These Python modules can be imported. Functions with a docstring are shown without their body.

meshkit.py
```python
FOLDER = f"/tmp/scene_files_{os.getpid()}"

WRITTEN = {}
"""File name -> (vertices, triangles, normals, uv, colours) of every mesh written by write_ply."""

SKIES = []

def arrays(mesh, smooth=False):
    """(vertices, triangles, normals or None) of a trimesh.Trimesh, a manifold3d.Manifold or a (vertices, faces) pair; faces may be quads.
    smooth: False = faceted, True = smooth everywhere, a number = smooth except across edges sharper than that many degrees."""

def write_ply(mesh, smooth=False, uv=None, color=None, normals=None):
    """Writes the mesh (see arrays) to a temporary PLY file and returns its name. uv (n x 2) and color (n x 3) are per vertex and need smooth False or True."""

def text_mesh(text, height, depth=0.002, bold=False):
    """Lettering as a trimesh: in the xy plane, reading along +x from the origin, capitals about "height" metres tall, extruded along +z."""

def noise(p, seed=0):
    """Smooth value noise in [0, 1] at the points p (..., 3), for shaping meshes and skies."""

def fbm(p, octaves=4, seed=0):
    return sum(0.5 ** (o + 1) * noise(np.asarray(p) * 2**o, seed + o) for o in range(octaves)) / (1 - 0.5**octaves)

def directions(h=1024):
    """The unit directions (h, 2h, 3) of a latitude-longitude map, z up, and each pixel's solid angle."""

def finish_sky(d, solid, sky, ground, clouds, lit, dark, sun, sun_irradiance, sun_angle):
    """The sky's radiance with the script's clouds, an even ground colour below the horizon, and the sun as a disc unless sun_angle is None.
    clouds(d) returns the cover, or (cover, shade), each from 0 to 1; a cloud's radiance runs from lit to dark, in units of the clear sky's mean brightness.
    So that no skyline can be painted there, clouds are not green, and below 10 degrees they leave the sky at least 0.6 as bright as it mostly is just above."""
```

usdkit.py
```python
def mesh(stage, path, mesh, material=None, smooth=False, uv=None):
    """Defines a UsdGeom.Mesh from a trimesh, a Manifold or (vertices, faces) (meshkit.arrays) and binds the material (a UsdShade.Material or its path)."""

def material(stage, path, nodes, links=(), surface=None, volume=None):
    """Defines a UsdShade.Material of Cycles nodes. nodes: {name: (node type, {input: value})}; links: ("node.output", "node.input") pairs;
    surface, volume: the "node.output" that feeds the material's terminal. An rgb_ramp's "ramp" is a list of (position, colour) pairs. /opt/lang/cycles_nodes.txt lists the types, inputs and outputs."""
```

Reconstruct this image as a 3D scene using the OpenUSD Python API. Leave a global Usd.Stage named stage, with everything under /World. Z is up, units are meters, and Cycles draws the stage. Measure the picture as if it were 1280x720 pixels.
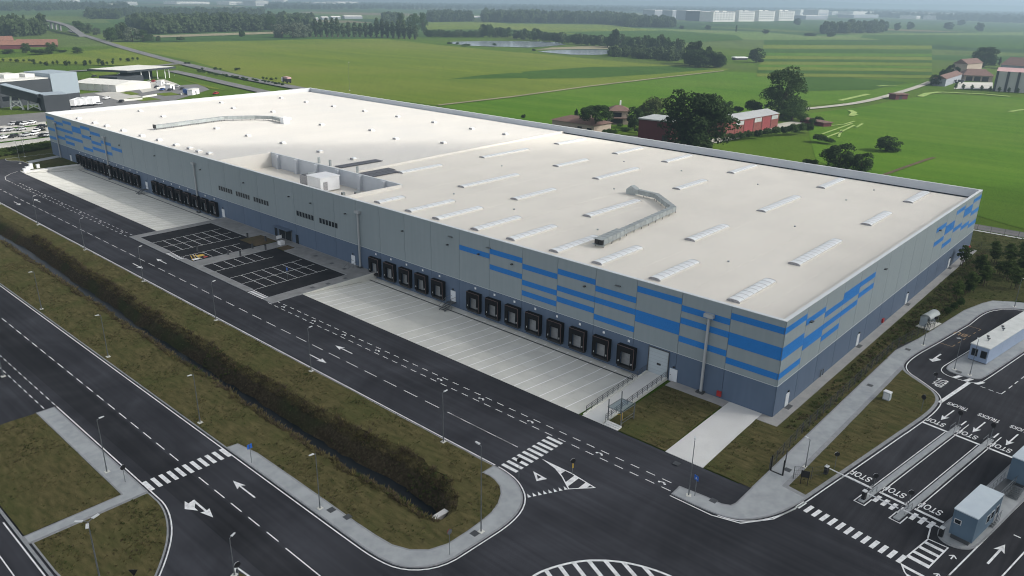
import math, random
import numpy as np, trimesh
from pxr import Usd, UsdGeom, UsdLux, UsdShade, Gf, Sdf, Vt
from shapely.geometry import Polygon, LineString, Point, box as sbox
from shapely.ops import unary_union
import usdkit, meshkit

rng = np.random.default_rng(7)
random.seed(7)
stage = Usd.Stage.CreateInMemory()
UsdGeom.Xform.Define(stage, '/World')
UsdGeom.Scope.Define(stage, '/World/Looks')

# ------------------------------------------------------------------ camera (world: x = depth of the warehouse, y = along its dock front, z up)
EYE = np.array([-98.019, -36.526, 55.541]); FPX = 964.85
YAW, PITCH, ROLL = 0.72481, 0.35714, 0.017629
_f = np.array([math.cos(YAW)*math.cos(PITCH), math.sin(YAW)*math.cos(PITCH), -math.sin(PITCH)])
_r = np.array([math.sin(YAW), -math.cos(YAW), 0.0]); _u = np.cross(_r, _f)
RIGHT = math.cos(ROLL)*_r + math.sin(ROLL)*_u; UP = -math.sin(ROLL)*_r + math.cos(ROLL)*_u; FWD = _f
cam = UsdGeom.Camera.Define(stage, '/World/camera')
cam.CreateHorizontalApertureAttr(36.0); cam.CreateVerticalApertureAttr(20.25)
cam.CreateFocalLengthAttr(36.0*FPX/1280.0); cam.CreateClippingRangeAttr(Gf.Vec2f(1.0, 60000.0))
M4 = np.eye(4); M4[0, :3] = RIGHT; M4[1, :3] = UP; M4[2, :3] = -FWD; M4[3, :3] = EYE
cam.AddTransformOp().Set(Gf.Matrix4d(*M4.ravel().tolist()))
cam.CreateExposureAttr(0.12)

# ------------------------------------------------------------------ daylight
SUN = np.array([0.76, -1.30, 1.0]); SUN /= np.linalg.norm(SUN)
SKY_STRENGTH, SUN_POWER = 0.135, 1.05
sun = UsdLux.DistantLight.Define(stage, '/World/sun')
sun.CreateIntensityAttr(SUN_POWER); sun.CreateAngleAttr(0.5); sun.CreateNormalizeAttr(True); sun.CreateColorAttr(Gf.Vec3f(1.0, 0.95, 0.87))
zc = SUN; xc = np.cross([0, 0, 1.0], zc); xc /= np.linalg.norm(xc); yc = np.cross(zc, xc)
R4 = np.eye(4); R4[0, :3] = xc; R4[1, :3] = yc; R4[2, :3] = zc
sun.AddTransformOp().Set(Gf.Matrix4d(*R4.ravel().tolist()))
skymat = usdkit.material(stage, '/World/Looks/sky', {
    's': ('sky_texture', {'sky_type': 'single_scattering', 'sun_disc': False, 'sun_elevation': math.asin(SUN[2]), 'sun_rotation': math.atan2(SUN[0], SUN[1]), 'altitude': 100.0, 'air_density': 1.0, 'aerosol_density': 3.0, 'ozone_density': 1.0}),
    'h': ('hsv', {'saturation': 0.22, 'value': 1.0}), 't': ('texture_coordinate', {}), 'n': ('noise_texture', {'scale': 3.2, 'detail': 6.0, 'roughness': 0.6}),
    'c': ('map_range', {'from_min': 0.42, 'from_max': 0.62, 'to_min': 1.0, 'to_max': 1.7, 'clamp': True}), 'k': ('mix', {'mix_type': 'multiply', 'fac': 1.0}),
    'b': ('background_shader', {'strength': SKY_STRENGTH})},
    [('s.color', 'h.color'), ('t.generated', 'n.vector'), ('n.fac', 'c.value'), ('h.color', 'k.color1'), ('c.result', 'k.color2'), ('k.color', 'b.color')], surface='b.background')
dome = UsdLux.DomeLight.Define(stage, '/World/sky')
dome.CreateIntensityAttr(1.0)
UsdShade.MaterialBindingAPI.Apply(dome.GetPrim()).Bind(skymat)

# ------------------------------------------------------------------ helpers
def proj(X):
    q = np.asarray(X, float) - EYE
    d = q @ FWD
    return np.stack([640 + FPX*(q @ RIGHT)/d, 360 - FPX*(q @ UP)/d], -1)
def ray(u, v):
    return FWD + RIGHT*(u-640)/FPX - UP*(v-360)/FPX
def G(u, v, z=0.0):
    'ground point (at height z) seen at a pixel of the 1280 x 720 survey photograph'
    d = ray(u, v); t = (z-EYE[2])/d[2]
    return (EYE + t*d)[:2]
def Gs(pts, z=0.0): return [tuple(G(u, v, z)) for u, v in pts]
def rise(xy, v):
    'height above ground at xy that reaches image row v'
    a, b = 0.0, 120.0
    for _ in range(40):
        m = (a+b)/2
        if proj([xy[0], xy[1], m])[1] > v: a = m
        else: b = m
    return a
def mpp(xy):
    'metres per survey pixel at xy'
    return np.linalg.norm(np.array([xy[0], xy[1], 0])-EYE)/FPX

_used = {}
def path(name, parent=None):
    base = parent.GetPath().pathString if parent is not None else '/World'
    k = (base, name); n = _used.get(k, 0); _used[k] = n+1
    return f'{base}/{name}' + (f'_{n:03d}' if n else '')
def tag(p, label=None, cat=None, group=None, kind=None):
    for k, v in (('label', label), ('category', cat), ('group', group), ('kind', kind)):
        if v: p.SetCustomDataByKey(k, v)
    return p
def obj(name, m, mat, parent=None, label=None, cat=None, group=None, kind=None, smooth=False):
    if isinstance(m, MB): m = m.get()
    pr = usdkit.mesh(stage, path(name, parent), m, MAT[mat], smooth=smooth).GetPrim()
    return tag(pr, label, cat, group, kind)
def thing(name, label=None, cat=None, loc=(0, 0, 0), rz=0.0, scale=None, group=None, kind=None, parent=None):
    x = UsdGeom.Xform.Define(stage, path(name, parent))
    if any(loc): x.AddTranslateOp().Set(Gf.Vec3d(*map(float, loc)))
    if rz: x.AddRotateZOp().Set(float(math.degrees(rz)))
    if scale is not None: x.AddScaleOp().Set(Gf.Vec3f(*[float(s) for s in (scale if np.ndim(scale) else (scale,)*3)]))
    return tag(x.GetPrim(), label, cat, group, kind)
def dup(name, src, label, cat, loc, rz=0.0, scale=None, group=None):
    p = thing(name, label, cat, loc, rz, scale, group)
    p.GetReferences().AddInternalReference(src.GetPath()); p.SetInstanceable(True)
    return p
UsdGeom.Scope.Define(stage, '/World/Looks')
def proto(name):
    'a class prim that copies refer to'
    p = stage.CreateClassPrim('/_class_' + name)
    return p

class MB:
    'collects boxes, prisms and tubes into one mesh'
    def __init__(s): s.v, s.f, s.n = [], [], 0
    def add(s, v, f):
        v = np.asarray(v, float); f = np.asarray(f, int)
        if f.shape[1] == 4: f = np.vstack([f[:, [0, 1, 2]], f[:, [0, 2, 3]]])
        s.v.append(v); s.f.append(f+s.n); s.n += len(v); return s
    def tm(s, m, T=None):
        v = np.array(m.vertices)
        if T is not None: v = v @ T[:3, :3].T + T[:3, 3]
        return s.add(v, m.faces)
    def box(s, x0, y0, z0, x1, y1, z1):
        v = [(x0, y0, z0), (x1, y0, z0), (x1, y1, z0), (x0, y1, z0), (x0, y0, z1), (x1, y0, z1), (x1, y1, z1), (x0, y1, z1)]
        return s.add(v, BOXF)
    def obox(s, c, l, w, h, rz=0.0):
        'box with base centre c, length l along rz, width w, height h'
        co, si = math.cos(rz), math.sin(rz); v = []
        for z in (0, h):
            for a, b in ((-l/2, -w/2), (l/2, -w/2), (l/2, w/2), (-l/2, w/2)):
                v.append((c[0]+a*co-b*si, c[1]+a*si+b*co, c[2]+z))
        return s.add(v, BOXF)
    def bar(s, a, b, w, h=None):
        'square bar from a to b'
        a, b = np.asarray(a, float), np.asarray(b, float); h = h or w
        d = b-a; L = np.linalg.norm(d); d /= L
        n = np.cross(d, [0, 0, 1.0]); n = np.array([1.0, 0, 0]) if np.linalg.norm(n) < 1e-3 else n/np.linalg.norm(n)
        m = np.cross(n, d); v = []
        for p in (a, b):
            for i, j in ((-1, -1), (1, -1), (1, 1), (-1, 1)): v.append(p+n*i*w/2+m*j*h/2)
        return s.add(v, BOXF)
    def tube(s, pts, r, sides=8, cap=True):
        p = np.asarray(pts, float); r = np.broadcast_to(r, (len(p),))
        t = np.gradient(p, axis=0); t /= np.linalg.norm(t, axis=1, keepdims=True)
        a = np.cross(t, np.where(np.abs(t[:, 2:]) < 0.9, [0, 0, 1.0], [1.0, 0, 0])); a /= np.linalg.norm(a, axis=1, keepdims=True)
        b = np.cross(t, a); ang = np.arange(sides)*2*math.pi/sides
        v = p[:, None]+r[:, None, None]*(np.cos(ang)[None, :, None]*a[:, None]+np.sin(ang)[None, :, None]*b[:, None])
        F = []
        for i in range(len(p)-1):
            for j in range(sides):
                q = [i*sides+j, i*sides+(j+1) % sides, (i+1)*sides+(j+1) % sides, (i+1)*sides+j]; F += [[q[0], q[1], q[2]], [q[0], q[2], q[3]]]
        if cap:
            for j in range(1, sides-1):
                F.append([0, j+1, j]); k = (len(p)-1)*sides; F.append([k, k+j, k+j+1])
        return s.add(v.reshape(-1, 3), F)
    def quad(s, *p): return s.add(p, [[0, 1, 2], [0, 2, 3]] if len(p) == 4 else [[0, 1, 2]])
    def prism(s, poly, z0, z1, bottom=False):
        'polygon extruded from z0 to z1'
        poly = poly if hasattr(poly, 'geom_type') else Polygon(poly)
        for g in getattr(poly, 'geoms', [poly]):
            if g.is_empty or g.area < 1e-6: continue
            v, f = trimesh.creation.triangulate_polygon(g, engine='earcut')
            v = np.asarray(v); f = np.asarray(f)
            a = np.cross(v[f[:, 1]]-v[f[:, 0]], v[f[:, 2]]-v[f[:, 0]]); f = np.where((a < 0)[:, None], f[:, ::-1], f)
            s.add(np.c_[v, np.full(len(v), z1)], f)
            if bottom: s.add(np.c_[v, np.full(len(v), z0)], f[:, ::-1])
            if z1-z0 > 1e-6:
                for ring, sgn in [(g.exterior, 1)]+[(i, -1) for i in g.interiors]:
                    c = np.array(ring.coords)[:-1]
                    if (ring.is_ccw) != (sgn > 0): c = c[::-1]
                    n = len(c); V = np.vstack([np.c_[c, np.full(n, z0)], np.c_[c, np.full(n, z1)]])
                    i = np.arange(n); j = (i+1) % n
                    s.add(V, np.c_[i, j, j+n, i+n])
        return s
    def sheet(s, poly, z): return s.prism(poly, z, z)
    def get(s):
        return trimesh.Trimesh(np.vstack(s.v), np.vstack(s.f), process=False)
BOXF = [[0, 3, 2], [0, 2, 1], [4, 5, 6], [4, 6, 7], [0, 1, 5], [0, 5, 4], [1, 2, 6], [1, 6, 5], [2, 3, 7], [2, 7, 6], [3, 0, 4], [3, 4, 7]]
def strip(pts, w):
    return LineString(pts).buffer(w/2, cap_style=2, join_style=1)
def rot(p, a):
    c, s = math.cos(a), math.sin(a); p = np.asarray(p, float)
    return np.stack([p[..., 0]*c-p[..., 1]*s, p[..., 0]*s+p[..., 1]*c], -1)

# ------------------------------------------------------------------ materials
MAT = {}
def mat(name, c1, c2=None, scale=1.0, rough=0.85, detail=5.0, stretch=(1, 1, 1), c3=None, scale3=0.05, amt3=0.5, bump=0.0, bscale=None, bdist=0.05, metal=0.0, vary=0.0, lo=0.35, hi=0.65, obj_space=False, ior=None):
    ior = ior or (1.08 if rough >= 0.95 else 1.25 if rough >= 0.85 else 1.45)
    N = {'p': ('principled_bsdf', {'roughness': rough, 'metallic': metal, 'ior': ior, 'base_color': c1})}; L = []
    N['g'] = ('geometry', {}) if not obj_space else ('texture_coordinate', {})
    src = 'g.position' if not obj_space else 'g.object'
    col = None
    if c2 is not None:
        N['m'] = ('mapping', {'scale': stretch}); L.append((src, 'm.vector'))
        N['n'] = ('noise_texture', {'scale': scale, 'detail': detail, 'roughness': 0.6}); L.append(('m.vector', 'n.vector'))
        N['r'] = ('rgb_ramp', {'ramp': [(0.0, c1), (lo, c1), (hi, c2), (1.0, c2)]}); L.append(('n.fac', 'r.fac')); col = 'r.color'
    if c3 is not None:
        N['n3'] = ('noise_texture', {'scale': scale3, 'detail': 4.0, 'roughness': 0.55}); L.append((src, 'n3.vector'))
        N['f3'] = ('map_range', {'from_min': 0.45, 'from_max': 0.68, 'to_min': 0.0, 'to_max': amt3, 'clamp': True}); L.append(('n3.fac', 'f3.value'))
        N['x3'] = ('mix', {'color1': c1, 'color2': c3}); L.append(('f3.result', 'x3.fac'))
        if col: L.append((col, 'x3.color1'))
        col = 'x3.color'
    if vary:
        N['oi'] = ('object_info', {}); N['vr'] = ('map_range', {'from_min': 0.0, 'from_max': 1.0, 'to_min': 1-vary, 'to_max': 1+vary}); L.append(('oi.random', 'vr.value'))
        N['hv'] = ('hsv', {'color': c1}); L.append(('vr.result', 'hv.value'))
        if col: L.append((col, 'hv.color'))
        col = 'hv.color'
    if col: L.append((col, 'p.base_color'))
    if bump:
        N['bn'] = ('noise_texture', {'scale': bscale or scale*3, 'detail': 6.0, 'roughness': 0.65}); L.append((src, 'bn.vector'))
        N['bp'] = ('bump', {'strength': bump, 'distance': bdist}); L += [('bn.fac', 'bp.height'), ('bp.normal', 'p.normal')]
    MAT[name] = usdkit.material(stage, f'/World/Looks/{name}', N, L, surface='p.BSDF')
def leafmat(name, c1, c2, trans=0.3, scale=0.5, vary=0.25):
    N = {'g': ('geometry', {}), 'n': ('noise_texture', {'scale': scale, 'detail': 3.0}), 'r': ('rgb_ramp', {'ramp': [(0.3, c1), (0.7, c2)]}),
         'oi': ('object_info', {}), 'vr': ('map_range', {'from_min': 0.0, 'from_max': 1.0, 'to_min': 1-vary, 'to_max': 1+vary}), 'hv': ('hsv', {}),
         'p': ('principled_bsdf', {'roughness': 0.85, 'ior': 1.15}), 't': ('translucent_bsdf', {}), 'm': ('mix_closure', {'fac': trans})}
    L = [('g.position', 'n.vector'), ('n.fac', 'r.fac'), ('oi.random', 'vr.value'), ('vr.result', 'hv.value'), ('r.color', 'hv.color'), ('hv.color', 'p.base_color'), ('hv.color', 't.color'), ('p.BSDF', 'm.closure1'), ('t.BSDF', 'm.closure2')]
    MAT[name] = usdkit.material(stage, f'/World/Looks/{name}', N, L, surface='m.closure')
def asphaltmat(name, base, along):
    st = (1.6, 0.035, 1) if along == 'y' else (0.05, 1.6, 1)
    N = {'g': ('geometry', {}), 'm': ('mapping', {'scale': st}), 's': ('noise_texture', {'scale': 0.75, 'detail': 4.0, 'roughness': 0.55}), 'q': ('noise_texture', {'scale': 0.055, 'detail': 5.0, 'roughness': 0.6, 'distortion': 0.8}),
         'f': ('noise_texture', {'scale': 9.0, 'detail': 3.0}), 'm2': ('mapping', {'scale': (0.30, 0.30, 1), 'rotation': (0, 0, 0.6)}), 'w': ('wave_texture', {'wave_type': 'rings', 'scale': 0.05, 'distortion': 9.0, 'detail': 3.0, 'detail_scale': 0.8}),
         'r': ('rgb_ramp', {'ramp': [(0.30, tuple(0.80*c for c in base)), (0.72, tuple(1.18*c for c in base))]}),
         'k': ('map_range', {'from_min': 0.40, 'from_max': 0.70, 'to_min': 0.86, 'to_max': 1.42, 'clamp': True}), 'k2': ('map_range', {'from_min': 0.3, 'from_max': 0.7, 'to_min': 0.88, 'to_max': 1.12, 'clamp': True}), 'k3': ('map_range', {'from_min': 0.80, 'from_max': 1.0, 'to_min': 1.0, 'to_max': 1.13, 'clamp': True}),
         'h': ('hsv', {}), 'a': ('math', {'math_type': 'multiply'}), 'a2': ('math', {'math_type': 'multiply'}), 'b': ('bump', {'strength': 0.25, 'distance': 0.01}), 'p': ('principled_bsdf', {'roughness': 0.95, 'ior': 1.12})}
    L = [('g.position', 'm.vector'), ('m.vector', 's.vector'), ('g.position', 'q.vector'), ('g.position', 'f.vector'), ('g.position', 'm2.vector'), ('m2.vector', 'w.vector'), ('s.fac', 'r.fac'), ('q.fac', 'k.value'), ('f.fac', 'k2.value'), ('w.fac', 'k3.value'), ('k.result', 'a.value1'), ('k2.result', 'a.value2'), ('a.value', 'a2.value1'), ('k3.result', 'a2.value2'), ('a2.value', 'h.value'), ('r.color', 'h.color'), ('h.color', 'p.base_color'), ('f.fac', 'b.height'), ('b.normal', 'p.normal')]
    MAT[name] = usdkit.material(stage, f'/World/Looks/{name}', N, L, surface='p.BSDF')
asphaltmat('asphalt', (0.041, 0.0425, 0.049), 'y'); asphaltmat('asphalt_gate', (0.040, 0.041, 0.046), 'x')
mat('asphalt_dark', (0.021, 0.022, 0.025), (0.030, 0.031, 0.034), scale=0.4, rough=0.95, ior=1.12, bump=0.25, bscale=14.0, bdist=0.01)
mat('bay_white', (0.90, 0.90, 0.89), rough=0.6)
asphaltmat('tarmac_new', (0.030, 0.031, 0.035), 'y')
mat('asphalt_old', (0.13, 0.13, 0.13), (0.17, 0.165, 0.16), scale=0.12, rough=0.9)
mat('paint', (0.80, 0.81, 0.81), (0.50, 0.51, 0.51), scale=1.6, rough=0.6, detail=9, lo=0.45, hi=0.75)
mat('paint_yellow', (0.62, 0.42, 0.05), (0.5, 0.33, 0.05), scale=3.0, rough=0.6)
mat('paint_orange', (0.42, 0.27, 0.12), (0.2, 0.14, 0.08), scale=3.0, rough=0.7)
mat('paint_red', (0.45, 0.06, 0.05), rough=0.6)
mat('paving', (0.30, 0.32, 0.33), (0.35, 0.37, 0.38), scale=0.9, rough=0.85, c3=(0.42, 0.44, 0.45), scale3=0.35, amt3=0.55, bump=0.15, bscale=10.0, bdist=0.01)
mat('paving_old', (0.20, 0.205, 0.205), (0.26, 0.265, 0.265), scale=0.6, rough=0.88, c3=(0.16, 0.165, 0.165), scale3=0.2, amt3=0.5, bump=0.15, bscale=8.0, bdist=0.01)
mat('kerb', (0.30, 0.31, 0.32), (0.24, 0.25, 0.26), scale=1.5, rough=0.85)
mat('concrete', (0.60, 0.60, 0.55), (0.65, 0.65, 0.60), scale=0.35, rough=0.9, vary=0.035, c3=(0.50, 0.50, 0.475), scale3=0.12, amt3=0.45, bump=0.1, bscale=8.0, bdist=0.01)
mat('concrete_light', (0.62, 0.62, 0.60), (0.68, 0.68, 0.66), scale=0.4, rough=0.85, c3=(0.54, 0.54, 0.53), scale3=0.2, amt3=0.4, bump=0.1, bscale=8.0, bdist=0.01)
mat('apron', (0.36, 0.355, 0.34), (0.30, 0.30, 0.295), scale=0.5, rough=0.9)
mat('wall_grey', (0.225, 0.268, 0.284), (0.242, 0.284, 0.299), scale=1.3, stretch=(1, 1, 0.06), rough=0.55, vary=0.02, bump=0.02, bscale=2.0)
mat('wall_blue', (0.074, 0.110, 0.168), (0.083, 0.119, 0.180), scale=1.3, stretch=(1, 1, 0.08), rough=0.55, vary=0.02)
mat('blue_strip', (0.008, 0.150, 0.45), (0.009, 0.158, 0.47), scale=0.3, rough=0.5, vary=0.03)
mat('wall_core', (0.05, 0.06, 0.07), rough=0.9)
mat('coping', (0.62, 0.65, 0.66), rough=0.45)
mat('parapet', (0.44, 0.47, 0.51), (0.48, 0.51, 0.55), scale=0.2, rough=0.6)
mat('roof', (0.70, 0.665, 0.595), (0.73, 0.695, 0.625), scale=0.06, rough=0.8, stretch=(0.5, 2.0, 1), c3=(0.62, 0.59, 0.535), scale3=0.07, amt3=0.45, bump=0.03, bscale=0.8, bdist=0.05)
mat('roof_white', (0.66, 0.637, 0.592), (0.62, 0.60, 0.56), scale=0.05, rough=0.8, stretch=(0.5, 2.0, 1), c3=(0.56, 0.555, 0.535), scale3=0.03, amt3=0.5)
mat('vault', (0.72, 0.75, 0.76), (0.78, 0.80, 0.805), scale=0.8, rough=0.35)
mat('rib', (0.50, 0.52, 0.53), rough=0.6)
mat('cap_grey', (0.26, 0.26, 0.27), (0.36, 0.36, 0.37), scale=3.0, rough=0.6)
mat('zinc', (0.37, 0.40, 0.40), (0.29, 0.32, 0.32), scale=1.0, rough=0.45, vary=0.1, metal=0.25)
mat('dark', (0.012, 0.012, 0.013), rough=0.6)
mat('rubber', (0.009, 0.009, 0.010), (0.014, 0.014, 0.015), scale=3.0, rough=0.9, ior=1.15)
mat('dock_trim', (0.13, 0.085, 0.08), rough=0.6)
mat('door_white', (0.60, 0.63, 0.66), rough=0.45)
mat('door_grey', (0.30, 0.31, 0.32), (0.24, 0.25, 0.26), scale=2.0, rough=0.5, vary=0.18)
mat('gate_grey', (0.36, 0.41, 0.44), (0.38, 0.43, 0.46), scale=0.5, rough=0.5)
mat('glass_dark', (0.012, 0.015, 0.018), rough=0.2, ior=1.25)
mat('steel', (0.17, 0.185, 0.195), (0.14, 0.155, 0.165), scale=3.0, rough=0.4, metal=0.5)
mat('steel_dark', (0.06, 0.065, 0.07), rough=0.5, metal=0.2)
mat('lamp_pale', (0.55, 0.57, 0.58), rough=0.4)
mat('pipe_grey', (0.36, 0.38, 0.39), rough=0.4)
mat('black', (0.008, 0.008, 0.009), rough=0.5)
mat('sign_blue', (0.02, 0.12, 0.50), rough=0.4)
mat('red', (0.32, 0.02, 0.02), rough=0.5)
mat('white', (0.74, 0.75, 0.76), (0.68, 0.69, 0.70), scale=0.5, rough=0.5)
mat('cabin_blue', (0.078, 0.125, 0.175), (0.086, 0.135, 0.185), scale=0.5, rough=0.5)
mat('cabin_light', (0.27, 0.34, 0.46), (0.29, 0.36, 0.48), scale=0.4, rough=0.5)
mat('cabin_roof', (0.45, 0.52, 0.57), (0.50, 0.57, 0.61), scale=0.6, rough=0.5)
mat('flat_roof', (0.66, 0.68, 0.66), (0.56, 0.58, 0.56), scale=0.5, rough=0.7)
mat('solar', (0.022, 0.022, 0.032), (0.03, 0.03, 0.04), scale=2.0, rough=0.35)
mat('grass', (0.064, 0.062, 0.024), (0.136, 0.116, 0.054), scale=1.5, stretch=(1.1, 0.32, 1), rough=0.95, detail=9, c3=(0.062, 0.076, 0.024), scale3=0.14, amt3=0.65, bump=0.4, bscale=9.0, bdist=0.12, lo=0.34, hi=0.70)
mat('grass_green', (0.046, 0.056, 0.018), (0.085, 0.092, 0.034), scale=0.9, rough=0.95, detail=9, c3=(0.11, 0.098, 0.048), scale3=0.12, amt3=0.55, bump=0.9, bscale=3.0, bdist=0.35)
mat('bank', (0.036, 0.029, 0.020), (0.066, 0.054, 0.038), scale=0.8, rough=0.95, detail=9, c3=(0.036, 0.048, 0.020), scale3=0.11, amt3=0.55, bump=1.0, bscale=2.2, bdist=0.4)
def bankmat():
    'bank colour: grass tone at the lip, darker brown towards the bottom, ragged border'
    N = {'g': ('geometry', {}), 'z': ('separate_xyz', {}), 'n': ('noise_texture', {'scale': 0.9, 'detail': 6.0, 'roughness': 0.65}), 'm': ('math', {'math_type': 'multiply_add', 'value2': 1.5, 'value3': -0.75}), 'a': ('math', {'math_type': 'add'}),
         'f': ('map_range', {'from_min': -0.95, 'from_max': -0.20, 'to_min': 0.0, 'to_max': 1.0, 'clamp': True}), 'n2': ('noise_texture', {'scale': 2.6, 'detail': 8.0, 'roughness': 0.7}), 'r': ('rgb_ramp', {'ramp': [(0.32, (0.026, 0.022, 0.013)), (0.5, (0.046, 0.038, 0.024)), (0.68, (0.090, 0.074, 0.050))]}),
         'n3': ('noise_texture', {'scale': 0.12, 'detail': 3.0}), 'f3': ('map_range', {'from_min': 0.52, 'from_max': 0.66, 'to_min': 0.0, 'to_max': 0.7, 'clamp': True}), 'x3': ('mix', {'color2': (0.032, 0.046, 0.018)}),
         'rg': ('rgb_ramp', {'ramp': [(0.34, (0.064, 0.062, 0.024)), (0.68, (0.130, 0.112, 0.052))]}), 'x': ('mix', {}), 'bp': ('bump', {'strength': 0.8, 'distance': 0.3}), 'p': ('principled_bsdf', {'roughness': 0.95, 'ior': 1.08})}
    L = [('g.position', 'z.vector'), ('g.position', 'n.vector'), ('g.position', 'n2.vector'), ('g.position', 'n3.vector'), ('n.fac', 'm.value1'), ('z.z', 'a.value1'), ('m.value', 'a.value2'), ('a.value', 'f.value'), ('n2.fac', 'r.fac'), ('n2.fac', 'rg.fac'), ('n3.fac', 'f3.value'), ('f3.result', 'x3.fac'), ('r.color', 'x3.color1'), ('x3.color', 'x.color1'), ('rg.color', 'x.color2'), ('f.result', 'x.fac'), ('x.color', 'p.base_color'), ('n2.fac', 'bp.height'), ('bp.normal', 'p.normal')]
    MAT['ditch_bank'] = usdkit.material(stage, '/World/Looks/ditch_bank', N, L, surface='p.BSDF')
bankmat()
mat('soil', (0.12, 0.09, 0.06), (0.085, 0.07, 0.045), scale=0.7, rough=0.95, c3=(0.06, 0.07, 0.03), scale3=0.2, amt3=0.6, bump=0.6, bscale=3.0, bdist=0.1)
mat('water', (0.007, 0.010, 0.013), (0.010, 0.014, 0.017), scale=0.4, rough=0.22, ior=1.18, bump=0.06, bscale=2.0, bdist=0.03)
mat('pond', (0.17, 0.20, 0.22), rough=0.12, bump=0.05, bscale=0.4, bdist=0.1)  # bright sky reflection is put into the water colour
mat('bark', (0.09, 0.07, 0.05), (0.05, 0.04, 0.03), scale=3.0, rough=0.9)
leafmat('leaf_dark', (0.020, 0.036, 0.013), (0.036, 0.062, 0.020))
leafmat('leaf_mid', (0.028, 0.055, 0.016), (0.05, 0.085, 0.024))
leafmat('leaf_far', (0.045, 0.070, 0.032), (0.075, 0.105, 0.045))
leafmat('leaf_olive', (0.05, 0.07, 0.025), (0.08, 0.10, 0.035))
leafmat('leaf_silver', (0.075, 0.095, 0.065), (0.11, 0.13, 0.09))
leafmat('leaf_young', (0.045, 0.072, 0.018), (0.08, 0.115, 0.03))
leafmat('blade', (0.105, 0.094, 0.036), (0.175, 0.145, 0.068), trans=0.42, scale=0.15, vary=0.35)
leafmat('blade_green', (0.045, 0.062, 0.018), (0.085, 0.105, 0.036), trans=0.25, scale=0.2, vary=0.3)
leafmat('blade_dry', (0.120, 0.094, 0.060), (0.080, 0.064, 0.040), trans=0.35, scale=0.12, vary=0.3)

# ------------------------------------------------------------------ ground, roads, pavements
def chaikin(p, n=2):
    p = np.asarray(p, float)
    for _ in range(n):
        q = [p[0]]
        for a, b in zip(p[:-1], p[1:]): q += [0.75*a+0.25*b, 0.25*a+0.75*b]
        q.append(p[-1]); p = np.array(q)
    return p
S_OUT = [(-57.45, 330), (-57.45, 60)] + [tuple(q) for q in chaikin([(-57.45, 24), (-57.45, 18), (-56.6, 14.4), (-53.6, 11.9), (-48.8, 11.7), (-43.0, 11.5), (-39.2, 12.9), (-37.0, 16.0), (-36.4, 19.0), (-36.4, 20.6)])] + [(-36.4, 330)]
PAV_IN = [tuple(q) for q in chaikin([(-57.45, 48.9), (-55.3, 48.6), (-55.2, 33), (-55.3, 22), (-54.9, 17.0), (-52.2, 14.0), (-46.6, 13.9), (-42.6, 14.4), (-39.4, 16.4), (-38.4, 19.0), (-38.6, 20.6)], 1)]
STRIP = Polygon(S_OUT)
PAVE = Polygon([(-57.45, 48.9)]+[q for q in S_OUT if q[1] < 48 and q[0] > -57.46]+PAV_IN[::-1]).buffer(0)
DN = [(17.4, -49.0), (20, -49.9), (24, -50.0), (55, -49.8), (97, -49.5), (126, -48.8), (168, -48.4), (330, -48.0)]
DF = [(17.4, -46.2), (19, -44.2), (22, -42.4), (28, -41.7), (40, -42.2), (51, -42.8), (90, -42.8), (118, -41.8), (165, -40.5), (330, -40.2)]
dn = lambda y: np.interp(y, [a for a, _ in DN], [b for _, b in DN])
df = lambda y: np.interp(y, [a for a, _ in DF], [b for _, b in DF])
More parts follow.
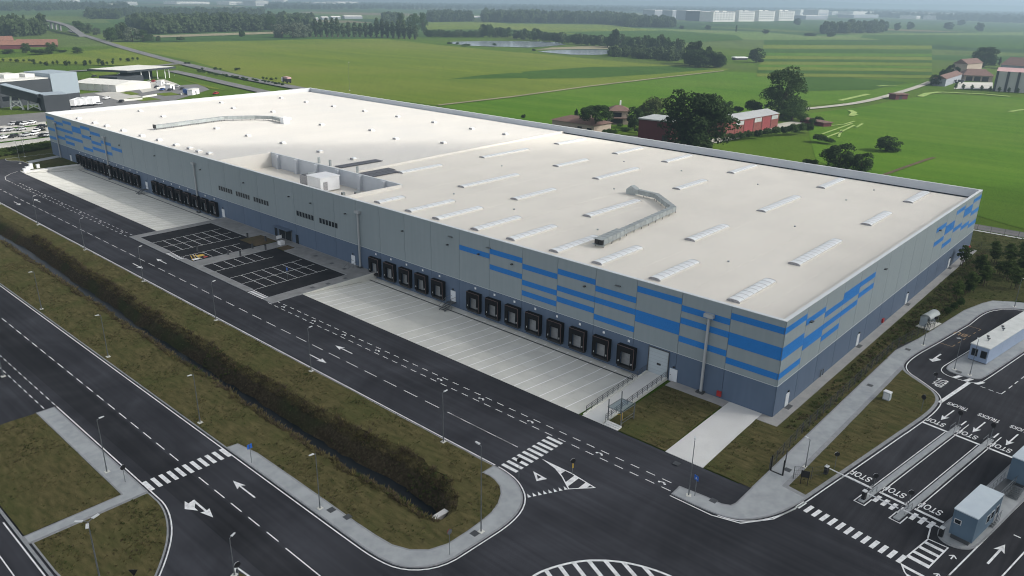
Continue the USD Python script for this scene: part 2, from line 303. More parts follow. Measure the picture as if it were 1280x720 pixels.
YS = np.r_[np.linspace(17.4, 24, 12), np.arange(25, 330.5, 1.5)]
wob = lambda y, s: (meshkit.fbm(np.c_[y*0.35, np.full_like(y, s), np.zeros_like(y)], 3)-0.5)*1.7
xn = dn(YS)+wob(YS, 3.1)*np.clip((YS-17.4)/4, 0, 1); xf = df(YS)+wob(YS, 8.7)*np.clip((YS-17.4)/4, 0, 1)
DITCH = Polygon(list(zip(xn, YS))+list(zip(xf, YS))[::-1])
# terrain, one sheet out to the horizon, open where the ditch and the two sunken truck yards are
YARD_R = [(-18.5, 20.8), (-18.5, 89.4), (0, 89.4), (0, 20.8)]; YARD_L = [(-18.5, 152.6), (-18.5, 247.0), (0, 247.0), (0, 152.6)]
inner = sbox(-600, -600, 900, 900).difference(unary_union([STRIP.buffer(-0.05), Polygon(YARD_R), Polygon(YARD_L)]))
mat('land', (0.052, 0.098, 0.010), (0.072, 0.118, 0.015), scale=0.012, rough=0.95, stretch=(1, 1, 1), c3=(0.075, 0.088, 0.034), scale3=0.004, amt3=0.6, bump=0.5, bscale=0.8, bdist=0.3)
def farmland(name):
    'patchwork of far fields: cells of different crops, too far off to build one by one'
    N = {'g': ('geometry', {}), 'm': ('mapping', {'scale': (0.0032, 0.0020, 1.0), 'rotation': (0, 0, 0.5)}), 'v': ('voronoi_texture', {'feature': 'f1', 'metric': 'chebychev', 'scale': 1.0, 'randomness': 0.8}),
         's': ('separate_color', {}), 'r': ('rgb_ramp', {'interpolate': False, 'ramp': [(0.0, (0.045, 0.085, 0.022)), (0.28, (0.028, 0.060, 0.018)), (0.5, (0.075, 0.11, 0.03)), (0.68, (0.038, 0.08, 0.02)), (0.82, (0.13, 0.12, 0.07)), (0.92, (0.024, 0.045, 0.018))]}),
         'n': ('noise_texture', {'scale': 0.02, 'detail': 4.0}), 'x': ('mix', {'mix_type': 'overlay', 'fac': 0.4}), 'p': ('principled_bsdf', {'roughness': 0.95, 'ior': 1.08})}
    L = [('g.position', 'm.vector'), ('m.vector', 'v.vector'), ('v.color', 's.color'), ('s.r', 'r.fac'), ('g.position', 'n.vector'), ('r.color', 'x.color1'), ('n.fac', 'x.color2'), ('x.color', 'p.base_color')]
    MAT[name] = usdkit.material(stage, f'/World/Looks/{name}', N, L, surface='p.BSDF')
farmland('farmland')
obj('ground', MB().sheet(inner, -0.10), 'land', label='green meadow ground around and behind the warehouse', cat='ground', kind='structure')
outer = sbox(-16000, -16000, 20000, 20000).difference(sbox(-600, -600, 900, 900))
obj('ground', MB().sheet(outer, -0.10), 'farmland', label='patchwork of far fields reaching to the horizon', cat='ground', kind='structure')

ROAD = sbox(-150, -120, -18.45, 277).union(sbox(-18.5, 250, -9, 277)).union(sbox(-18.5, -75, 100, -4.0)).difference(STRIP.buffer(-0.05))
ROAD = ROAD.difference(Polygon([(60, -3), (58, -8), (72, -11.5), (80, -20), (84, -40), (120, -40), (120, -3)]))
road = obj('road', MB().sheet(ROAD.intersection(sbox(-150, -120, -18.45, 277).union(sbox(-18.5, 250, -9, 277))), 0.0), 'asphalt', label='dark asphalt roads of the site with white lane markings', cat='road', kind='structure')
groad = obj('road', MB().sheet(ROAD.intersection(sbox(-18.45, -75, 100, -3)), 0.0), 'asphalt_gate', label='dark asphalt truck lanes at the gate with STOP markings', cat='road', kind='structure')
# darker newer tarmac laid in strips on the main road (lane joints)
for x0, x1, y0, y1 in ((-66.9, -63.3, -20, 150),):
    obj('tarmac_strip', MB().sheet(sbox(x0, y0, x1, y1), 0.004), 'tarmac_new', road)

def kerbed(name, poly, mat_, z, label, cat, kerb=0.18, kind='structure', kz=0.12, ksides=None, parent=None):
    'raised island: top sheet and a kerb of stone round it'
    poly = poly if hasattr(poly, 'geom_type') else Polygon(poly)
    poly = poly.buffer(0)
    p = obj(name, MB().prism(poly.buffer(-kerb), -0.09, z), mat_, parent, label, cat, kind=kind)
    ring = poly.difference(poly.buffer(-kerb))
    if ksides is not None: ring = ring.intersection(ksides)
    obj('kerb', MB().prism(ring, -0.09, kz), 'kerb', p)
    return p
pave = kerbed('pavement', PAVE, 'paving', 0.115, 'pale grey pavement curling round the end of the grassed ditch', 'pavement', kz=0.125)
obj('kerb', MB().prism(STRIP.difference(STRIP.buffer(-0.18)).difference(PAVE), -0.09, 0.10), 'kerb', pave)
VERGE = STRIP.buffer(-0.18).difference(PAVE).difference(DITCH)
# verge with soft relief: grid cells inside the strip
def relief(poly, step, z, amp, name, mat_, label, cat='grass', seed=0, kind='structure', scale=0.5):
    x0, y0, x1, y1 = poly.bounds
    tri = MB()
    from shapely import prepared
    P = prepared.prep(poly); cells = []
    for x in np.arange(x0, x1, step):
        for y in np.arange(y0, y1, step):
            c = sbox(x, y, min(x+step, x1), min(y+step, y1))
            if P.contains(c): tri.add([(x, y, 0), (c.bounds[2], y, 0), (c.bounds[2], c.bounds[3], 0), (x, c.bounds[3], 0)], [[0, 1, 2], [0, 2, 3]])
            elif P.intersects(c):
                q = c.intersection(poly)
                for g in getattr(q, 'geoms', [q]):
                    if g.geom_type == 'Polygon' and g.area > 1e-4: tri.sheet(g, 0)
    m = tri.get(); v = np.array(m.vertices); v[:, 2] = z+amp*(meshkit.fbm(np.c_[v[:, :2]*scale, np.zeros(len(v))], 4, seed)-0.35)
    return obj(name, trimesh.Trimesh(v, m.faces, process=True), mat_, None, label, cat, kind=kind, smooth=True)
relief(VERGE, 1.1, 0.07, 0.22, 'grass_verge', 'grass', 'mown dry grass verge on both sides of the ditch')
# the ditch itself
prof = [(0.0, 0.08), (0.07, -0.12), (0.16, -0.55), (0.28, -1.5), (0.37, -2.5), (0.43, -2.8), (0.53, -2.8), (0.60, -2.45), (0.68, -1.75), (0.77, -1.05), (0.86, -0.48), (0.94, -0.12), (1.0, 0.08)]
dv, dfc = [], []
for i, y in enumerate(YS):
    deep = np.clip((y-17.4)/3.2, 0.05, 1)
    for j, (t, z) in enumerate(prof):
        x = xn[i]+(xf[i]-xn[i])*t
        e = (meshkit.fbm(np.array([[x*0.9, y*0.9, 0.0]]), 3, 5)[0]-0.5)*(0.55 if 0 < j < len(prof)-1 else 0.0)
        dv.append((x, y, z*deep+e))
n = len(prof)
for i in range(len(YS)-1):
    for j in range(n-1): dfc.append([i*n+j, i*n+j+1, (i+1)*n+j+1, (i+1)*n+j])
obj('ditch', (np.array(dv), np.array(dfc)), 'ditch_bank', label='deep ditch with brown weedy banks running between the two roads', cat='ditch', kind='structure', smooth=True)
obj('water', MB().sheet(Polygon(list(zip(xn+(xf-xn)*0.345, YS))+list(zip(xn+(xf-xn)*0.62, YS))[::-1]).intersection(sbox(-60, 18.5, -36, 330)), -2.47), 'water', label='narrow strip of dark water at the bottom of the ditch', cat='water', kind='structure')
hw = thing('culvert_headwall', 'pale concrete culvert headwall at the near end of the ditch', 'headwall', (-47.4, 19.0, 0))
obj('wall', MB().box(-1.1, -0.18, -2.8, 1.1, 0.18, -0.75), 'concrete_light', hw); obj('cap_slab', MB().box(-1.25, -0.3, -0.75, 1.25, 0.42, -0.6), 'concrete_light', hw)
obj('pipe', MB().tube([(0, 0.1, -1.8), (0, 0.45, -1.8)], 0.42, 14), 'concrete', hw)

# left of the main road
kerbed('pavement', unary_union([sbox(-71.0, 46.7, -68.6, 76.3), sbox(-81.5, 46.7, -69, 48.4)]), 'paving', 0.115, 'pale L-shaped pavement left of the main road leading to the zebra crossing', 'pavement', kz=0.125)
relief(Polygon([(-81.3, 48.45), (-71.05, 48.45), (-71.05, 76.2), (-81.3, 76.2)]), 1.1, 0.10, 0.2, 'grass_plot', 'grass', 'dry grass plot left of the L-shaped pavement', seed=3)
LI = [(-81.2, 46.65), (-68.7, 46.65)]+[tuple(q) for q in chaikin([(-68.6, 46.3), (-68.6, 42.5), (-70.2, 37.8), (-73, 33.6), (-76.6, 29.6), (-79.2, 28.4), (-80.7, 32.5), (-81.2, 40)])]
kerbed('grass_island', Polygon(LI).buffer(0), 'grass', 0.08, 'grass island under the path with a white-lined curved kerb', 'grass', kz=0.11)
kerbed('grass_plot', Polygon([(-81.3, 93.2), (-71.2, 95.2), (-70.9, 97), (-70.9, 200), (-81.3, 200)]), 'grass', 0.08, 'grass plot beyond the side road at the left edge', 'grass')
obj('kerb', MB().prism(sbox(-81.75, 28, -81.45, 200), -0.05, 0.11), 'kerb', road)

# gate side
KERB = [tuple(q) for q in chaikin([(-26.15, 0.9), (-26.15, -4.6), (-25.2, -7.6), (-22.0, -9.9), (-17.6, -11.2), (-12, -12.05)])]+[(-7.6, -12.75), (8.9, -15.25)]+[tuple(q) for q in chaikin([(9, -15.3), (18.6, -16.7), (23.8, -16.2), (27.0, -12.6), (29.8, -8.7), (35.5, -8.3), (46.4, -10.1)])]+[tuple(q) for q in chaikin([(58.7, -11.9), (67.4, -12.5), (72.2, -14.3), (76.0, -19.5), (78, -26)])]+[(78.5, -60)]
PATH_TOP = [(-18.2, -5.6), (36.6, -5.7), (44.6, -7.1), (53.6, -8.2), (66.0, -9.6), (72.9, -11.3)]+[tuple(q) for q in chaikin([(76, -12.5), (79.5, -17.5), (81, -26)])]+[(81.5, -60)]
LIP = [(-26.1, 0.9), (-24.05, 1.0), (-23.75, -2.5), (-23.75, -4.5), (-23.3, -5.4), (-22.5, -5.65), (-18.3, -5.65)]
WALK = Polygon(LIP+PATH_TOP+KERB[::-1]).buffer(0)
ISLE = Polygon([(-15.2, -8.4), (30.4, -8.55)]+[q for q in KERB if 8.5 < q[0] < 29.9 and q[1] < -8.6][::-1]+[(8.9, -15.25), (-7.6, -12.75), (-15.7, -11.5)]).buffer(0)
kerbed('pavement', WALK.difference(ISLE), 'paving', 0.115, 'pale pavement along the end wall curving away past the bus shelter', 'pavement', kz=0.125)
obj('kerb', MB().prism(ISLE.difference(ISLE.buffer(-0.45)), -0.09, 0.122), 'kerb', groad)
relief(ISLE.buffer(-0.45), 1.0, 0.10, 0.2, 'grass_island', 'grass', 'tapering grass island between end pavement and gate lanes', seed=5)
relief(Polygon([(-18.3, 6.45), (-2.2, 6.9), (-2.2, 16.4), (-18.3, 16.4)]), 1.0, 0.05, 0.18, 'grass_plot', 'grass', 'square brown grass plot between concrete ramp and pale driveway', seed=6)
relief(Polygon([(-18.3, -5.55), (-18.3, 0.85), (-2.2, 1.4), (-2.2, -1.75), (40, -1.75), (40, -5.6)]), 1.0, 0.05, 0.18, 'grass_verge', 'grass', 'brown grass verge round the near corner of the warehouse', seed=8)
obj('driveway', MB().prism([(-18.45, 0.9), (-18.45, 6.4), (-0.05, 6.6), (-0.05, 1.45)], -0.05, 0.075), 'concrete_light', label='pale concrete driveway to the front wall near the corner', cat='driveway', kind='structure')
ap = obj('apron', MB().prism([(-2.15, -1.68), (-2.15, 0.0), (112.5, 0.0), (112.5, -1.68)], -0.05, 0.085), 'apron', label='grey concrete apron along the foot of the end wall', cat='apron', kind='structure')
obj('apron_strip', MB().box(-2.15, 6.65, -0.05, -0.05, 16.4, 0.08), 'apron', ap); obj('apron_strip', MB().box(-2.15, 0.0, -0.05, -0.05, 1.4, 0.08), 'apron', ap)
FAR_EDGE = Polygon([(40, -1.75), (40, -5.6), (44.6, -7.0), (53.6, -8.1), (66.0, -9.5), (72.9, -11.2), (79.5, -16), (81.6, -26), (81.6, -60), (132.4, -60), (132.4, 14), (113.5, 14), (113.5, -1.75)])
relief(FAR_EDGE, 2.2, 0.02, 0.3, 'rough_grass', 'grass_green', 'rough dark green grass behind the end wall with young trees', seed=9)
kerbed('central_island', Polygon([tuple(q) for q in chaikin([(60, -17.6), (46.3, -15.5), (39.5, -14.4), (35.6, -13.9), (34.2, -14.6), (33.9, -16.8), (34.2, -18.9), (35.9, -19.6), (52, -22.2), (75, -26)])]+[(80, -26.6), (80, -20.7)]).buffer(0), 'paving', 0.115, 'rounded pale island carrying the long office container', 'island', kz=0.125)
BR = obj('back_road', MB().sheet([(134.2, -140), (134.2, 260), (140.2, 260), (140.2, -140)], -0.02), 'asphalt_old', label='grey road passing behind the warehouse', cat='road', kind='structure')
obj('edge_line', MB().sheet(sbox(132.6, -140, 133.3, 260), 0.0), 'paint', BR)

# truck yards
def zy(x): return float(np.interp(x, [-18.5, -4.2, 0], [0.0, -1.12, -1.2]))
def yard(name, y0, y1, label, ny):
    p = thing(name, label, 'truck yard', kind='structure')
    xs = [-18.45, -14.9, -11.3, -7.7, -4.2, -2.08]; ys = np.linspace(y0, y1, ny+1); g = 0.012
    for a, b in zip(xs[:-1], xs[1:]):
        for c, d in zip(ys[:-1], ys[1:]):
            m = MB(); v = [(a+g, c+g, zy(a)), (b-g, c+g, zy(b)), (b-g, d-g, zy(b)), (a+g, d-g, zy(a))]
            m.add(v+[(x, y, z-0.2) for x, y, z in v], [[0, 1, 2], [0, 2, 3], [0, 4, 5], [0, 5, 1], [1, 5, 6], [1, 6, 2], [2, 6, 7], [2, 7, 3], [3, 7, 4], [3, 4, 0]])
            obj('concrete_slab', m, 'concrete', p)
    obj('drain_channel', MB().box(-2.06, y0, -1.5, -1.72, y1, -1.165), 'steel_dark', p)
    for c, d in zip(ys[:-1], ys[1:]): obj('dock_slab', MB().box(-1.70, c+g, -1.5, -0.02, d-g, -1.15), 'concrete', p)
    obj('joint_fill', MB().add([(-18.45, y0, zy(-18.4)-0.02), (-4.2, y0, zy(-4.2)-0.02), (0, y0, -1.3), (0, y1, -1.3), (-4.2, y1, zy(-4.2)-0.02), (-18.45, y1, zy(-18.4)-0.02)], [[0, 1, 4], [0, 4, 5], [1, 2, 3], [1, 3, 4]]), 'apron', p)
    return p
yr = yard('truck_yard', 20.8, 89.4, 'long pale concrete truck yard before the near dock doors', 14)
yl = yard('truck_yard', 152.6, 247.0, 'long pale concrete truck yard before the far dock doors', 19)
def yline(p, y, w=0.17):
    m = MB()
    for a, b in ((-18.3, -4.2), (-4.2, -2.08), (-1.70, -0.95)):
        za, zb = (zy(a)+0.008, zy(b)+0.008) if a < -2 else (-1.142, -1.142)
        m.add([(a, y-w/2, za), (b, y-w/2, zb), (b, y+w/2, zb), (a, y+w/2, za)], [[0, 1, 2], [0, 2, 3]])
    obj('bay_line', m, 'bay_white', p)
DOCK_B = [61.1-4.955*k for k in range(8)]; DOCK_A = [90.8-4.95*k for k in range(5)]
DOCK_C = [193.4-4.9*k for k in range(8)]; DOCK_D = [250.4-4.95*k for k in range(10)]
for D, p in ((DOCK_B, yr), (DOCK_A, yr), (DOCK_C, yl), (DOCK_D, yl)):
    for y in D:
        for s in (-1.4, 1.4):
            if (p is yr and 21 < y-1.65+s < 89.2) or (p is yl and 153 < y-1.65+s < 246.7): yline(p, y-1.65+s)
# retaining walls and the pale ramps at both ends
def wedge(y, w, x0=-18.4, x1=0.0, up=0.10):
    return MB().add([(x0, y-w/2, 0.02), (x1, y-w/2, -1.4), (x1, y-w/2, up), (x0, y-w/2, up), (x0, y+w/2, 0.02), (x1, y+w/2, -1.4), (x1, y+w/2, up), (x0, y+w/2, up)], [[0, 1, 2], [0, 2, 3], [4, 6, 5], [4, 7, 6], [3, 2, 6], [3, 6, 7], [0, 3, 7], [0, 7, 4]])
rp = thing('concrete_ramp', 'pale concrete ramp with railings up to the large grey shutter door', 'ramp', kind='structure')
obj('ramp_slab', MB().add([(-18.45, 16.55, 0.03), (0, 17.2, 0.25), (0, 20.95, 0.25), (-18.45, 20.1, 0.03), (-18.45, 16.55, -0.1), (0, 17.2, -0.1), (0, 20.95, -1.4), (-18.45, 20.1, -0.1)], [[0, 1, 2], [0, 2, 3], [0, 4, 5], [0, 5, 1], [3, 2, 6], [3, 6, 7]]), 'concrete_light', rp)
for ya, yb in ((20.05, 20.85), (16.65, 17.3)):
    obj('side_kerb', MB().bar((-18.2, ya, 0.12), (-0.3, yb, 0.33), 0.22, 0.25), 'concrete', rp)
    r = thing('railing', parent=rp)
    P0, P1 = np.array([-17.6, ya, 0.2]), np.array([-0.5, yb, 0.42])
    for k in range(13):
        q = P0+(P1-P0)*k/12; obj('post', MB().bar(q, q+[0, 0, 1.05], 0.06), 'steel_dark', r)
    for h in (0.45, 0.75, 1.05): obj('rail', MB().bar(P0+[0, 0, h], P1+[0, 0, h], 0.045), 'steel_dark', r)
r2 = thing('concrete_ramp', 'narrow pale concrete ramp wall at the far end of the far truck yard', 'ramp', kind='structure')
obj('ramp_slab', wedge(248.8, 3.4, up=0.14), 'concrete_light', r2)
obj('side_kerb', MB().box(-18.2, 247.1, 0.1, -0.2, 247.4, 0.42), 'concrete_light', r2)
obj('retaining_wall', wedge(89.5, 0.25), 'concrete', yr); obj('retaining_wall', wedge(152.5, 0.25), 'concrete', yl)

# car park between the yards
cp = obj('car_park', MB().sheet(sbox(-24.0, 92.7, -5.5, 150.2), 0.006), 'asphalt_dark', label='black asphalt car park with white bays between the two truck yards', cat='car park', kind='structure')
walks = unary_union([sbox(-25.4, 89.5, -23.7, 92.6), sbox(-24.2, 89.55, -0.05, 92.7), sbox(-5.5, 89.55, -0.05, 152.45), sbox(-24.2, 150.1, -0.05, 152.4), sbox(-25.4, 98.7, -23.8, 127.1), sbox(-25.4, 134.1, -23.8, 152.4), sbox(-24.0, 119.7, -5.4, 123.6)])
kerbed('pavement', walks.difference(sbox(-5.6, 116.4, -2.4, 119.7)).difference(sbox(-5.6, 123.6, -2.4, 131.5)), 'paving_old', 0.115, 'grey pavements framing the car park and the entrance', 'pavement', kz=0.12)
relief(sbox(-5.5, 116.5, -2.4, 119.6), 0.8, 0.10, 0.15, 'soil_bed', 'soil', 'small bare soil bed right of the middle path by the entrance', seed=11)
relief(sbox(-8.2, 124.0, -2.4, 131.4), 0.8, 0.10, 0.15, 'soil_bed', 'soil', 'larger bare soil bed left of the middle path by the entrance', seed=12)
def seg(p, a, b, w=0.12, z=0.014, name='bay_line', m='paint'):
    obj(name, MB().sheet(strip([a, b], w), z), m, p)
for y0, y1, x0, x1 in ((98.6, 108.3, -23.5, -6.3), (133.9, 143.7, -23.6, -6.5)):
    for y in (y0, (y0+y1)/2, y1): seg(cp, (x0-0.1, y), (x1+0.2, y))
    for k in range(1, 7): x = x0+k*2.47; seg(cp, (x, y0+0.06), (x, y1-0.06))
for y0, y1 in ((114.4, 119.4), (124.3, 128.9)):
    yy = y0 if y0 < 120 else y1
    seg(cp, (-23.6, yy), (-9.5, yy))
    for k in range(1, 6): x = -23.8+k*2.45; seg(cp, (x, y0+0.06), (x, y1-0.06))
for k in range(6): seg(cp, (-23.3+0.42*k, 124.6), (-21.6+0.28*k-0.4, 128.4), 0.18, 0.015, 'yellow_stripe', 'paint_yellow') if k % 2 == 0 else None
obj('bay_symbol', MB().sheet(Polygon([(-23.2, 124.6), (-21.6, 124.6), (-21.6, 125.7), (-23.2, 125.7)]), 0.016), 'paint', cp)
obj('bay_symbol', MB().sheet(Polygon([(-21.2, 126.2), (-19.6, 126.2), (-19.6, 127.6), (-21.2, 127.6)]), 0.016), 'paint_yellow', cp)
obj('bay_symbol', MB().sheet(Polygon([(-20.6, 124.8), (-19.7, 124.8), (-19.7, 125.5), (-20.6, 125.5)]), 0.016), 'paint_red', cp)
for y0, y1 in ((92.8, 98.4), (127.3, 133.8)):
    for k in range(7):
        y = y0+0.25+k*(y1-y0)/7; obj('zebra_stripe', MB().sheet(sbox(-25.4, y, -23.9, y+0.45), 0.014), 'paint', cp)

# beyond the left end of the warehouse
LE = [(-18.4, 250.6)]+[tuple(q) for q in chaikin([(-18.0, 252), (-14.2, 257), (-12.4, 261.5), (-12.3, 266.5), (-13.0, 270.0), (-16.0, 272.5), (-15.0, 276.9)])]+[(4.0, 277.0), (0.3, 250.6)]
kerbed('grass_island', Polygon(LE).buffer(0), 'grass_green', 0.08, 'shaded dark grass island at the far left corner of the warehouse', 'grass')
relief(sbox(-45, 277.0, 12, 300), 2.0, 0.03, 0.3, 'rough_grass', 'grass_green', 'rough grass under the hedge beyond the far left corner', seed=13)
obj('footpath', MB().prism([(-11.5, 263.0), (-11.5, 266.9), (0, 271.2), (0, 267.4)], 0.0, 0.115), 'paving', label='pale footpath to the far left corner of the warehouse', cat='footpath', kind='structure')

# ------------------------------------------------------------------ road markings
ZM = 0.012
def line(pts, w=0.13, name='edge_line', p=road, z=ZM, m='paint'): return obj(name, MB().sheet(strip(pts, w), z), m, p)
def dashes(x, y0, y1, pitch, ln, w=0.13, name='lane_dash', p=road):
    y = y0
    while y < y1: obj(name, MB().sheet(sbox(x-w/2, y, x+w/2, y+ln), ZM), 'paint', p); y += pitch
line([(-36.12, 330), (-36.12, 20.6)], 0.16)
line([(-57.75, 330)]+[(x+(-0.3 if x < -56.9 else 0), y-0.3 if y < 12.8 else y) for x, y in [(-57.45, 60)]+[q for q in S_OUT if q[1] < 59][:]][0:2]+[(-57.72, 20)], 0.16)
arc = Polygon(S_OUT).buffer(0.28, join_style=1).exterior.intersection(sbox(-60, 5, -30, 20.0))
obj('edge_line', MB().sheet(arc.buffer(0.08), ZM), 'paint', road)
line([(-68.3, 76.4), (-68.3, 48.6)], 0.16)
lp = [(x+0.3, y-0.1) for x, y in LI if x > -77 and y < 46.5]
line([(-68.28, 48.6), (-68.3, 46.5)]+[(x, y) for x, y in lp], 0.16)
dashes(-63.02, 20.5+7.2, 160, 3.81, 2.35); dashes(-63.02, 160, 240, 3.81, 2.35)
line([(-63.1, 26.2), (-63.1, 17.0)], 0.14)
dashes(-30.97, 22.3, 262, 4.75, 3.0)
dashes(-25.6, -1.0, 91, 2.314, 1.28, name='bike_dash'); dashes(-24.05, -0.2, 91, 2.34, 1.28, name='bike_dash')
dashes(-25.6, 153.5, 236, 2.6, 1.3, name='bike_dash'); dashes(-24.2, 153.5, 234, 2.6, 1.3, name='bike_dash')
for x in (-68.3, -69.75): dashes(x, 77.0, 101, 2.3, 1.25, name='bike_dash')
line([(-25.6, 236.5), (-25.6, 241), (-24.4, 245.5), (-21.6, 249.4), (-18.9, 251.6)], 0.13, 'edge_line')
for y in (3.0, 12.5, 24.4, 34.0, 43.0, 58.2, 67.5, 76.5, 86.5, 158, 171, 184, 197, 210, 222):
    obj('bike_symbol', MB().sheet(unary_union([Point(-24.85, y-0.42).buffer(0.16, 6), Point(-24.85, y+0.38).buffer(0.16, 6), strip([(-24.85, y-0.4), (-24.65, y), (-24.85, y+0.4)], 0.12), strip([(-24.7, y+0.1), (-24.5, y-0.25)], 0.12)]), ZM), 'paint', road)
for k in range(11): obj('zebra_stripe', MB().sheet(sbox(-68.0+k*0.995-0.25, 46.75, -68.0+k*0.995+0.25, 49.2), ZM+0.002), 'paint', road)
for k in range(10): obj('zebra_stripe', MB().sheet(sbox(-35.6+k*1.0, 17.55, -35.6+k*1.0+0.52, 20.1), ZM+0.002), 'paint', road)
def arrow(p, tip, tail, hw=0.55, hl=2.0, w=0.2, z=ZM):
    tip, tail = np.array(tip, float), np.array(tail, float); d = (tip-tail)/np.linalg.norm(tip-tail); n = np.array([-d[1], d[0]])
    b = tip-d*hl
    obj('arrow', MB().sheet(Polygon([tip, b+n*hw, b+d*0.35+n*w/2, tail+n*w/2, tail-n*w/2, b+d*0.35-n*w/2, b-n*hw]), z), 'paint', p)
arrow(road, (-28.45, 65.0), (-28.45, 60.3)); arrow(road, (-33.5, 60.4), (-33.5, 65.2)); arrow(road, (-60.55, 41.6), (-60.55, 36.6))
arrow(road, (-28.2, 208.2), (-28.2, 203.2)); arrow(road, (-33.1, 203.6), (-33.1, 208.8)); arrow(road, (-28.4, 131.5), (-28.4, 126.6)); arrow(road, (-33.4, 127), (-33.4, 132))
# straight-or-right arrow on the main road
obj('arrow', MB().sheet(unary_union([Polygon([(-65.75, 36.7), (-66.3, 38.6), (-65.85, 38.4), (-65.85, 41.4), (-65.6, 41.4), (-65.6, 38.4), (-65.2, 38.6)]), Polygon([(-65.7, 40.9), (-66.3, 39.9), (-66.3, 39.1), (-67.2, 40.5), (-66.5, 41.9), (-66.4, 41.2), (-65.7, 41.4)])]), ZM), 'paint', road)
line([(-31.0, 20.3+1.0), (-31.0, 34.0)], 0.13, 'centre_line')
# hatched triangle, give-way teeth and triangle by the small zebra crossing
TRI = Polygon([(-30.95, 17.2), (-30.82, 12.4), (-31.3, 8.3), (-33.85, 10.6), (-32.3, 12.9), (-31.5, 14.6)])
bands = unary_union([Polygon([(-36, y), (-26, y+0.35), (-26, y+1.1), (-36, y+0.75)]) for y in (9.0, 10.9)]+[sbox(-36, 13.3, -26, 18)])
obj('hatched_triangle', MB().sheet(unary_union([TRI.difference(TRI.buffer(-0.16)), TRI.intersection(bands)]), ZM), 'paint', road)
for k in range(8):
    a = np.array([-38.3, 13.0])+(np.array([-34.1, 10.75])-np.array([-38.3, 13.0]))*k/7; d = np.array([0.88, -0.47]); n = np.array([0.47, 0.88])
    obj('give_way_tooth', MB().sheet(Polygon([a-d*0.2, a+d*0.25, a+n*0.75]), ZM), 'paint', road)
gt = Polygon([(-33.85, 16.2), (-33.95, 13.85), (-35.2, 14.5)])
obj('give_way_triangle', MB().sheet(gt.difference(Polygon([(-34.1, 15.4), (-34.1, 14.6), (-34.75, 14.7)])), ZM), 'paint', road)
# big rounded hatched island at the bottom
HR = chaikin([(-51.5, 3.6), (-48.2, 4.1), (-45.5, 3.2), (-42.9, 1.7), (-40.9, -0.4), (-39.5, -2.8), (-38.5, -6.0), (-38.2, -12)])
HP = Polygon([tuple(q) for q in HR]+[(-60, -14), (-58, 0)])
obj('hatched_island', MB().sheet(unary_union([LineString(HR).buffer(0.14)]+[HP.intersection(Polygon([(a-9.0, a*0.0-20+0), (a-8.5, -20), (a+5.2, 12), (a+4.7, 12)])) for a in np.arange(-62, -36, 1.75)]), ZM), 'paint', road)
# low road at the lower left corner
line([(-82.05, 200), (-82.05, 54.4)], 0.16); line([(-82.05, 52.8), (-82.0, 25)], 0.16); line([(-84.3, 200), (-84.1, 20)], 0.13)
line([(-68.35, 27.3), (-69.6, 25.6), (-71.5, 22)], 0.2); line([(-68.2, 27.2), (-68.0, 24.8), (-67.8, 20)], 0.2)
obj('traffic_island', MB().prism(Polygon([(-68.5, 26.3), (-69.4, 24.4), (-68.4, 23.6), (-68.1, 24.6)]), 0, 0.12), 'grass', label='tiny planted traffic island at the bottom edge of the photo', cat='traffic island', kind='structure')
# gate lanes: the lanes run along DL, across them runs DN_
DL = np.array([1.0, -0.1475]); DL /= np.linalg.norm(DL); DNR = np.array([-DL[1], DL[0]])
GA = math.atan2(DL[1], DL[0])
def gp(a, b): return tuple(np.array([-7.7, -12.75])+DL*a-DNR*b)       # a metres along the lanes, b metres across from the kerb line
line([(x+0.12*0, y-0.32) for x, y in KERB if x < -8.5 and y > -13.5 and y < -4.6][0:]+[gp(0, 0.3)], 0.16, p=groad)
line([(-26.45, 0.9), (-26.45, -4.6), (-25.5, -7.8), (-22.2, -10.2), (-18.5, -11.3)], 0.16, p=road)
kl = LineString(KERB).parallel_offset(0.3, 'right' ) if False else LineString(KERB).buffer(0.36).exterior.intersection(Polygon(KERB+[(78.5, -75), (-26, -75)]).buffer(0.0))
for g in getattr(kl, 'geoms', [kl]):
    if g.length > 4: obj('edge_line', MB().sheet(g.intersection(sbox(-8.5, -60, 78, 0)).buffer(0.08), ZM), 'paint', groad)
def text(s, at, right, h, stretch, p, m='paint', bold=True, name=None):
    t = meshkit.text_mesh(s, 1.0, 0.001, bold=bold); v = np.array(t.vertices); f = np.array(t.faces)
    top = np.all(v[f][:, :, 2] > 0.0005, axis=1); w = v[:, 0].max()-v[:, 0].min()
    r = np.array(right, float); r /= np.linalg.norm(r); u = np.array([-r[1], r[0]])
    q = np.array(at)+np.outer((v[:, 0]-v[:, 0].min())*stretch*h, r)+np.outer(v[:, 1]*h, u)
    mm = trimesh.Trimesh(np.c_[q, np.full(len(q), ZM)], f[top], process=False); mm.remove_unreferenced_vertices()
    obj(name or (s.lower()+'_lettering'), mm, m, p)
LANES = [(0.55, 3.75), (4.85, 8.0), (9.1, 12.2)]
for b0, b1 in LANES:
    for a in (0.0, 21.5):
        obj('stop_line', MB().sheet(Polygon([gp(a, b0-0.1), gp(a, b1+0.1), gp(a+0.42, b1+0.1), gp(a+0.42, b0-0.1)]), ZM), 'paint', groad)
        text('STOP', gp(a+2.3, b0+2.35), DNR, 1.2, 0.60, groad)
    text('TRUCKS', gp(a+9.6, b0+2.55), DNR, 1.0, 0.52, groad)
    arrow(groad, gp(a+2.9, (b0+b1)/2-0.3), gp(a+7.4, (b0+b1)/2-0.3), hw=0.5, hl=1.7, w=0.2)
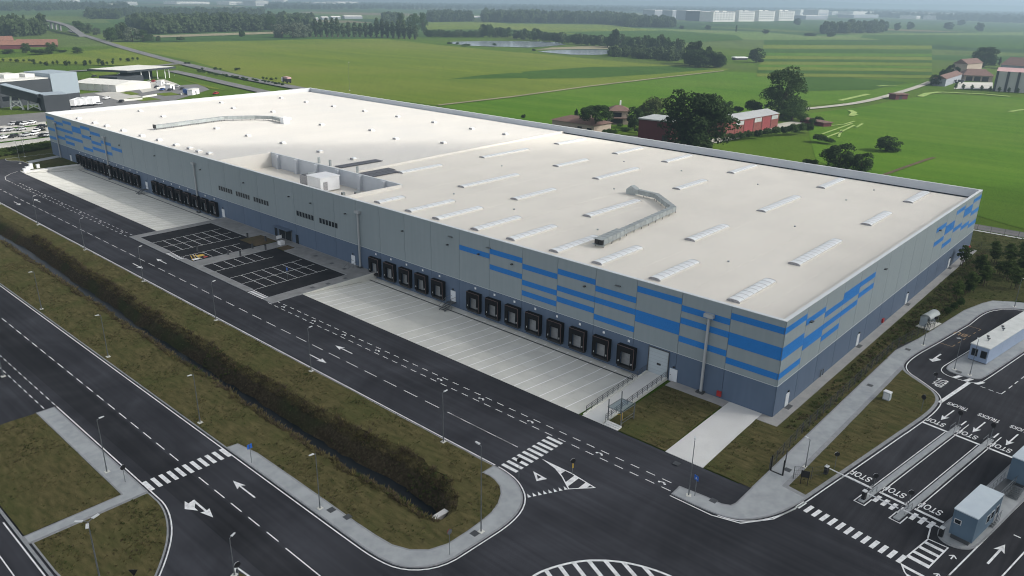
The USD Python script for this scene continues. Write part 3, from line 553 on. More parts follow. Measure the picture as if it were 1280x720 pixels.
for k, (b0, b1) in enumerate([(3.95, 4.65), (8.2, 8.9)]):
    kl_ = thing('lane_island', ('long low concrete kerb island between the first and second truck lanes', 'long low concrete kerb island between the second and third truck lanes')[k], 'kerb island', kind='structure')
    obj('island_slab', MB().prism(Polygon([gp(-3.6, b0), gp(-3.6, b1), gp(24.3, b1), gp(24.3, b0)]), -0.05, 0.16), 'paving', kl_)
    for b, a1 in ((b0-0.28, 21.4), (b1+0.28, 26.2)): line([gp(0.2, b), gp(a1, b)], 0.13, p=groad)
    fr = Polygon([gp(-4.0, b0-0.35), gp(-4.0, b1+0.35), gp(-2.0, b1+0.35), gp(-2.0, b0-0.35)])
    obj('island_border', MB().sheet(fr.difference(Polygon([gp(-3.85, b0-0.2), gp(-3.85, b1+0.2), gp(-1.9, b1+0.2), gp(-1.9, b0-0.2)])), ZM), 'paint', groad)
    line([gp(25.2, (b0+b1)/2), gp(27.0, (b0+b1)/2)], 0.2, p=groad)
for b in list(np.arange(5.0, 8.2, 0.98))+list(np.arange(9.35, 12, 0.98)):
    obj('zebra_stripe', MB().sheet(Polygon([gp(-2.2, b), gp(-2.2, b+0.5), gp(-0.55, b+0.5), gp(-0.55, b)]), ZM), 'paint', groad)
za, zb = np.array([-17.35, -11.5]), np.array([-19.25, -23.3])
for k in range(13):
    c = za+(zb-za)*k/12; d = (zb-za)/np.linalg.norm(zb-za); n = np.array([-d[1], d[0]])
    obj('zebra_stripe', MB().sheet(Polygon([c-d*0.25-n*0.85, c+d*0.25-n*0.85, c+d*0.25+n*0.85, c-d*0.25+n*0.85]), ZM), 'paint', groad)
HB = Polygon([(-13.6, -24.4), (-18.5, -23.5), (-18.9, -25.9), (-13.7, -26.6)])
hb = unary_union([HB.difference(HB.buffer(-0.16))]+[HB.intersection(Polygon([(x, -22), (x+0.5, -22), (x-0.4, -28), (x-0.9, -28)])) for x in (-14.4, -15.7, -17.0, -18.2)])
obj('hatched_box', MB().sheet(hb, ZM), 'paint', groad)
line([(-13.6, -24.4), (-11.4, -24.1+0.0)], 0.16, p=groad)
H2 = Polygon([(-20.0, -23.4), (-20.4, -26.2), (-24, -28), (-22.6, -25.4), (-21.2, -24.1)])
obj('hatched_island', MB().sheet(unary_union([H2.difference(H2.buffer(-0.16))]+[H2.intersection(Polygon([(x, -22), (x+0.45, -22), (x-0.6, -29), (x-1.05, -29)])) for x in (-20.2, -21.4, -22.6)]), ZM), 'paint', groad)
line([(-20, -27.55), (1.0, -30.75), (40, -36.6)], 0.16, p=groad); line([(-16, -31.75), (30, -39.0)], 0.16, p=groad)
line([(-18.45, -27.78), (-28, -26.3)], 0.16, p=road)
arrow(groad, (-8.8, -31.05), (-13.7, -30.35), hw=0.55, hl=1.8, w=0.24)
for x in (-15.2, -19.5): obj('bike_symbol', MB().sheet(unary_union([strip([(x, -26.9-(x+19.5)*0.1-0.35), (x+0.5, -26.9-(x+19.5)*0.1)], 0.14), strip([(x+0.1, -26.9-(x+19.5)*0.1+0.4), (x+0.5, -26.9-(x+19.5)*0.1)], 0.14), strip([(x-0.4, -26.8-(x+19.5)*0.1), (x+0.5, -26.9-(x+19.5)*0.1)], 0.14)]), ZM), 'paint', groad)
obj('lane_dash', MB().sheet(strip([(-6.2, -31.4), (-6.3, -32.1)], 0.2), ZM), 'paint', groad)
# stop line and lettering before it, bus bay, dashes round the central island
line([(21.75, -16.55), (32.25, -18.15)], 0.55, 'stop_line', groad)
text('STOP', (30.6, -14.2), (-1, 0.1), 1.5, 0.62, groad)
IS = LineString([(60, -17.3), (46.3, -15.2), (38.8, -14.0), (34.5, -13.35), (32.6, -14.4), (32.25, -16.8), (32.6, -19.25), (35.3, -19.95), (52, -22.55), (75, -26.3)])
line(chaikin(IS.coords), 0.14, p=groad)
for x in (33.2, 34.6, 36.0): pass
for y in (-15.6, -17.2, -18.8): obj('hatch_bar', MB().sheet(Polygon([(32.35, y), (32.45, y-0.65), (33.95, y-1.3), (33.95, y-0.65)]), ZM+0.001), 'paint', groad)
line([(45.8, -10.1), (45.5, -12.5)], 0.14, p=groad, m='paint_orange'); line([(58.0, -11.9), (57.8, -14.3)], 0.14, p=groad, m='paint_orange')
for k in range(6): line([tuple(np.array([45.6, -12.5])+np.array([12.2, -1.8])*(k*2)/11), tuple(np.array([45.6, -12.5])+np.array([12.2, -1.8])*(k*2+1)/11)], 0.14, 'bay_dash', groad, m='paint_orange')
text('BUS', (53.2, -13.3), DNR, 1.5, 0.8, groad, 'paint_orange')
for a_, b_ in (((32.0, -19.8), (31.9, -20.5)), ((31.7, -21.0), (31.6, -21.7)), ((31.5, -22.1), (31.4, -22.8)), ((31.4, -22.8), (33.0, -23.05)), ((34.4, -23.25), (35.8, -23.45)), ((36.9, -23.6), (38.3, -23.8)), ((39.6, -24.0), (41.0, -24.2))): line([a_, b_], 0.14, 'bay_dash', groad)
obj('arrow', MB().sheet(Polygon([(40.8, -11.75), (40.7, -12.05), (38.6, -11.75), (38.2, -12.6), (36.4, -11.7), (37.2, -10.9), (37.6, -11.4)]), ZM), 'paint', groad)

# ------------------------------------------------------------------ the warehouse
L_, W_ = 275.0, 111.65
wh = thing('warehouse', 'huge pale roofed logistics warehouse in grey and blue panels with black dock doors', 'warehouse')
CN = np.array([(0, 0), (W_, 0), (118.4, 284.9), (0, L_)], float)
body = Polygon(CN)
WELL = sbox(1.0, 102.5, 18.6, 158.3)
PAR = 0.35
obj('wall_core', MB().prism(body.buffer(-0.12, join_style=2).difference(body.buffer(-PAR, join_style=2)), -1.6, 14.92), 'wall_core', wh)
inside = body.buffer(-PAR, join_style=2)
obj('parapet_lining', MB().prism(body.buffer(-PAR+0.01, join_style=2).difference(body.buffer(-PAR-0.08, join_style=2)), 13.0, 14.9), 'parapet', wh)
obj('parapet_coping', MB().prism(body.buffer(0.10, join_style=2).difference(body.buffer(-PAR-0.14, join_style=2)), 14.92, 15.0, bottom=True), 'coping', wh)
SPL = [(18.6, 122.3), (118.4, 128.6)]
near = inside.intersection(Polygon([(-5, -5), (130, -5), (130, 129.4), (-5, 121.0)])).difference(WELL.buffer(0.12))
farp = inside.difference(Polygon([(-5, -5), (130, -5), (130, 129.4), (-5, 121.0)])).difference(WELL.buffer(0.12))
ZR = 13.45
def zr(x): return float(np.interp(x, [0, 55, 108.3, 111.4], [ZR, ZR, ZR-0.35, 12.65]))
def roof_part(poly, dz, cuts, mat_, label):
    m = MB()
    for a, b_ in zip(cuts[:-1], cuts[1:]):
        q = poly.intersection(Polygon([a[0], b_[0], b_[1], a[1]]))
        for g in getattr(q, 'geoms', [q]):
            if g.geom_type != 'Polygon' or g.area < 1e-3: continue
            v, f = trimesh.creation.triangulate_polygon(g, engine='earcut'); v = np.asarray(v); f = np.asarray(f)
            c = np.cross(v[f[:, 1]]-v[f[:, 0]], v[f[:, 2]]-v[f[:, 0]]); f = np.where((c < 0)[:, None], f[:, ::-1], f)
            k = [(111.65+(118.4-111.65)*yy/284.9) for yy in v[:, 1]]
            z = [zr(x*111.4/(kk-0.25))+dz for x, kk in zip(v[:, 0], k)]
            m.add(np.c_[v, z], f)
    obj('roof_membrane', m, mat_, wh, label=label)
CUT = [((-5, -5), (-5, 300)), ((55, -5), (55, 300)), ((108.3, -5), (108.3+7.1, 300)), ((130, -5), (137, 300))]
roof_part(near, 0.0, CUT, 'roof', 'warm grey near part of the roof')
roof_part(farp, 0.45, CUT, 'roof_white', 'brighter white far part of the roof')
obj('roof_upstand', MB().prism(WELL.buffer(0.13).difference(WELL.buffer(0.11)), ZR-2.0, ZR+0.45), 'roof', wh)
# low slopes to the drainage lines show as faint seams; membrane laps
for y in np.arange(6, 121, 11.5): obj('membrane_seam', MB().box(0.6, y, ZR, 55, y+0.10, ZR+0.012) if y < 100 else MB().box(19.2, y, ZR, 55, y+0.10, ZR+0.012), 'roof', wh)
def front_edges(k): return 8.0*k-0.0041*k*k
FE = [front_edges(k) for k in range(36)]; FE[-1] = L_
FB = 4.92
for k in range(35):
    a, b = FE[k]+0.03, FE[k+1]-0.03
    obj('grey_panel', MB().box(-0.10, a, FB+0.05, 0.14, b, 14.92), 'wall_grey', wh)
    obj('blue_panel', MB().box(-0.085, a, -1.6, 0.14, b, FB), 'wall_blue', wh)
nE = 15; EE = [W_*k/nE for k in range(nE+1)]
for k in range(nE):
    a, b = EE[k]+0.03, EE[k+1]-0.03
    obj('grey_panel', MB().box(max(a, -0.099), -0.10, FB+0.05, b, 0.14, 14.92), 'wall_grey', wh)
    obj('blue_panel', MB().box(a, -0.085, -0.2, b, 0.14, FB), 'wall_blue', wh)
for i, nm in ((1, 'back'), (2, 'far')):
    A, B = CN[i], CN[(i+1) % 4]; d = (B-A)/np.linalg.norm(B-A); nn = np.array([d[1], -d[0]]); N = 36 if i == 1 else 15
    for k in range(N):
        a = A+(B-A)*k/N+d*0.012; b = A+(B-A)*(k+1)/N-d*0.012
        obj('grey_panel', MB().prism([tuple(a+nn*0.1), tuple(b+nn*0.1), tuple(b-nn*0.13), tuple(a-nn*0.13)], FB+0.05, 14.92), 'wall_grey', wh)
        obj('blue_panel', MB().prism([tuple(a+nn*0.085), tuple(b+nn*0.085), tuple(b-nn*0.13), tuple(a-nn*0.13)], -0.2, FB), 'wall_blue', wh)
obj('base_flashing', MB().box(-0.125, 0, FB+0.0, 0.05, L_, FB+0.05).box(0, -0.125, FB, W_, 0.05, FB+0.05), 'coping', wh)
STR = {0: [(13, 14), (9, 11), (6, 7)], 1: [(12, 13), (10, 11), (7, 8)], 2: [(13, 14), (8, 10)], 3: [(11, 12), (9, 10), (6, 7)], 4: [(12, 13), (9, 10), (7, 8)], 5: [(11, 12), (8, 9), (6, 7)], 6: [(12, 13), (9, 10)], 7: [(11, 12)],
       34: [(13, 14), (9, 10), (6, 7)], 33: [(12, 13), (10, 11), (7, 8)], 32: [(13, 14), (10, 11), (8, 9), (6, 7)], 31: [(11, 13), (8, 9), (10, 10.98)], 30: [(13, 14), (10, 11), (6, 7)], 29: [(12, 13), (9, 10), (7, 8)], 28: [(10, 11), (7, 8)], 27: [(9, 10)]}
STR[31] = [(11, 13), (8, 9)]
for k, zs in STR.items():
    for z0, z1 in zs: obj('blue_stripe', MB().box(-0.115, FE[k]+0.02, z0, -0.09, FE[k+1]-0.02, z1-0.02), 'blue_strip', wh)
SE = {0: [(13, 14), (9, 11), (6, 7)], 1: [(12, 13), (8, 10)], 2: [(11, 12), (9, 10), (7, 8)], 3: [(11, 13), (9, 10)], 4: [(12, 13), (10, 11)],
      10: [(12, 13), (9, 10)], 11: [(10, 12), (7, 8)], 12: [(13, 14), (9, 10)], 13: [(11, 13), (8, 9)], 14: [(13, 14), (10, 11), (7, 8)]}
for k, zs in SE.items():
    for z0, z1 in zs: obj('blue_stripe', MB().box(EE[k]+0.02 if k else -0.112, -0.115, z0, EE[k+1]-0.02, -0.09, z1-0.02), 'blue_strip', wh)
# docks
def dock(y1):
    'a black dock shelter, its left edge (far side) at y1'
    y0 = y1-3.3; z0, z1, d = -0.05, 3.5, -0.95
    s = obj('dock_shelter', MB().box(d, y0, z0, -0.08, y0+0.14, z1).box(d, y1-0.14, z0, -0.08, y1, z1).box(d, y0+0.14, z1-0.14, -0.08, y1-0.14, z1), 'rubber', wh)
    c = MB(); c.box(d+0.04, y0+0.14, z0, d+0.09, y0+0.72, z1-0.14); c.box(d+0.04, y1-0.72, z0, d+0.09, y1-0.14, z1-0.14); c.box(d+0.0, y0+0.14, z1-1.05, d+0.05, y1-0.14, z1-0.14)
    obj('curtain', c, 'rubber', s)
    obj('edge_trim', MB().box(d-0.02, y0+0.02, z0, d, y0+0.09, z1-0.02).box(d-0.02, y0+0.09, z1-0.09, d, y1-0.02, z1-0.02), 'dock_trim', s)
    obj('door', MB().box(-0.16, y0+0.5, 0.0, -0.10, y1-0.5, 3.1), 'door_grey', s)
    obj('bumper', MB().box(-0.75, y0+0.1, -0.45, -0.09, y1-0.1, -0.07), 'dark', s)
    m = MB()
    for yy in (y0+0.40, y1-0.40): m.box(d-0.02, yy-0.06, 0.55, d+0.03, yy+0.06, 0.85)
    obj('guide_mark', m, 'lamp_pale', s)
    obj('dock_number', MB().box(-0.13, y0+1.45, 4.05, -0.09, y0+1.85, 4.45), 'white', wh)
    return s
for D in (DOCK_B, DOCK_A, DOCK_C, DOCK_D):
    for y in D: dock(y)
def pdoor(y, z=0.0, w=1.35, h=2.15):
    p = obj('service_door', MB().box(-0.16, y-w/2, z, -0.09, y+w/2, z+h), 'door_white', wh)
    obj('lamp', MB().box(-0.3, y-0.13, z+h+0.25, -0.09, y+0.13, z+h+0.45), 'dark', p); obj('handle', MB().box(-0.2, y+w/2-0.25, z+1.0, -0.16, y+w/2-0.12, z+1.1), 'dark', p)
for y in (16.25, 65.5, 97.2, 153.3, 198.6, 257.5): pdoor(y)
g_ = obj('shutter_door', MB().box(-0.14, 17.35, 0.25, -0.09, 20.85, 4.55), 'gate_grey', wh)
obj('window', MB().box(-0.16, 18.6, 1.9, -0.14, 19.3, 2.25), 'dark', g_)
for z in np.arange(0.9, 4.4, 0.6): obj('seam', MB().box(-0.145, 17.36, z, -0.139, 20.84, z+0.015), 'steel', g_)
obj('frame', MB().box(-0.2, 20.85, 0.2, -0.09, 21.0, 4.7).box(-0.2, 17.2, 0.2, -0.09, 17.35, 4.7).box(-0.2, 17.35, 4.55, -0.09, 20.85, 4.7), 'steel_dark', g_)
for y0, y1 in ((147.3, 154.4), (138.9, 145.7), (130.2, 137.2), (111.3, 118.4), (102.2, 109.3)):
    w = (y1-y0)/6
    for k in range(6):
        a = y0+k*w+0.12; f_ = obj('window', MB().box(-0.115, a, 7.2, -0.09, a+w-0.24, 8.4), 'steel_dark', wh)
        obj('pane', MB().box(-0.12, a+0.08, 7.28, -0.113, a+w-0.32, 8.32), 'glass_dark', f_)
en = obj('entrance', MB().box(-0.13, 121.2, 0.1, -0.09, 126.6, 2.7), 'glass_dark', wh)
obj('frame', MB().box(-0.17, 121.1, 0.1, -0.1, 121.3, 2.8).box(-0.17, 126.5, 0.1, -0.1, 126.7, 2.8).box(-0.17, 121.3, 2.65, -0.1, 126.5, 2.8).box(-0.17, 123.8, 0.1, -0.1, 123.95, 2.65), 'steel', en)
obj('canopy', MB().box(-1.5, 120.8, 2.95, -0.1, 127.0, 3.12), 'wall_blue', en)
for y in (128.0, 118.9): obj('service_door', MB().box(-0.14, y-0.55, 0.1, -0.09, y+0.55, 2.3), 'glass_dark', wh)
for y, h in ((11.2, 12.4), (94.4, 12.3), (166.3, 12.3), (224.8, 12.1), (266.5, 12.0)):
    d_ = obj('downpipe', MB().tube([(-0.42, y, -1.3 if 20 < y < 92 or y > 152 else 0.0), (-0.42, y, h)], 0.22, 12), 'pipe_grey', wh, smooth=40)
    obj('hopper', MB().box(-0.8, y-0.75, h, -0.09, y+0.75, h+0.55), 'pipe_grey', d_); obj('foot', MB().box(-1.0, y-0.6, -1.2 if 20 < y < 92 or y > 152 else 0.02, -0.1, y+0.6, -0.85 if 20 < y < 92 or y > 152 else 0.3), 'steel_dark', d_)
for y in (8.3+3, 34, 50.2, 58.5, 66.8, 80, 99, 112, 120.8, 141, 163, 190, 214, 236): obj('wall_light', MB().box(-0.55, y-0.16, 11.2, -0.09, y+0.16, 11.42), 'steel_dark', wh)
for y in (27.5, 56, 66): obj('wall_light', MB().box(-0.45, y-0.5, 13.0, -0.09, y+0.5, 13.15), 'steel', wh)
for x in (9.0, 42.0, 76.5): obj('wall_light', MB().box(x-0.4, -0.55, 12.2, x+0.4, -0.09, 12.35), 'steel_dark', wh)
for x in (4.5, 34.0, 61.5, 92.5):
    p = obj('service_door', MB().box(x-0.6, -0.15, 0.09, x+0.6, -0.09, 2.25), 'door_white', wh); obj('lamp', MB().box(x-0.14, -0.3, 2.45, x+0.14, -0.09, 2.65), 'dark', p); obj('door_step', MB().box(x-0.8, -0.9, 0.085, x+0.8, -0.1, 0.11), 'steel_dark', p)
for y in (8.3,): h_ = obj('hydrant_box', MB().box(-0.4, y-0.35, 0.45, -0.09, y+0.35, 1.25), 'red', wh)
for x in (47.0, 110.6): obj('hydrant_box', MB().box(x-0.35, -0.4, 0.55, x+0.35, -0.09, 1.3), 'red', wh)
obj('hydrant_box', MB().box(-0.35, 43.2, 0.3, -0.09, 43.7, 1.2), 'dark', wh); obj('wall_pipe', MB().tube([(17, -0.3, 0.3), (17.0, -0.3, 1.6)], 0.09).tube([(18, -0.3, 0.3), (18.0, -0.3, 1.4)], 0.09), 'steel', wh)
# steel stairs to the raised dock doors
def stair(y):
    s = thing('steel_stair', parent=wh)
    obj('landing', MB().box(-1.55, y-0.8, -0.1, -0.1, y+0.8, 0.0), 'steel_dark', s)
    for k in range(6): obj('step', MB().box(-1.85-0.29*k, y-0.7, -0.25-0.19*k, -1.55-0.29*k, y+0.7, -0.21-0.19*k), 'steel_dark', s)
    for yy in (y-0.76, y+0.76):
        m = MB().bar((-0.2, yy, 1.05), (-1.55, yy, 1.05), 0.05).bar((-1.55, yy, 1.05), (-3.3, yy, -0.1), 0.05).bar((-1.55, yy, -1.15), (-1.55, yy, 1.05), 0.06).bar((-3.3, yy, -1.15), (-3.3, yy, -0.1), 0.05).bar((-1.55, yy, -0.1), (-3.3, yy, -1.1), 0.06, 0.16)
        obj('railing', m, 'steel', s)
for y in (65.4, 96.2, 198.6): stair(y)

# ------------------------------------------------------------------ on the roof
def skylight(x0, x1, y, zz, w=1.9):
    zr_ = zz; zr = globals()['zr']((x0+x1)/2)-0.02
    n = max(2, int((x1-x0)/1.55)); ang = np.linspace(0, math.pi, 9)
    s = obj('skylight', MB().box(x0, y-w/2-0.12, zr-0.05, x1, y+w/2+0.12, zr+0.26), 'roof_white', wh)
    m = MB(); v = []; dx = (x1-x0)/n
    for k in range(n):
        a, b = x0+k*dx+0.05, x0+(k+1)*dx-0.05; pa = [(a, y+w/2*math.cos(t), zr+0.26+0.20*math.sin(t)) for t in ang]; pb = [(b, q[1], q[2]) for q in pa]
        for i in range(8): m.quad(pa[i], pa[i+1], pb[i+1], pb[i])
    obj('vault', m, 'vault', s, smooth=40)
    r = MB()
    for k in range(n+1):
        a = x0+k*dx
        for i in range(8):
            q = [(y+(w/2+0.05)*math.cos(t), zr+0.26+0.235*math.sin(t)) for t in ang[i:i+2]]
            r.quad((a-0.07, *q[0]), (a-0.07, *q[1]), (a+0.07, *q[1]), (a+0.07, *q[0]))
    obj('rib', r, 'rib', s, kind='stuff')
    for x, sg in ((x0-0.02, -1), (x1+0.02, 1)):
        e = MB(); pts = [(x+sg*0.0, y+w/2*math.cos(t), zr+0.26+0.20*math.sin(t)) for t in ang]; e.add(pts, [[0, i, i+1] for i in range(1, 8)]); e.box(x-0.03, y-w/2-0.14, zr, x+0.03, y+w/2+0.14, zr+0.26)
        obj('end_plate', e, 'cap_grey', s)
YC = [11.0, 31.3, 55.5, 75.8, 92.8, 115.0]
for y in (10.4, 24.2, 35.7, 45.2, 55.6, 65.0, 76.0, 84.5, 94.8): skylight(5.3, 18.1 if y < 90 else 12.5, y, ZR)
for i, y in enumerate(YC): skylight(29.0, (49.0, 43.0, 48.0, 43.0, 49.0, 43.0)[i], y, ZR)
for i, y in enumerate(YC): skylight((65.0, 59.6, 65.0, 60.0, 65.0, 59.2)[i], 78.6, y, ZR)
for y in YC: skylight(93.0, 107.2, y, ZR)
VENTS = [(90.7, 267.2), (90.8, 248.7), (91.3, 230.3), (91.8, 210.8), (91.9, 190.9), (92.1, 171.2), (91.7, 151.8), (91.8, 136.3), (63.8, 230.7), (58.1, 211.1), (58.5, 191.8), (63.8, 171.2), (58.8, 152.8), (64.8, 137.4), (29.0, 169.5), (63.1, 267.9), (58.0, 249.4), (28.2, 263.9), (28.0, 245.0), (4.6, 259.1), (4.6, 245.4), (4.7, 235.8), (4.8, 223.4), (4.7, 209.8), (5.0, 198.7), (28.6, 227.6), (28.3, 207.7), (28.4, 188.2), (4.7, 187.3), (5.0, 179.5), (4.6, 173.6), (5.1, 168.6), (28.9, 150.5), (29.2, 135.3)]
for x, y in VENTS:
    z = zr(x)+0.45
    v_ = obj('roof_vent', MB().box(x, y-0.75, z, x+1.4, y+0.75, z+0.4), 'roof_white', wh)
    obj('dome', MB().add([(x+0.0, y-0.7, z+0.4), (x+1.4, y-0.7, z+0.4), (x+1.4, y+0.7, z+0.4), (x, y+0.7, z+0.4), (x+0.4, y-0.35, z+0.7), (x+1.0, y-0.35, z+0.7), (x+1.0, y+0.35, z+0.7), (x+0.4, y+0.35, z+0.7)], [[4, 5, 6], [4, 6, 7], [0, 1, 5], [0, 5, 4], [1, 2, 6], [1, 6, 5], [2, 3, 7], [2, 7, 6], [3, 0, 4], [3, 4, 7]]), 'vault', v_)
    obj('end_plate', MB().box(x-0.05, y-0.75, z+0.02, x-0.005, y+0.75, z+0.55), 'cap_grey', v_)
# the sunken plant well behind the front parapet
wx0, wy0, wx1, wy1 = WELL.bounds; wz = 10.2
well = thing('plant_well', parent=wh)
obj('well_floor', MB().prism(WELL, wz-0.3, wz), 'roof', well)
obj('well_wall', MB().box(wx1, wy0, wz, wx1+0.25, wy1, ZR+0.75), 'parapet', well); obj('well_wall', MB().box(wx0, wy1, wz, wx1, wy1+0.25, ZR+0.75), 'roof_white', well); obj('well_wall', MB().box(wx0, wy0-0.25, wz, wx1, wy0, ZR+0.75), 'roof_white', well)
obj('well_coping', MB().box(wx1-0.05, wy0-0.3, ZR+0.75, wx1+0.35, wy1+0.3, ZR+0.82), 'coping', well)
for y in np.arange(wy0+6, wy1, 9.2): obj('buttress', MB().box(wx1-0.9, y-0.6, wz, wx1, y+0.6, ZR+0.7), 'parapet', well)
hv = thing('air_handling_unit', parent=wh)
obj('casing', MB().box(9.6, 122.0, wz+0.3, 15.2, 127.6, wz+3.6), 'white', hv); obj('casing', MB().box(10.2, 127.6, wz+0.3, 15.0, 131.8, wz+3.0), 'cap_grey', hv); obj('roof_cap', MB().box(9.4, 121.8, wz+3.6, 15.4, 127.8, wz+3.75), 'white', hv)
obj('door', MB().box(10.4, 121.93, wz+0.5, 11.6, 121.99, wz+2.6), 'cap_grey', hv); obj('grille', MB().box(10.6, 127.9, wz+3.0, 14.6, 131.4, wz+3.15), 'steel_dark', hv)
obj('fan_cap', MB().tube([(12.4, 129.6, wz+3.15), (12.4, 129.6, wz+3.5)], 1.0, 14), 'zinc', hv)
for x, y, s in ((6.5, 136.5, 1.0), (13.5, 113.0, 1.1), (15.5, 109.5, 0.9), (9.0, 108.0, 1.3), (12.0, 116.5, 0.7), (7.0, 112.5, 0.6), (15.8, 136.0, 1.0)):
    a_ = obj('condenser', MB().box(x, y, wz, x+1.1*s, y+0.9*s, wz+1.1*s), 'zinc', wh); obj('fan', MB().box(x-0.02, y+0.15*s, wz+0.2*s, x, y+0.75*s, wz+0.9*s), 'dark', a_)
for y in (121.5, 133.0, 138.0): obj('vent_pipe', MB().tube([(20.5, y, ZR+0.4), (20.5, y, ZR+2.0)], 0.35, 10), 'zinc', wh)
for x, y in ((22.5, 20), (22.5, 48), (22.5, 70), (53.0, 21), (54.0, 66), (84.5, 22), (85.0, 44), (85.5, 66), (84.8, 84), (54.5, 103), (23.0, 89), (100.5, 21.0)): obj('roof_outlet', MB().tube([(x, y, zr(x)-0.02), (x, y, zr(x)+0.22)], 0.22, 8), 'zinc', wh)
# square ducts, in flanged sections
def duct(pts, w, h, z, big=None):
    d = thing('roof_duct', parent=wh); pts = [np.array(p, float) for p in pts]
    for i, (a, b) in enumerate(zip(pts[:-1], pts[1:])):
        L = np.linalg.norm(b-a); t = (b-a)/L; n = np.array([-t[1], t[0]]); k = max(1, round(L/1.55))
        for j in range(k):
            c0, c1 = a+t*(L*j/k+0.05), a+t*(L*(j+1)/k-0.05); ww, hh = (w, h) if not (big and i == 0 and j < big) else (w*1.7, h*1.1)
            obj('duct_section', MB().prism([tuple(c0+n*ww/2), tuple(c1+n*ww/2), tuple(c1-n*ww/2), tuple(c0-n*ww/2)], z, z+hh, bottom=True), 'zinc', d)
            c2 = a+t*(L*(j+1)/k); obj('flange', MB().prism([tuple(c2-t*0.05+n*(ww/2+0.05)), tuple(c2+t*0.05+n*(ww/2+0.05)), tuple(c2+t*0.05-n*(ww/2+0.05)), tuple(c2-t*0.05-n*(ww/2+0.05))], z-0.03, z+hh+0.05, bottom=True), 'zinc', d)
            if j % 2 == 0: obj('support', MB().bar((*(c0+n*ww/2.2), z), (*(c0+n*ww/2.2), z-0.5), 0.08).bar((*(c0-n*ww/2.2), z), (*(c0-n*ww/2.2), z-0.5), 0.08), 'steel_dark', d)
    return d
D1 = duct([(13.6, 41.2), (44.6, 44.2), (52.0, 53.0), (52.6, 59.4)], 1.1, 1.0, ZR+0.5, 5)
obj('mouth', MB().box(13.3, 40.32, ZR+0.55, 13.62, 41.15, ZR+1.5).box(13.3, 41.25, ZR+0.55, 13.62, 42.08, ZR+1.5), 'dark', D1); obj('mouth_hood', MB().box(12.9, 40.2, ZR+1.6, 13.65, 42.2, ZR+1.68).box(13.1, 39.95, ZR+0.4, 13.65, 42.45, ZR+0.5), 'zinc', D1)
obj('elbow', MB().add([(52.2, 58.9, ZR), (53.7, 58.9, ZR), (53.7, 61.4, ZR), (52.2, 61.4, ZR), (52.2, 58.9, ZR+1.5), (53.7, 58.9, ZR+1.5), (53.7, 60.2, ZR+2.1), (52.2, 60.2, ZR+2.1), (53.7, 61.4, ZR+1.1), (52.2, 61.4, ZR+1.1)], [[0, 1, 5], [0, 5, 4], [4, 5, 6], [4, 6, 7], [7, 6, 8], [7, 8, 9], [9, 8, 2], [9, 2, 3], [0, 4, 7], [0, 7, 9], [0, 9, 3], [1, 6, 5], [1, 8, 6], [1, 2, 8]]), 'zinc', D1)
D2 = duct([(13.8, 219.0), (40.0, 222.9), (49.0, 217.5), (53.0, 212.0), (52.3, 205.0)], 1.15, 1.05, ZR+0.95)
obj('mouth', MB().box(13.4, 218.2, ZR+1.0, 13.75, 219.7, ZR+2.2), 'dark', D2)
obj('elbow', MB().box(51.2, 202.6, ZR+0.45, 53.4, 204.9, ZR+2.6), 'white', D2)
for (x0, y0, x1, y1, nx) in ((20.6, 128.0, 34.2, 131.3, 7), (20.6, 118.6, 30.6, 121.6, 5), (20.6, 115.6, 29.6, 118.5, 5)):
    sa = thing('solar_array', parent=wh)
    z = ZR+(0.6 if y0 > 122 else 0.18)
    for k in range(nx):
        for r in range(2):
            a, b = x0+(x1-x0)*k/nx, x0+(x1-x0)*(k+1)/nx; c, d = y0+(y1-y0)*r/2, y0+(y1-y0)*(r+1)/2
            obj('solar_panel', MB().box(a+0.03, c+0.03, z, b-0.03, d-0.03, z+0.06), 'solar', sa)
for (xa, xb) in ((18.7, 55.0), (55.0, 113.5)):
    ya, yb = 121.0+(xa+5)*8.4/135, 121.0+(xb+5)*8.4/135
    za, zb2 = zr(xa), zr(min(xb, 108.3))
    obj('fire_wall', MB().add([(xa, ya-0.02, za-1.3), (xb, yb-0.02, zb2-1.3), (xb, yb+0.3, zb2-1.3), (xa, ya+0.3, za-1.3), (xa, ya-0.02, za+0.49), (xb, yb-0.02, zb2+0.49), (xb, yb+0.3, zb2+0.49), (xa, ya+0.3, za+0.49)], BOXF), 'roof_white', wh)


ONES = 'zeroth first second third fourth fifth sixth seventh eighth ninth tenth eleventh twelfth thirteenth fourteenth fifteenth sixteenth seventeenth eighteenth nineteenth'.split()
def nth(n):
    if n < 20: return ONES[n]
    t = ('twentieth', 'thirtieth', 'fortieth', 'fiftieth', 'sixtieth')[n//10-2]
    return t if n % 10 == 0 else ('twenty', 'thirty', 'forty', 'fifty', 'sixty')[n//10-2]+'-'+ONES[n % 10]

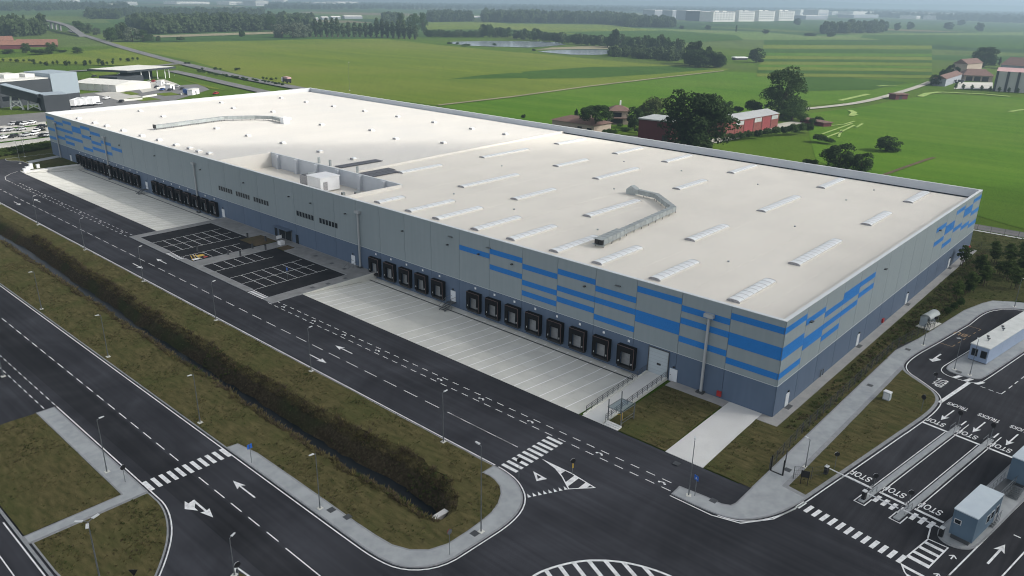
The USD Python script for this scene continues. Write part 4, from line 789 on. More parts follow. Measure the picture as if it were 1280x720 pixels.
# ------------------------------------------------------------------ plants: class prims that the individual plants refer to
def leaves(lobes, n, size, seed, flat=0.75, low=0.0):
    'n leaf-clump quads scattered over a set of lobes (x, y, z, rx, rz)'
    r = np.random.default_rng(seed); m_v, m_f = [], []
    w = np.array([l[3]**2 for l in lobes]); pick = r.choice(len(lobes), n, p=w/w.sum())
    d = r.normal(size=(n, 3)); d /= np.linalg.norm(d, axis=1, keepdims=True); d[:, 2] = np.where(d[:, 2] < -0.55, -d[:, 2], d[:, 2])
    L = np.array(lobes)[pick]; rad = r.uniform(0.72, 1.06, n)[:, None]
    P = L[:, :3]+d*rad*np.c_[L[:, 3], L[:, 3], L[:, 4]]
    P[:, 2] = np.maximum(P[:, 2], low)
    nn = d+r.normal(size=(n, 3))*flat*0.6; nn /= np.linalg.norm(nn, axis=1, keepdims=True)
    a = np.cross(nn, r.normal(size=(n, 3))); a /= np.linalg.norm(a, axis=1, keepdims=True); b = np.cross(nn, a)
    s = size*r.uniform(0.6, 1.3, n)[:, None]
    q = np.stack([P-a*s-b*s*0.6, P+a*s*0.2-b*s, P+a*s+b*s*0.5, P-a*s*0.3+b*s], 1)
    f = np.arange(n)[:, None]*4+np.array([[0, 1, 2, 3]])
    return q.reshape(-1, 3), f
def lobes_for(kind, seed):
    r = np.random.default_rng(seed); out = []
    if kind == 'broad':
        for k in range(40):
            z = 0.12+0.76*((k*0.618) % 1.0); R = 0.36*math.sqrt(max(0.06, 1-((z-0.42)/0.52)**2)); t = r.uniform(0, 6.283); q = R*r.uniform(0.2, 1.0)**0.6; s = r.uniform(0.09, 0.17); out.append((q*math.cos(t), q*math.sin(t), z, s, s*0.85))
    if kind == 'poplar':
        for k in range(11):
            z = 0.10+0.082*k; R = 0.10*math.sin(math.pi*min(1, (z+0.05)/1.1))**0.6; out.append((r.uniform(-.03, .03), r.uniform(-.03, .03), z, max(0.03, R), 0.07))
    if kind == 'pine':
        for k in range(13):
            t = k*2.4; q = 0.36*math.sqrt((k+0.5)/13); out.append((q*math.cos(t), q*math.sin(t), 0.80-0.5*q*q+r.uniform(-.04, .04)-0.09*(k % 3 == 0), 0.14, 0.11))
        for k in range(6): t = k*1.05; out.append((0.36*math.cos(t), 0.36*math.sin(t), 0.52, 0.13, 0.13))
    if kind == 'round':
        for k in range(30):
            z = 0.10+0.74*((k*0.618) % 1.0); R = 0.40*math.sqrt(max(0.05, 1-((z-0.42)/0.56)**2)); t = r.uniform(0, 6.283); q = R*r.uniform(0.3, 0.9)**0.6; s = r.uniform(0.11, 0.18); out.append((q*math.cos(t), q*math.sin(t), z, s, s*0.9))
    if kind == 'bush':
        for k in range(10):
            t = k*2.4; q = 0.42*math.sqrt((k+0.3)/10); out.append((q*math.cos(t), q*math.sin(t), 0.34+0.3*r.random()*(1-q), r.uniform(0.18, 0.28), r.uniform(0.2, 0.32)))
    if kind == 'sapling':
        for k in range(8):
            z = 0.36+0.075*k; R = 0.20*math.sin(math.pi*(0.15+0.8*k/8)); t = k*2.4; out.append((R*0.5*math.cos(t), R*0.5*math.sin(t), z, 0.05+R*0.55, 0.09))
    return out
PLANTS = {}
def plant_class(key, kind, leaf, n, size, seed, trunk=True, tr=0.025, stakes=False):
    c = stage.CreateClassPrim('/_plant_'+key); lob = lobes_for(kind, seed)
    if trunk:
        b = MB(); top = {'pine': 0.62, 'poplar': 0.8, 'sapling': 0.75}.get(kind, 0.5)
        b.tube([(0, 0, -0.02), (0.004, 0.0, top*0.4), (-0.006, 0.01, top)], [tr*1.5, tr, tr*0.4], 7)
        for l in lob[::3]: b.tube([(0, 0, min(top, l[2])*0.62), (l[0]*0.6, l[1]*0.6, l[2]*0.9), l[:3]], [tr*0.5, tr*0.3, tr*0.12], 5)
        usdkit.mesh(stage, c.GetPath().pathString+'/trunk', b.get(), MAT['bark'])
    usdkit.mesh(stage, c.GetPath().pathString+'/crown', leaves(lob, n, size, seed), MAT[leaf])
    if stakes:
        for k in range(3):
            t = k*2.1; usdkit.mesh(stage, c.GetPath().pathString+'/stake'+('' if k == 0 else f'_{k:03d}'), MB().bar((0.10*math.cos(t), 0.10*math.sin(t), 0), (0.09*math.cos(t), 0.09*math.sin(t), 0.36), 0.012).get(), MAT['bark'])
    PLANTS[key] = c
plant_class('broad_dark', 'broad', 'leaf_dark', 5200, 0.017, 1); plant_class('broad_dark_b', 'broad', 'leaf_dark', 5200, 0.018, 2)
plant_class('broad_mid', 'broad', 'leaf_mid', 4200, 0.018, 3); plant_class('tall_mid', 'broad', 'leaf_mid', 5600, 0.015, 14); plant_class('broad_olive', 'broad', 'leaf_olive', 2200, 0.025, 4)
plant_class('silver', 'round', 'leaf_silver', 1500, 0.03, 5)
plant_class('round_dark', 'round', 'leaf_dark', 3400, 0.025, 6); plant_class('round_mid', 'round', 'leaf_far', 1500, 0.035, 7)
plant_class('pine', 'pine', 'leaf_dark', 3600, 0.02, 8); plant_class('poplar', 'poplar', 'leaf_far', 700, 0.03, 9); plant_class('bush_mid', 'bush', 'leaf_mid', 1500, 0.04, 10, trunk=False)
plant_class('bush_bright', 'bush', 'leaf_young', 1500, 0.04, 15, trunk=False)
plant_class('bush_dark', 'bush', 'leaf_dark', 2000, 0.035, 11, trunk=False); plant_class('sapling', 'sapling', 'leaf_young', 900, 0.028, 12, tr=0.010, stakes=True); plant_class('sapling_dark', 'sapling', 'leaf_mid', 700, 0.03, 13, tr=0.012)
def plant(key, label, u, vb, vt, w, group=None, cat='tree', name=None, xy=None, h=None, wid=None, ratio=0.8):
    'a plant standing where the survey shows it: foot at pixel (u, vb), top at row vt, w pixels wide'
    p = np.array(xy) if xy is not None else G(u, vb)
    h = h or rise(p, vt); ww = wid or w*mpp(p)
    return dup(name or ('bush' if 'bush' in key else 'tree'), PLANTS[key], label, cat, (p[0], p[1], -0.08), rng.uniform(0, 6.28), (ww/ratio, ww/ratio, h), group)
BW = {'broad': 0.84, 'pine': 0.98, 'round': 0.92, 'poplar': 0.24, 'bush': 1.3, 'sapling': 0.62}
def P_(key, label, u, vb, vt, w, group=None, cat='tree', name=None): return plant(key, label, u, vb, vt, w, group, cat, name, ratio=BW.get(key.split('_')[0], 0.84))
BW['tall'] = 0.84; BW['silver'] = 0.92
P_('broad_dark', 'tall dark tree on the left of the big pair hiding the red barn', 858, 190, 108, 74)
P_('broad_dark_b', 'broad dark tree on the right of the big pair hiding the red barn', 882, 190, 117, 66)
P_('tall_mid', 'tall full tree standing behind the right end of the red barn', 977, 146, 82, 56)
P_('broad_mid', 'low leafy tree at the foot of the tall tree beside the farm track', 990, 150, 128, 36)
P_('pine', 'umbrella-shaped dark pine in front of the two-storey villa', 744, 166, 128, 44)
P_('round_dark', 'dark egg-shaped tree right of the two-storey villa', 793, 161, 131, 22)
P_('broad_olive', 'rounded olive-green tree left of the big dark pair', 821, 152, 120, 36)
P_('broad_olive', 'smaller olive tree just left of the dark red barn end', 806, 152, 130, 20)
P_('broad_mid', 'tree showing above the roof of the red barn next to the dark pair', 907, 150, 124, 22)
P_('bush_mid', 'rounded green bush between the red barn roof and the tall tree', 940, 143, 122, 26, cat='bush')
P_('bush_dark', 'low dark bush left of the rounded one behind the red barn', 922, 142, 130, 14, cat='bush')
P_('round_dark', 'larger of the two round bushes touching behind the back wall', 1048, 210, 178, 38, cat='bush')
P_('round_dark', 'smaller dark round bush touching the larger one behind the back wall', 1076, 213, 190, 28, cat='bush')
P_('round_dark', 'lone round dark bush standing in the bright field', 1109, 189, 170, 28, cat='bush')
P_('bush_mid', 'low grey-green bush before the tyre tracks in the field', 1024, 178, 166, 22, cat='bush'); P_('bush_mid', 'flat bush right of the low grey-green one', 1036, 180, 171, 16, cat='bush')
P_('bush_dark', 'dark low shrub half hidden by the back parapet', 1013, 208, 197, 22, cat='bush')
P_('bush_dark', 'thin dark shrub by the villa lawn edge', 720, 152, 132, 6, cat='bush'); P_('bush_dark', 'tiny dark bush at the field edge left of the long low roof', 654, 149, 141, 7, cat='bush')
hg = [(915, 176, 164), (925, 175, 163), (935, 174, 161), (946, 173, 159), (958, 171, 158), (969, 170, 156), (980, 169, 154), (991, 169, 152), (1001, 168, 151), (1010, 166, 150)]
for i, (u, vb, vt) in enumerate(hg): P_('bush_mid' if i % 3 else 'bush_dark', f'bushy clump {nth(i+1)} from the left in the hedge below the red barn', u, vb, vt, 15, 'hedge clumps below the red barn', 'hedge', 'hedge_clump')
for i, (u, vb, vt, w) in enumerate([(1023, 154, 144, 14), (1015, 156, 146, 12), (1002, 153, 142, 12)]): P_('bush_mid', ('shrub at the right end of the low brown shed', 'middle shrub before the low brown shed', 'left shrub before the low brown shed')[i], u, vb, vt, w, cat='bush')
for i, (u, vb, vt, w) in enumerate([(740, 171, 163, 24), (762, 169, 160, 24), (783, 164, 158, 18), (775, 158, 154, 10), (797, 166, 158, 12)]): P_('bush_mid', f'garden hedge piece {("nearest the pine", "before the villa lawn", "at the gravel drive", "under the villa wall", "by the dark red barn")[i]}', u, vb, vt, w, cat='hedge', name='hedge_clump')
# right-hand farm
P_('broad_dark', 'large dark tree behind the tiled farmhouse on the right', 1229, 84, 57, 26)
for i, (u, vb, vt, w) in enumerate([(1169, 107, 92, 14), (1178, 104, 84, 10), (1186, 99, 79, 9), (1194, 98, 82, 8)]): P_('round_dark', f'dark shrub {("lowest and leftmost", "second from the left", "tallest", "rightmost")[i]} of the clump left of the farm shed', u, vb, vt, w, cat='bush')
for i, u in enumerate([1194, 1203, 1214, 1226, 1237, 1248, 1260, 1271]): P_('sapling_dark', f'small lollipop tree {nth(i+1)} from the left in the farmyard row', u, 113+i*0.8, 103.5+i*0.9, 5, 'row of small trees before the farmyard')
for i, (u, vb, vt) in enumerate([(1239, 81, 74), (1243, 81, 73), (1249, 82, 71)]): P_('poplar', f'thin cypress {("left", "middle", "right")[i]} of three behind the farm roofs', u, vb, vt, 3)
for i, (u, vb, vt, w) in enumerate([(996, 31.5, 22, 8), (1105, 39, 26, 9), (1121, 38, 27.5, 7), (1137, 37, 26.5, 8), (1185, 37, 27, 10), (1201, 31.5, 24, 8), (1224, 39, 27.5, 9), (885, 37, 31, 7), (852, 36, 31.5, 6), (957, 42, 36, 8), (1038, 46, 39.5, 10), (1012, 45, 41, 14), (920, 40, 31, 2)]):
    P_('round_dark' if i != 12 else 'poplar', f'distant lone tree {nth(i+1)} on the far right plain', u, vb, vt, w, 'lone trees on the far plain')
P_('round_dark', 'round dark tree beside the white sheds in the middle fields', 945, 78, 59, 19)
for i, (u, vb, vt, w) in enumerate([(866, 80, 49, 24), (884, 82, 56, 10), (876, 84, 60, 30), (893, 84, 62, 22), (862, 82, 60, 18), (900, 85, 66, 14)]): P_('round_dark', f'tree {nth(i+1)} from the left in the dark clump at the middle field corner', u, vb, vt, w, 'dark clump at the middle field corner')
u = 648
for i in range(26):
    u = 646+i*8.1; vb = 48.5+i*0.75+rng.uniform(-.5, .5); hh = rng.uniform(11, 16)+(i > 14)*5+(5 if i in (3, 15, 22) else 0)
    P_(('round_dark', 'round_mid', 'broad_mid')[i % 3], f'tree {nth(i+1)} from the left in the long belt behind the ponds', u, vb, vb-hh, 13, 'long tree belt behind the ponds')
for i in range(14):
    u = 536+i*7.6; vb = 46.5+i*0.05; hh = 8+(10 if 600 < u < 616 else 6 if u > 616 else rng.uniform(0, 3))
    P_(('round_dark', 'broad_mid', 'round_mid')[i % 3], f'tree {nth(i+1)} from the left on the far bank of the first pond', u, vb, vb-hh, 11, 'trees on the far bank of the pond')
for i in range(20):
    u = 388+i*6.9; vb = 46.2+max(0, i-11)*0.35; P_('poplar', f'slim poplar {nth(i+1)} from the left in the row behind the left field', u, vb, vb-rng.uniform(17, 25), 7.5, 'row of slim poplars behind the left field')
for i, (u, vb, vt, w) in enumerate([(352, 47, 29, 22), (366, 47.5, 27, 24), (380, 47, 27, 20), (502, 27+14, 14, 12), (517, 30+12, 15, 18), (529, 41, 14, 12), (340, 40, 18, 16), (372, 36, 18, 20)]): P_(('silver', 'broad_mid')[i > 2], f'bushy tree {nth(i+1)} in the copse around the poplar row', u, vb, vt, w, 'copse around the poplar row')
for i, (u, vb, vt, w) in enumerate([(99, 41, 25, 14), (110, 42, 28, 12), (121, 44, 34, 9), (140, 52, 33, 14), (153, 50, 26, 16), (166, 52, 33, 20), (179, 52, 36, 16), (188, 51, 42, 9), (134, 50, 36, 8)]): P_(('broad_mid', 'round_mid', 'silver')[i % 3], f'tree {nth(i+1)} from the left in the thicket beside the motorway', u, vb, vt, w, 'thicket beside the motorway')
for i, (u, vb, vt, w) in enumerate([(198, 51.5, 44, 6), (226, 52, 44.5, 11), (303, 49, 36, 8), (572, 56, 52, 5), (583, 58, 54, 14), (618, 58.5, 53, 6), (562, 56.5, 51.5, 8), (667, 65, 60, 6), (762, 72, 62, 6)]): P_('bush_mid' if i else 'round_mid', f'waterside shrub {nth(i+1)} from the left at the field edge', u, vb, vt, w, 'shrubs along the pond edge', 'bush')
for i, (u, vb, vt, w) in enumerate([(33, 66, 53, 11), (50, 68, 60, 22), (65, 67, 52, 14), (97, 67, 58, 11), (78, 66, 61, 12), (10, 67, 61, 14)]): P_(('broad_mid', 'bush_dark', 'broad_mid')[i % 3], f'tree or bush {nth(i+1)} around the red-roofed farmhouse on the left', u, vb, vt, w, 'planting round the red-roofed farmhouse')
k = 0
for vb, us, hgt in ((77.5, (5, 14, 22, 30, 37, 41), 4.5), (82, (44, 52, 58, 66, 73, 82, 88, 96, 106, 114, 123, 128, 134, 141), 6.5), (77, (124, 141, 151, 160), 4.5), (76, (167, 173), 4.5), (80.5, (235, 231), 4.0), (88, (253, 270, 275, 300, 295), 4.0), (100, (328, 334, 340, 346), 4.0)):
    for u in us:
        k += 1; P_('sapling_dark' if k % 3 else 'round_dark', f'young tree {nth(k)} counted in the loose rows beyond the dark factory', u+rng.uniform(-1, 1), vb, vb-hgt*rng.uniform(0.8, 1.2), 4.5, 'young trees planted beyond the dark factory')
# young staked trees behind the end wall
for i, (u, vb, vt, w) in enumerate([(1203, 333, 306, 20), (1223, 345, 317, 22), (1242, 330, 307, 18), (1261, 331, 307, 20), (1278, 332, 308, 20), (1258, 351, 323, 22), (1276, 347, 318, 22), (1268, 362, 333, 24), (1249, 344, 326, 16), (1195, 376, 350, 18), (1212, 366, 338, 22), (1229, 358, 330, 20), (1243, 315, 300, 14), (1262, 318, 303, 14), (1279, 318, 302, 16)]):
    P_('sapling', f'young staked tree {nth(i+1)} in the plantation behind the end wall', u, vb, vt, w, 'young staked trees behind the end wall')
for i, (u, vb, vt, w) in enumerate([(1200, 384, 370, 10), (1212, 366, 352, 12), (1222, 356, 344, 10), (1192, 388, 376, 9), (1184, 392, 382, 9)]): P_('bush_mid', f'wild shrub {nth(i+1)} from the bus shelter along the end-wall fence', u, vb, vt, w, 'wild shrubs along the end-wall fence', 'bush')

for i in range(26):
    t = i/25.0; P_('bush_mid' if i % 4 else 'sapling_dark', f'roadside shrub, {nth(i+1)} along the verge between the two grey roads', 248+104*t+rng.uniform(-2, 2), 90.5+16.5*t+rng.uniform(-1, 1), 87.0+16.0*t, 5, 'shrubs on the verge between the two grey roads', 'bush')
for i in range(18):
    P_('bush_mid', f'clipped shrub, {nth(i+1)} counted across the beds around the dark pavilion', rng.uniform(150, 250), rng.uniform(108, 120), 0, 5, 'shrubs in the beds around the dark pavilion', 'bush') if False else None
# grasses and weeds: far too many to count
def scatter(name, polys, dens, protos, label, cat, seed, smin, smax, zf=lambda x, y: 0.1, kind='stuff', mask=None):
    r = np.random.default_rng(seed); pts = []
    for poly in polys:
        x0, y0, x1, y1 = poly.bounds; n = int((x1-x0)*(y1-y0)*dens)
        q = np.c_[r.uniform(x0, x1, n), r.uniform(y0, y1, n)]
        import shapely
        q = q[shapely.contains_xy(poly, q[:, 0], q[:, 1])]
        if mask is not None: q = q[r.random(len(q)) < mask(q)]
        pts.append(q)
    q = np.vstack(pts); n = len(q)
    pi = UsdGeom.PointInstancer.Define(stage, path(name)); tag(pi.GetPrim(), label, cat, kind=kind)
    for i, (v, f, m) in enumerate(protos):
        ms = usdkit.mesh(stage, f'{pi.GetPath()}/plant'+(f'_{i:03d}' if i else ''), (v, f), MAT[m]); pi.GetPrototypesRel().AddTarget(ms.GetPath())
    z = np.array([zf(a, b) for a, b in q]); pi.CreateProtoIndicesAttr(Vt.IntArray.FromNumpy(r.integers(0, len(protos), n).astype(np.int32)))
    pi.CreatePositionsAttr(Vt.Vec3fArray.FromNumpy(np.c_[q, z].astype(np.float32)))
    a = r.uniform(0, math.pi, n); pi.CreateOrientationsAttr(Vt.QuathArray([Gf.Quath(float(math.cos(t)), 0.0, 0.0, float(math.sin(t))) for t in a]))
    s = r.uniform(smin, smax, n); pi.CreateScalesAttr(Vt.Vec3fArray.FromNumpy(np.c_[s, s, s*r.uniform(0.7, 1.3, n)].astype(np.float32)))
    return pi
def tuft(seed, n=7, spread=0.30, h=0.30, w=0.07):
    r = np.random.default_rng(seed); V, F = [], []
    for k in range(n):
        t = r.uniform(0, 6.28); c = np.array([math.cos(t), math.sin(t)])*spread*r.uniform(0, 0.7); d = np.array([math.cos(t+.4), math.sin(t+.4)]); s = np.array([-d[1], d[0]])*w; hh = h*r.uniform(0.6, 1.2); o = len(V)
        V += [(*(c-s), 0), (*(c+s), 0), (*(c+d*spread*0.5+s*0.6), hh*0.7), (*(c+d*spread*0.95), hh)]; F += [[o, o+1, o+2, o+3]]
    return np.array(V), np.array(F)
T = [(*tuft(1), 'blade'), (*tuft(2), 'blade_dry'), (*tuft(3), 'blade'), (*tuft(4), 'blade_green')]
nz = lambda q, s, sc: meshkit.fbm(np.c_[q*sc, np.full(len(q), s)], 3, 3)
near_verge = VERGE.intersection(sbox(-58, 10, -36, 150))
def zd(x, y):
    t = (x-float(np.interp(y, YS, xn)))/max(0.1, float(np.interp(y, YS, xf)-np.interp(y, YS, xn))); return float(np.interp(t, [a for a, _ in prof], [b for _, b in prof]))*float(np.clip((y-17.4)/3.2, 0.05, 1))-0.05
T2 = [(*tuft(31, 8, 0.4, 0.35, 0.06), 'blade'), (*tuft(32, 8, 0.4, 0.4, 0.06), 'blade_dry')]
upper = DITCH.difference(Polygon(list(zip(xn+(xf-xn)*0.14, YS))+list(zip(xn+(xf-xn)*0.80, YS))[::-1])).intersection(sbox(-60, 17.5, -36, 170))
scatter('bank_grass', [upper], 7.0, T2, 'longer grass hanging over the lips of the ditch', 'grass', 26, 0.5, 1.3, lambda x, y: zd(x, y)+0.02)
scatter('grass', [near_verge, Polygon([(-81.3, 48.5), (-71.1, 48.5), (-71.1, 76), (-81.3, 76)]), Polygon(LI).buffer(-0.3), ISLE.buffer(-0.5), sbox(-18.2, 6.6, -2.3, 16.3), Polygon([(-18.2, -5.5), (-18.2, 0.8), (-2.3, 1.3), (-2.3, -1.8), (-2.3, -5.5)])], 10.0, T, 'tufts of dry mown grass on verges and islands', 'grass', 21, 0.2, 0.5, lambda x, y: 0.08, mask=lambda q: np.clip((nz(q, 1.0, 0.35)-0.30)*2.6, 0.05, 1))
W = [(*leaves([(0, 0, 0.16, 0.2, 0.18), (0.15, 0.1, 0.1, 0.16, 0.14)], 26, 0.07, 5), 'blade_dry'), (*leaves([(0, 0, 0.18, 0.22, 0.2)], 26, 0.08, 6), 'blade_dry'), (*tuft(8, 9, 0.4, 0.5, 0.05), 'blade_dry'), (*leaves([(0, 0, 0.2, 0.25, 0.22)], 30, 0.08, 9), 'blade_green')]
bank = DITCH.buffer(-0.35).intersection(sbox(-60, 17.8, -36, 170))
bank = bank.difference(Polygon(list(zip(xn+(xf-xn)*0.22, YS))+list(zip(xn+(xf-xn)*0.64, YS))[::-1]))
scatter('weeds', [bank], 6.0, W, 'brown weeds and brambles covering the ditch banks', 'weeds', 22, 0.15, 0.45, zd)
GR = [(*leaves([(0, 0, 0.2, 0.25, 0.22)], 34, 0.09, 9), 'blade_green'), (*tuft(12, 9, 0.45, 0.55, 0.06), 'blade_green')]
scatter('green_weeds', [DITCH.intersection(Point(-45.2, 24.5).buffer(4.5)), DITCH.intersection(Point(-44.5, 74).buffer(5.0)), DITCH.intersection(sbox(-49.6, 18, -48.4, 34)), DITCH.intersection(sbox(-49.4, 66, -48.4, 84))], 4.0, GR, 'green water-side weeds in the ditch', 'weeds', 23, 0.3, 0.8, zd)
scatter('end_weeds', [Polygon([(-1.8, -5.4), (-1.8, -2.6), (36, -2.2), (113, -2.4), (113, -3.8), (66, -8.6), (36, -5.4)])], 4.5, W+GR+T[:1], 'tall brown and green weeds along the end-wall fence', 'weeds', 24, 0.35, 0.95, lambda x, y: 0.0)
scatter('far_weeds', [FAR_EDGE.difference(sbox(30, -6, 80, -0))], 0.8, T+GR, 'rough weeds between the young trees', 'weeds', 25, 0.3, 0.8, lambda x, y: 0.0)

# ------------------------------------------------------------------ fields, tracks, ponds
mat('crop_bright', (0.052, 0.118, 0.010), (0.074, 0.142, 0.014), scale=0.05, rough=0.95, stretch=(1.6, 0.12, 1), detail=8, c3=(0.095, 0.145, 0.024), scale3=0.011, amt3=0.5, bump=0.5, bscale=0.7, bdist=0.25)
mat('crop_yellow', (0.118, 0.155, 0.022), (0.084, 0.126, 0.018), scale=0.03, rough=0.95, stretch=(1.4, 0.14, 1), detail=8, c3=(0.135, 0.155, 0.034), scale3=0.006, amt3=0.7, bump=0.4, bscale=0.5, bdist=0.25)
mat('crop_dark', (0.034, 0.078, 0.012), (0.046, 0.092, 0.016), scale=0.04, stretch=(1.5, 0.12, 1), rough=0.95, bump=0.4, bscale=0.7, bdist=0.25)  # dark crop green, also used to paint cloud shade on fields
mat('crop_pale', (0.10, 0.155, 0.045), (0.085, 0.14, 0.035), scale=0.01, rough=0.95, c3=(0.14, 0.16, 0.07), scale3=0.008, amt3=0.6)
mat('stubble', (0.24, 0.22, 0.15), (0.18, 0.17, 0.11), scale=0.02, rough=0.95)
mat('flat_crop', (0.30, 0.36, 0.14), (0.16, 0.26, 0.07), scale=0.3, rough=0.95)
mat('track', (0.36, 0.35, 0.31), (0.30, 0.29, 0.25), scale=0.2, rough=0.95)
mat('tarmac_far', (0.125, 0.127, 0.13), (0.155, 0.155, 0.155), scale=0.05, rough=0.9)
mat('yard_far', (0.46, 0.45, 0.41), (0.38, 0.375, 0.35), scale=0.05, rough=0.9, c3=(0.26, 0.26, 0.25), scale3=0.02, amt3=0.5)
_fz = [0.0]
def field(name, m, px, label, cat='field', z=None):
    _fz[0] += 0.012
    return obj(name, MB().sheet(Polygon(Gs(px)).buffer(0), z if z is not None else -0.06+_fz[0]), m, None, label, cat, kind='structure')
field('field', 'crop_yellow', [(120, 52), (190, 53.2), (330, 50.6), (400, 48.6), (480, 48.6), (545, 55.5), (620, 63), (700, 69.5), (760, 75.5), (845, 82), (912, 86), (905, 88.5), (820, 98), (735, 108), (640, 121), (548, 131.5), (380, 111), (300, 93), (240, 76)], 'wide yellow-green field left of the ponds')
field('field', 'crop_bright', [(548, 131.8), (640, 121.6), (735, 108.7), (820, 98.7), (905, 89.2), (990, 93), (985, 128), (930, 142), (800, 146), (690, 156), (640, 152)], 'vivid green field behind the villa roofs')
field('field', 'crop_dark', [(652, 89.5), (740, 83.5), (845, 82.6), (895, 86.2), (820, 92.5), (740, 97.5), (660, 98.5)], 'painted patch of cloud shade at the far side of the middle field')  # cloud shade painted onto the field as a darker green sheet
field('field', 'crop_dark', [(640, 91), (700, 92), (660, 97.5), (560, 99), (600, 94)], 'dark tongue of painted cloud shade in the yellow-green field')  # same cloud shade, put into the colour of this sheet
field('field', 'crop_bright', [(1008, 142), (1075, 134), (1125, 124.5), (1170, 117.5), (1300, 123), (1300, 292), (1216, 268), (1100, 228), (1060, 218), (1020, 200), (1012, 170)], 'vivid green field behind the end of the warehouse')
field('field', 'crop_dark', [(985, 96), (1060, 97), (1135, 103), (1090, 112), (1000, 114), (990, 110)], 'dark green field left of the farm track')
field('field', 'crop_bright', [(992, 114.5), (1090, 112.5), (1140, 104), (1158, 103), (1120, 116), (1070, 127.5), (1002, 133), (985, 128)], 'bright strip of field above the farm track')
rows = [(50, 'crop_dark'), (56, 'crop_yellow'), (61, 'crop_dark'), (66, 'crop_bright'), (70, 'crop_yellow'), (74, 'crop_dark'), (77, 'crop_yellow'), (81, 'crop_bright'), (84, 'crop_yellow'), (88, 'crop_dark'), (92, 'crop_yellow'), (96, None)]
for (v0, m), (v1, _) in zip(rows[:-1], rows[1:]):
    t = (v0-50)/46.0; field('field', m, [(955-10*t, v0), (1060, v0+0.6), (1165, v0+2.2*t+0.5), (1165, v1+2.2*t+0.2), (1060, v1+0.4), (955-10*t, v1-0.2)], f'narrow strip of {"dark" if m == "crop_dark" else "pale" if m == "crop_yellow" else "bright"} crop, one of the bands {nth(int((v0-46)/3.9))} from the horizon on the right plain')
field('field', 'crop_pale', [(800, 35), (955, 40), (1010, 45), (1120, 42), (1300, 40), (1300, 50), (1100, 50), (940, 50), (800, 44)], 'pale field before the white blocks on the far plain')
field('field', 'crop_dark', [(1080, 43.5), (1300, 44.5), (1300, 62), (1215, 60), (1120, 52), (1075, 47)], 'long dark blue-green field on the far right')
field('field', 'crop_yellow', [(640, 29.5), (760, 31), (800, 36), (860, 42), (845, 50), (760, 46), (640, 37)], 'pale green field beyond the tree belt')
field('field', 'crop_dark', [(700, 40), (830, 38), (920, 44), (930, 50), (840, 54), (760, 47)], 'grey-green field behind the dark clump of trees')
field('field', 'crop_yellow', [(525, 28), (605, 27), (640, 30), (640, 36), (600, 37), (530, 37)], 'small pale field between the plantations')
field('field', 'crop_yellow', [(30, 71), (150, 60), (185, 66), (235, 82), (180, 83), (60, 80), (0, 77), (0, 73)], 'grassy field before the red-roofed farmhouse')
field('field', 'stubble', [(185, 44.6), (330, 40), (358, 38.2), (358, 41.8), (200, 47)], 'narrow tan stubble strip before the long wood')
field('bank_strip', 'stubble', [(690, 59.5), (745, 57.5), (790, 59), (775, 61.5), (720, 61.5), (668, 62.5)], 'sandy bank between the two ponds', 'bank')
field('pond', 'pond', [(562, 52.5), (600, 51.3), (650, 51.5), (695, 53), (708, 56), (680, 58.5), (660, 59.5), (640, 59), (590, 57.5), (566, 55)], 'larger shallow pond beyond the left field', 'pond')
field('pond', 'pond', [(672, 64.5), (700, 62.6), (745, 62.0), (790, 63.5), (775, 66.5), (745, 69), (715, 68.5), (690, 66.5)], 'smaller pond nearer the middle field', 'pond')
field('field_edge', 'stubble', [(548, 131.2), (640, 120.6), (735, 107.7), (820, 97.7), (905, 88.3), (905, 89.0), (820, 98.7), (735, 108.8), (640, 122), (548, 132.6)], 'dry field edge with a ditch between the two middle fields', 'field edge')
obj('field_drain', MB().sheet(strip(Gs([(1100, 221), (1130, 210), (1160, 199.5), (1168, 197.5)]), 1.6), 0.25), 'soil', label='dark drain cut from the building into the vivid right field', cat='drain', kind='structure')
for i, (px, w) in enumerate([([(1050, 126), (1068, 122), (1085, 118)], 3.5), ([(1097, 108), (1110, 107), (1122, 108)], 3.0), ([(1062, 138), (1068, 141), (1064, 145), (1070, 143)], 3.0), ([(1028, 168), (1045, 162), (1065, 155)], 1.2), ([(1031, 173), (1052, 165), (1068, 157)], 1.2), ([(1070, 160), (1078, 155)], 1.2), ([(1048, 172), (1052, 163)], 1.0), ([(1035, 158), (1055, 156), (1068, 152)], 1.2), ([(1262, 140), (1275, 138), (1290, 137)], 2.5), ([(1150, 121), (1160, 117), (1175, 115.5), (1230, 118), (1262, 121)], 4.5)]):
    obj('pale_track', MB().sheet(strip(Gs(px), w), 0.30), 'flat_crop', label=('pale flattened crop mark, %s counted from the farm track' % nth(i+1)) if i < 9 else 'pale bare headland before the farmyard', cat='crop mark', kind='structure')
def way(name, px, w, m, label, z=0.35, cat='road'): return obj(name, MB().sheet(strip(chaikin(Gs(px)), w), z), m, label=label, cat=cat, kind='structure')
way('farm_track', [(998, 137.3), (1040, 133.4), (1080, 128), (1120, 117.5), (1150, 108), (1163, 102.5)], 5.0, 'track', 'pale gravel track curving to the farm on the right', cat='track')
way('track', [(780, 172), (800, 172), (850, 182), (900, 176), (940, 166), (985, 155), (1000, 153)], 7.0, 'track', 'pale gravel yard and drive before the red barn', 0.2, cat='track')
way('lawn', [(740, 168), (765, 162), (790, 158)], 14.0, 'crop_bright', 'small bright lawn of the villa', 0.15, cat='lawn')
hwy = way('motorway', [(88, 38.6), (110, 46), (135, 54), (155, 60.5), (200, 73), (245, 84), (300, 97), (345, 106), (395, 115)], 9.5, 'tarmac_far', 'long grey road running off to the viaduct', 0.6)
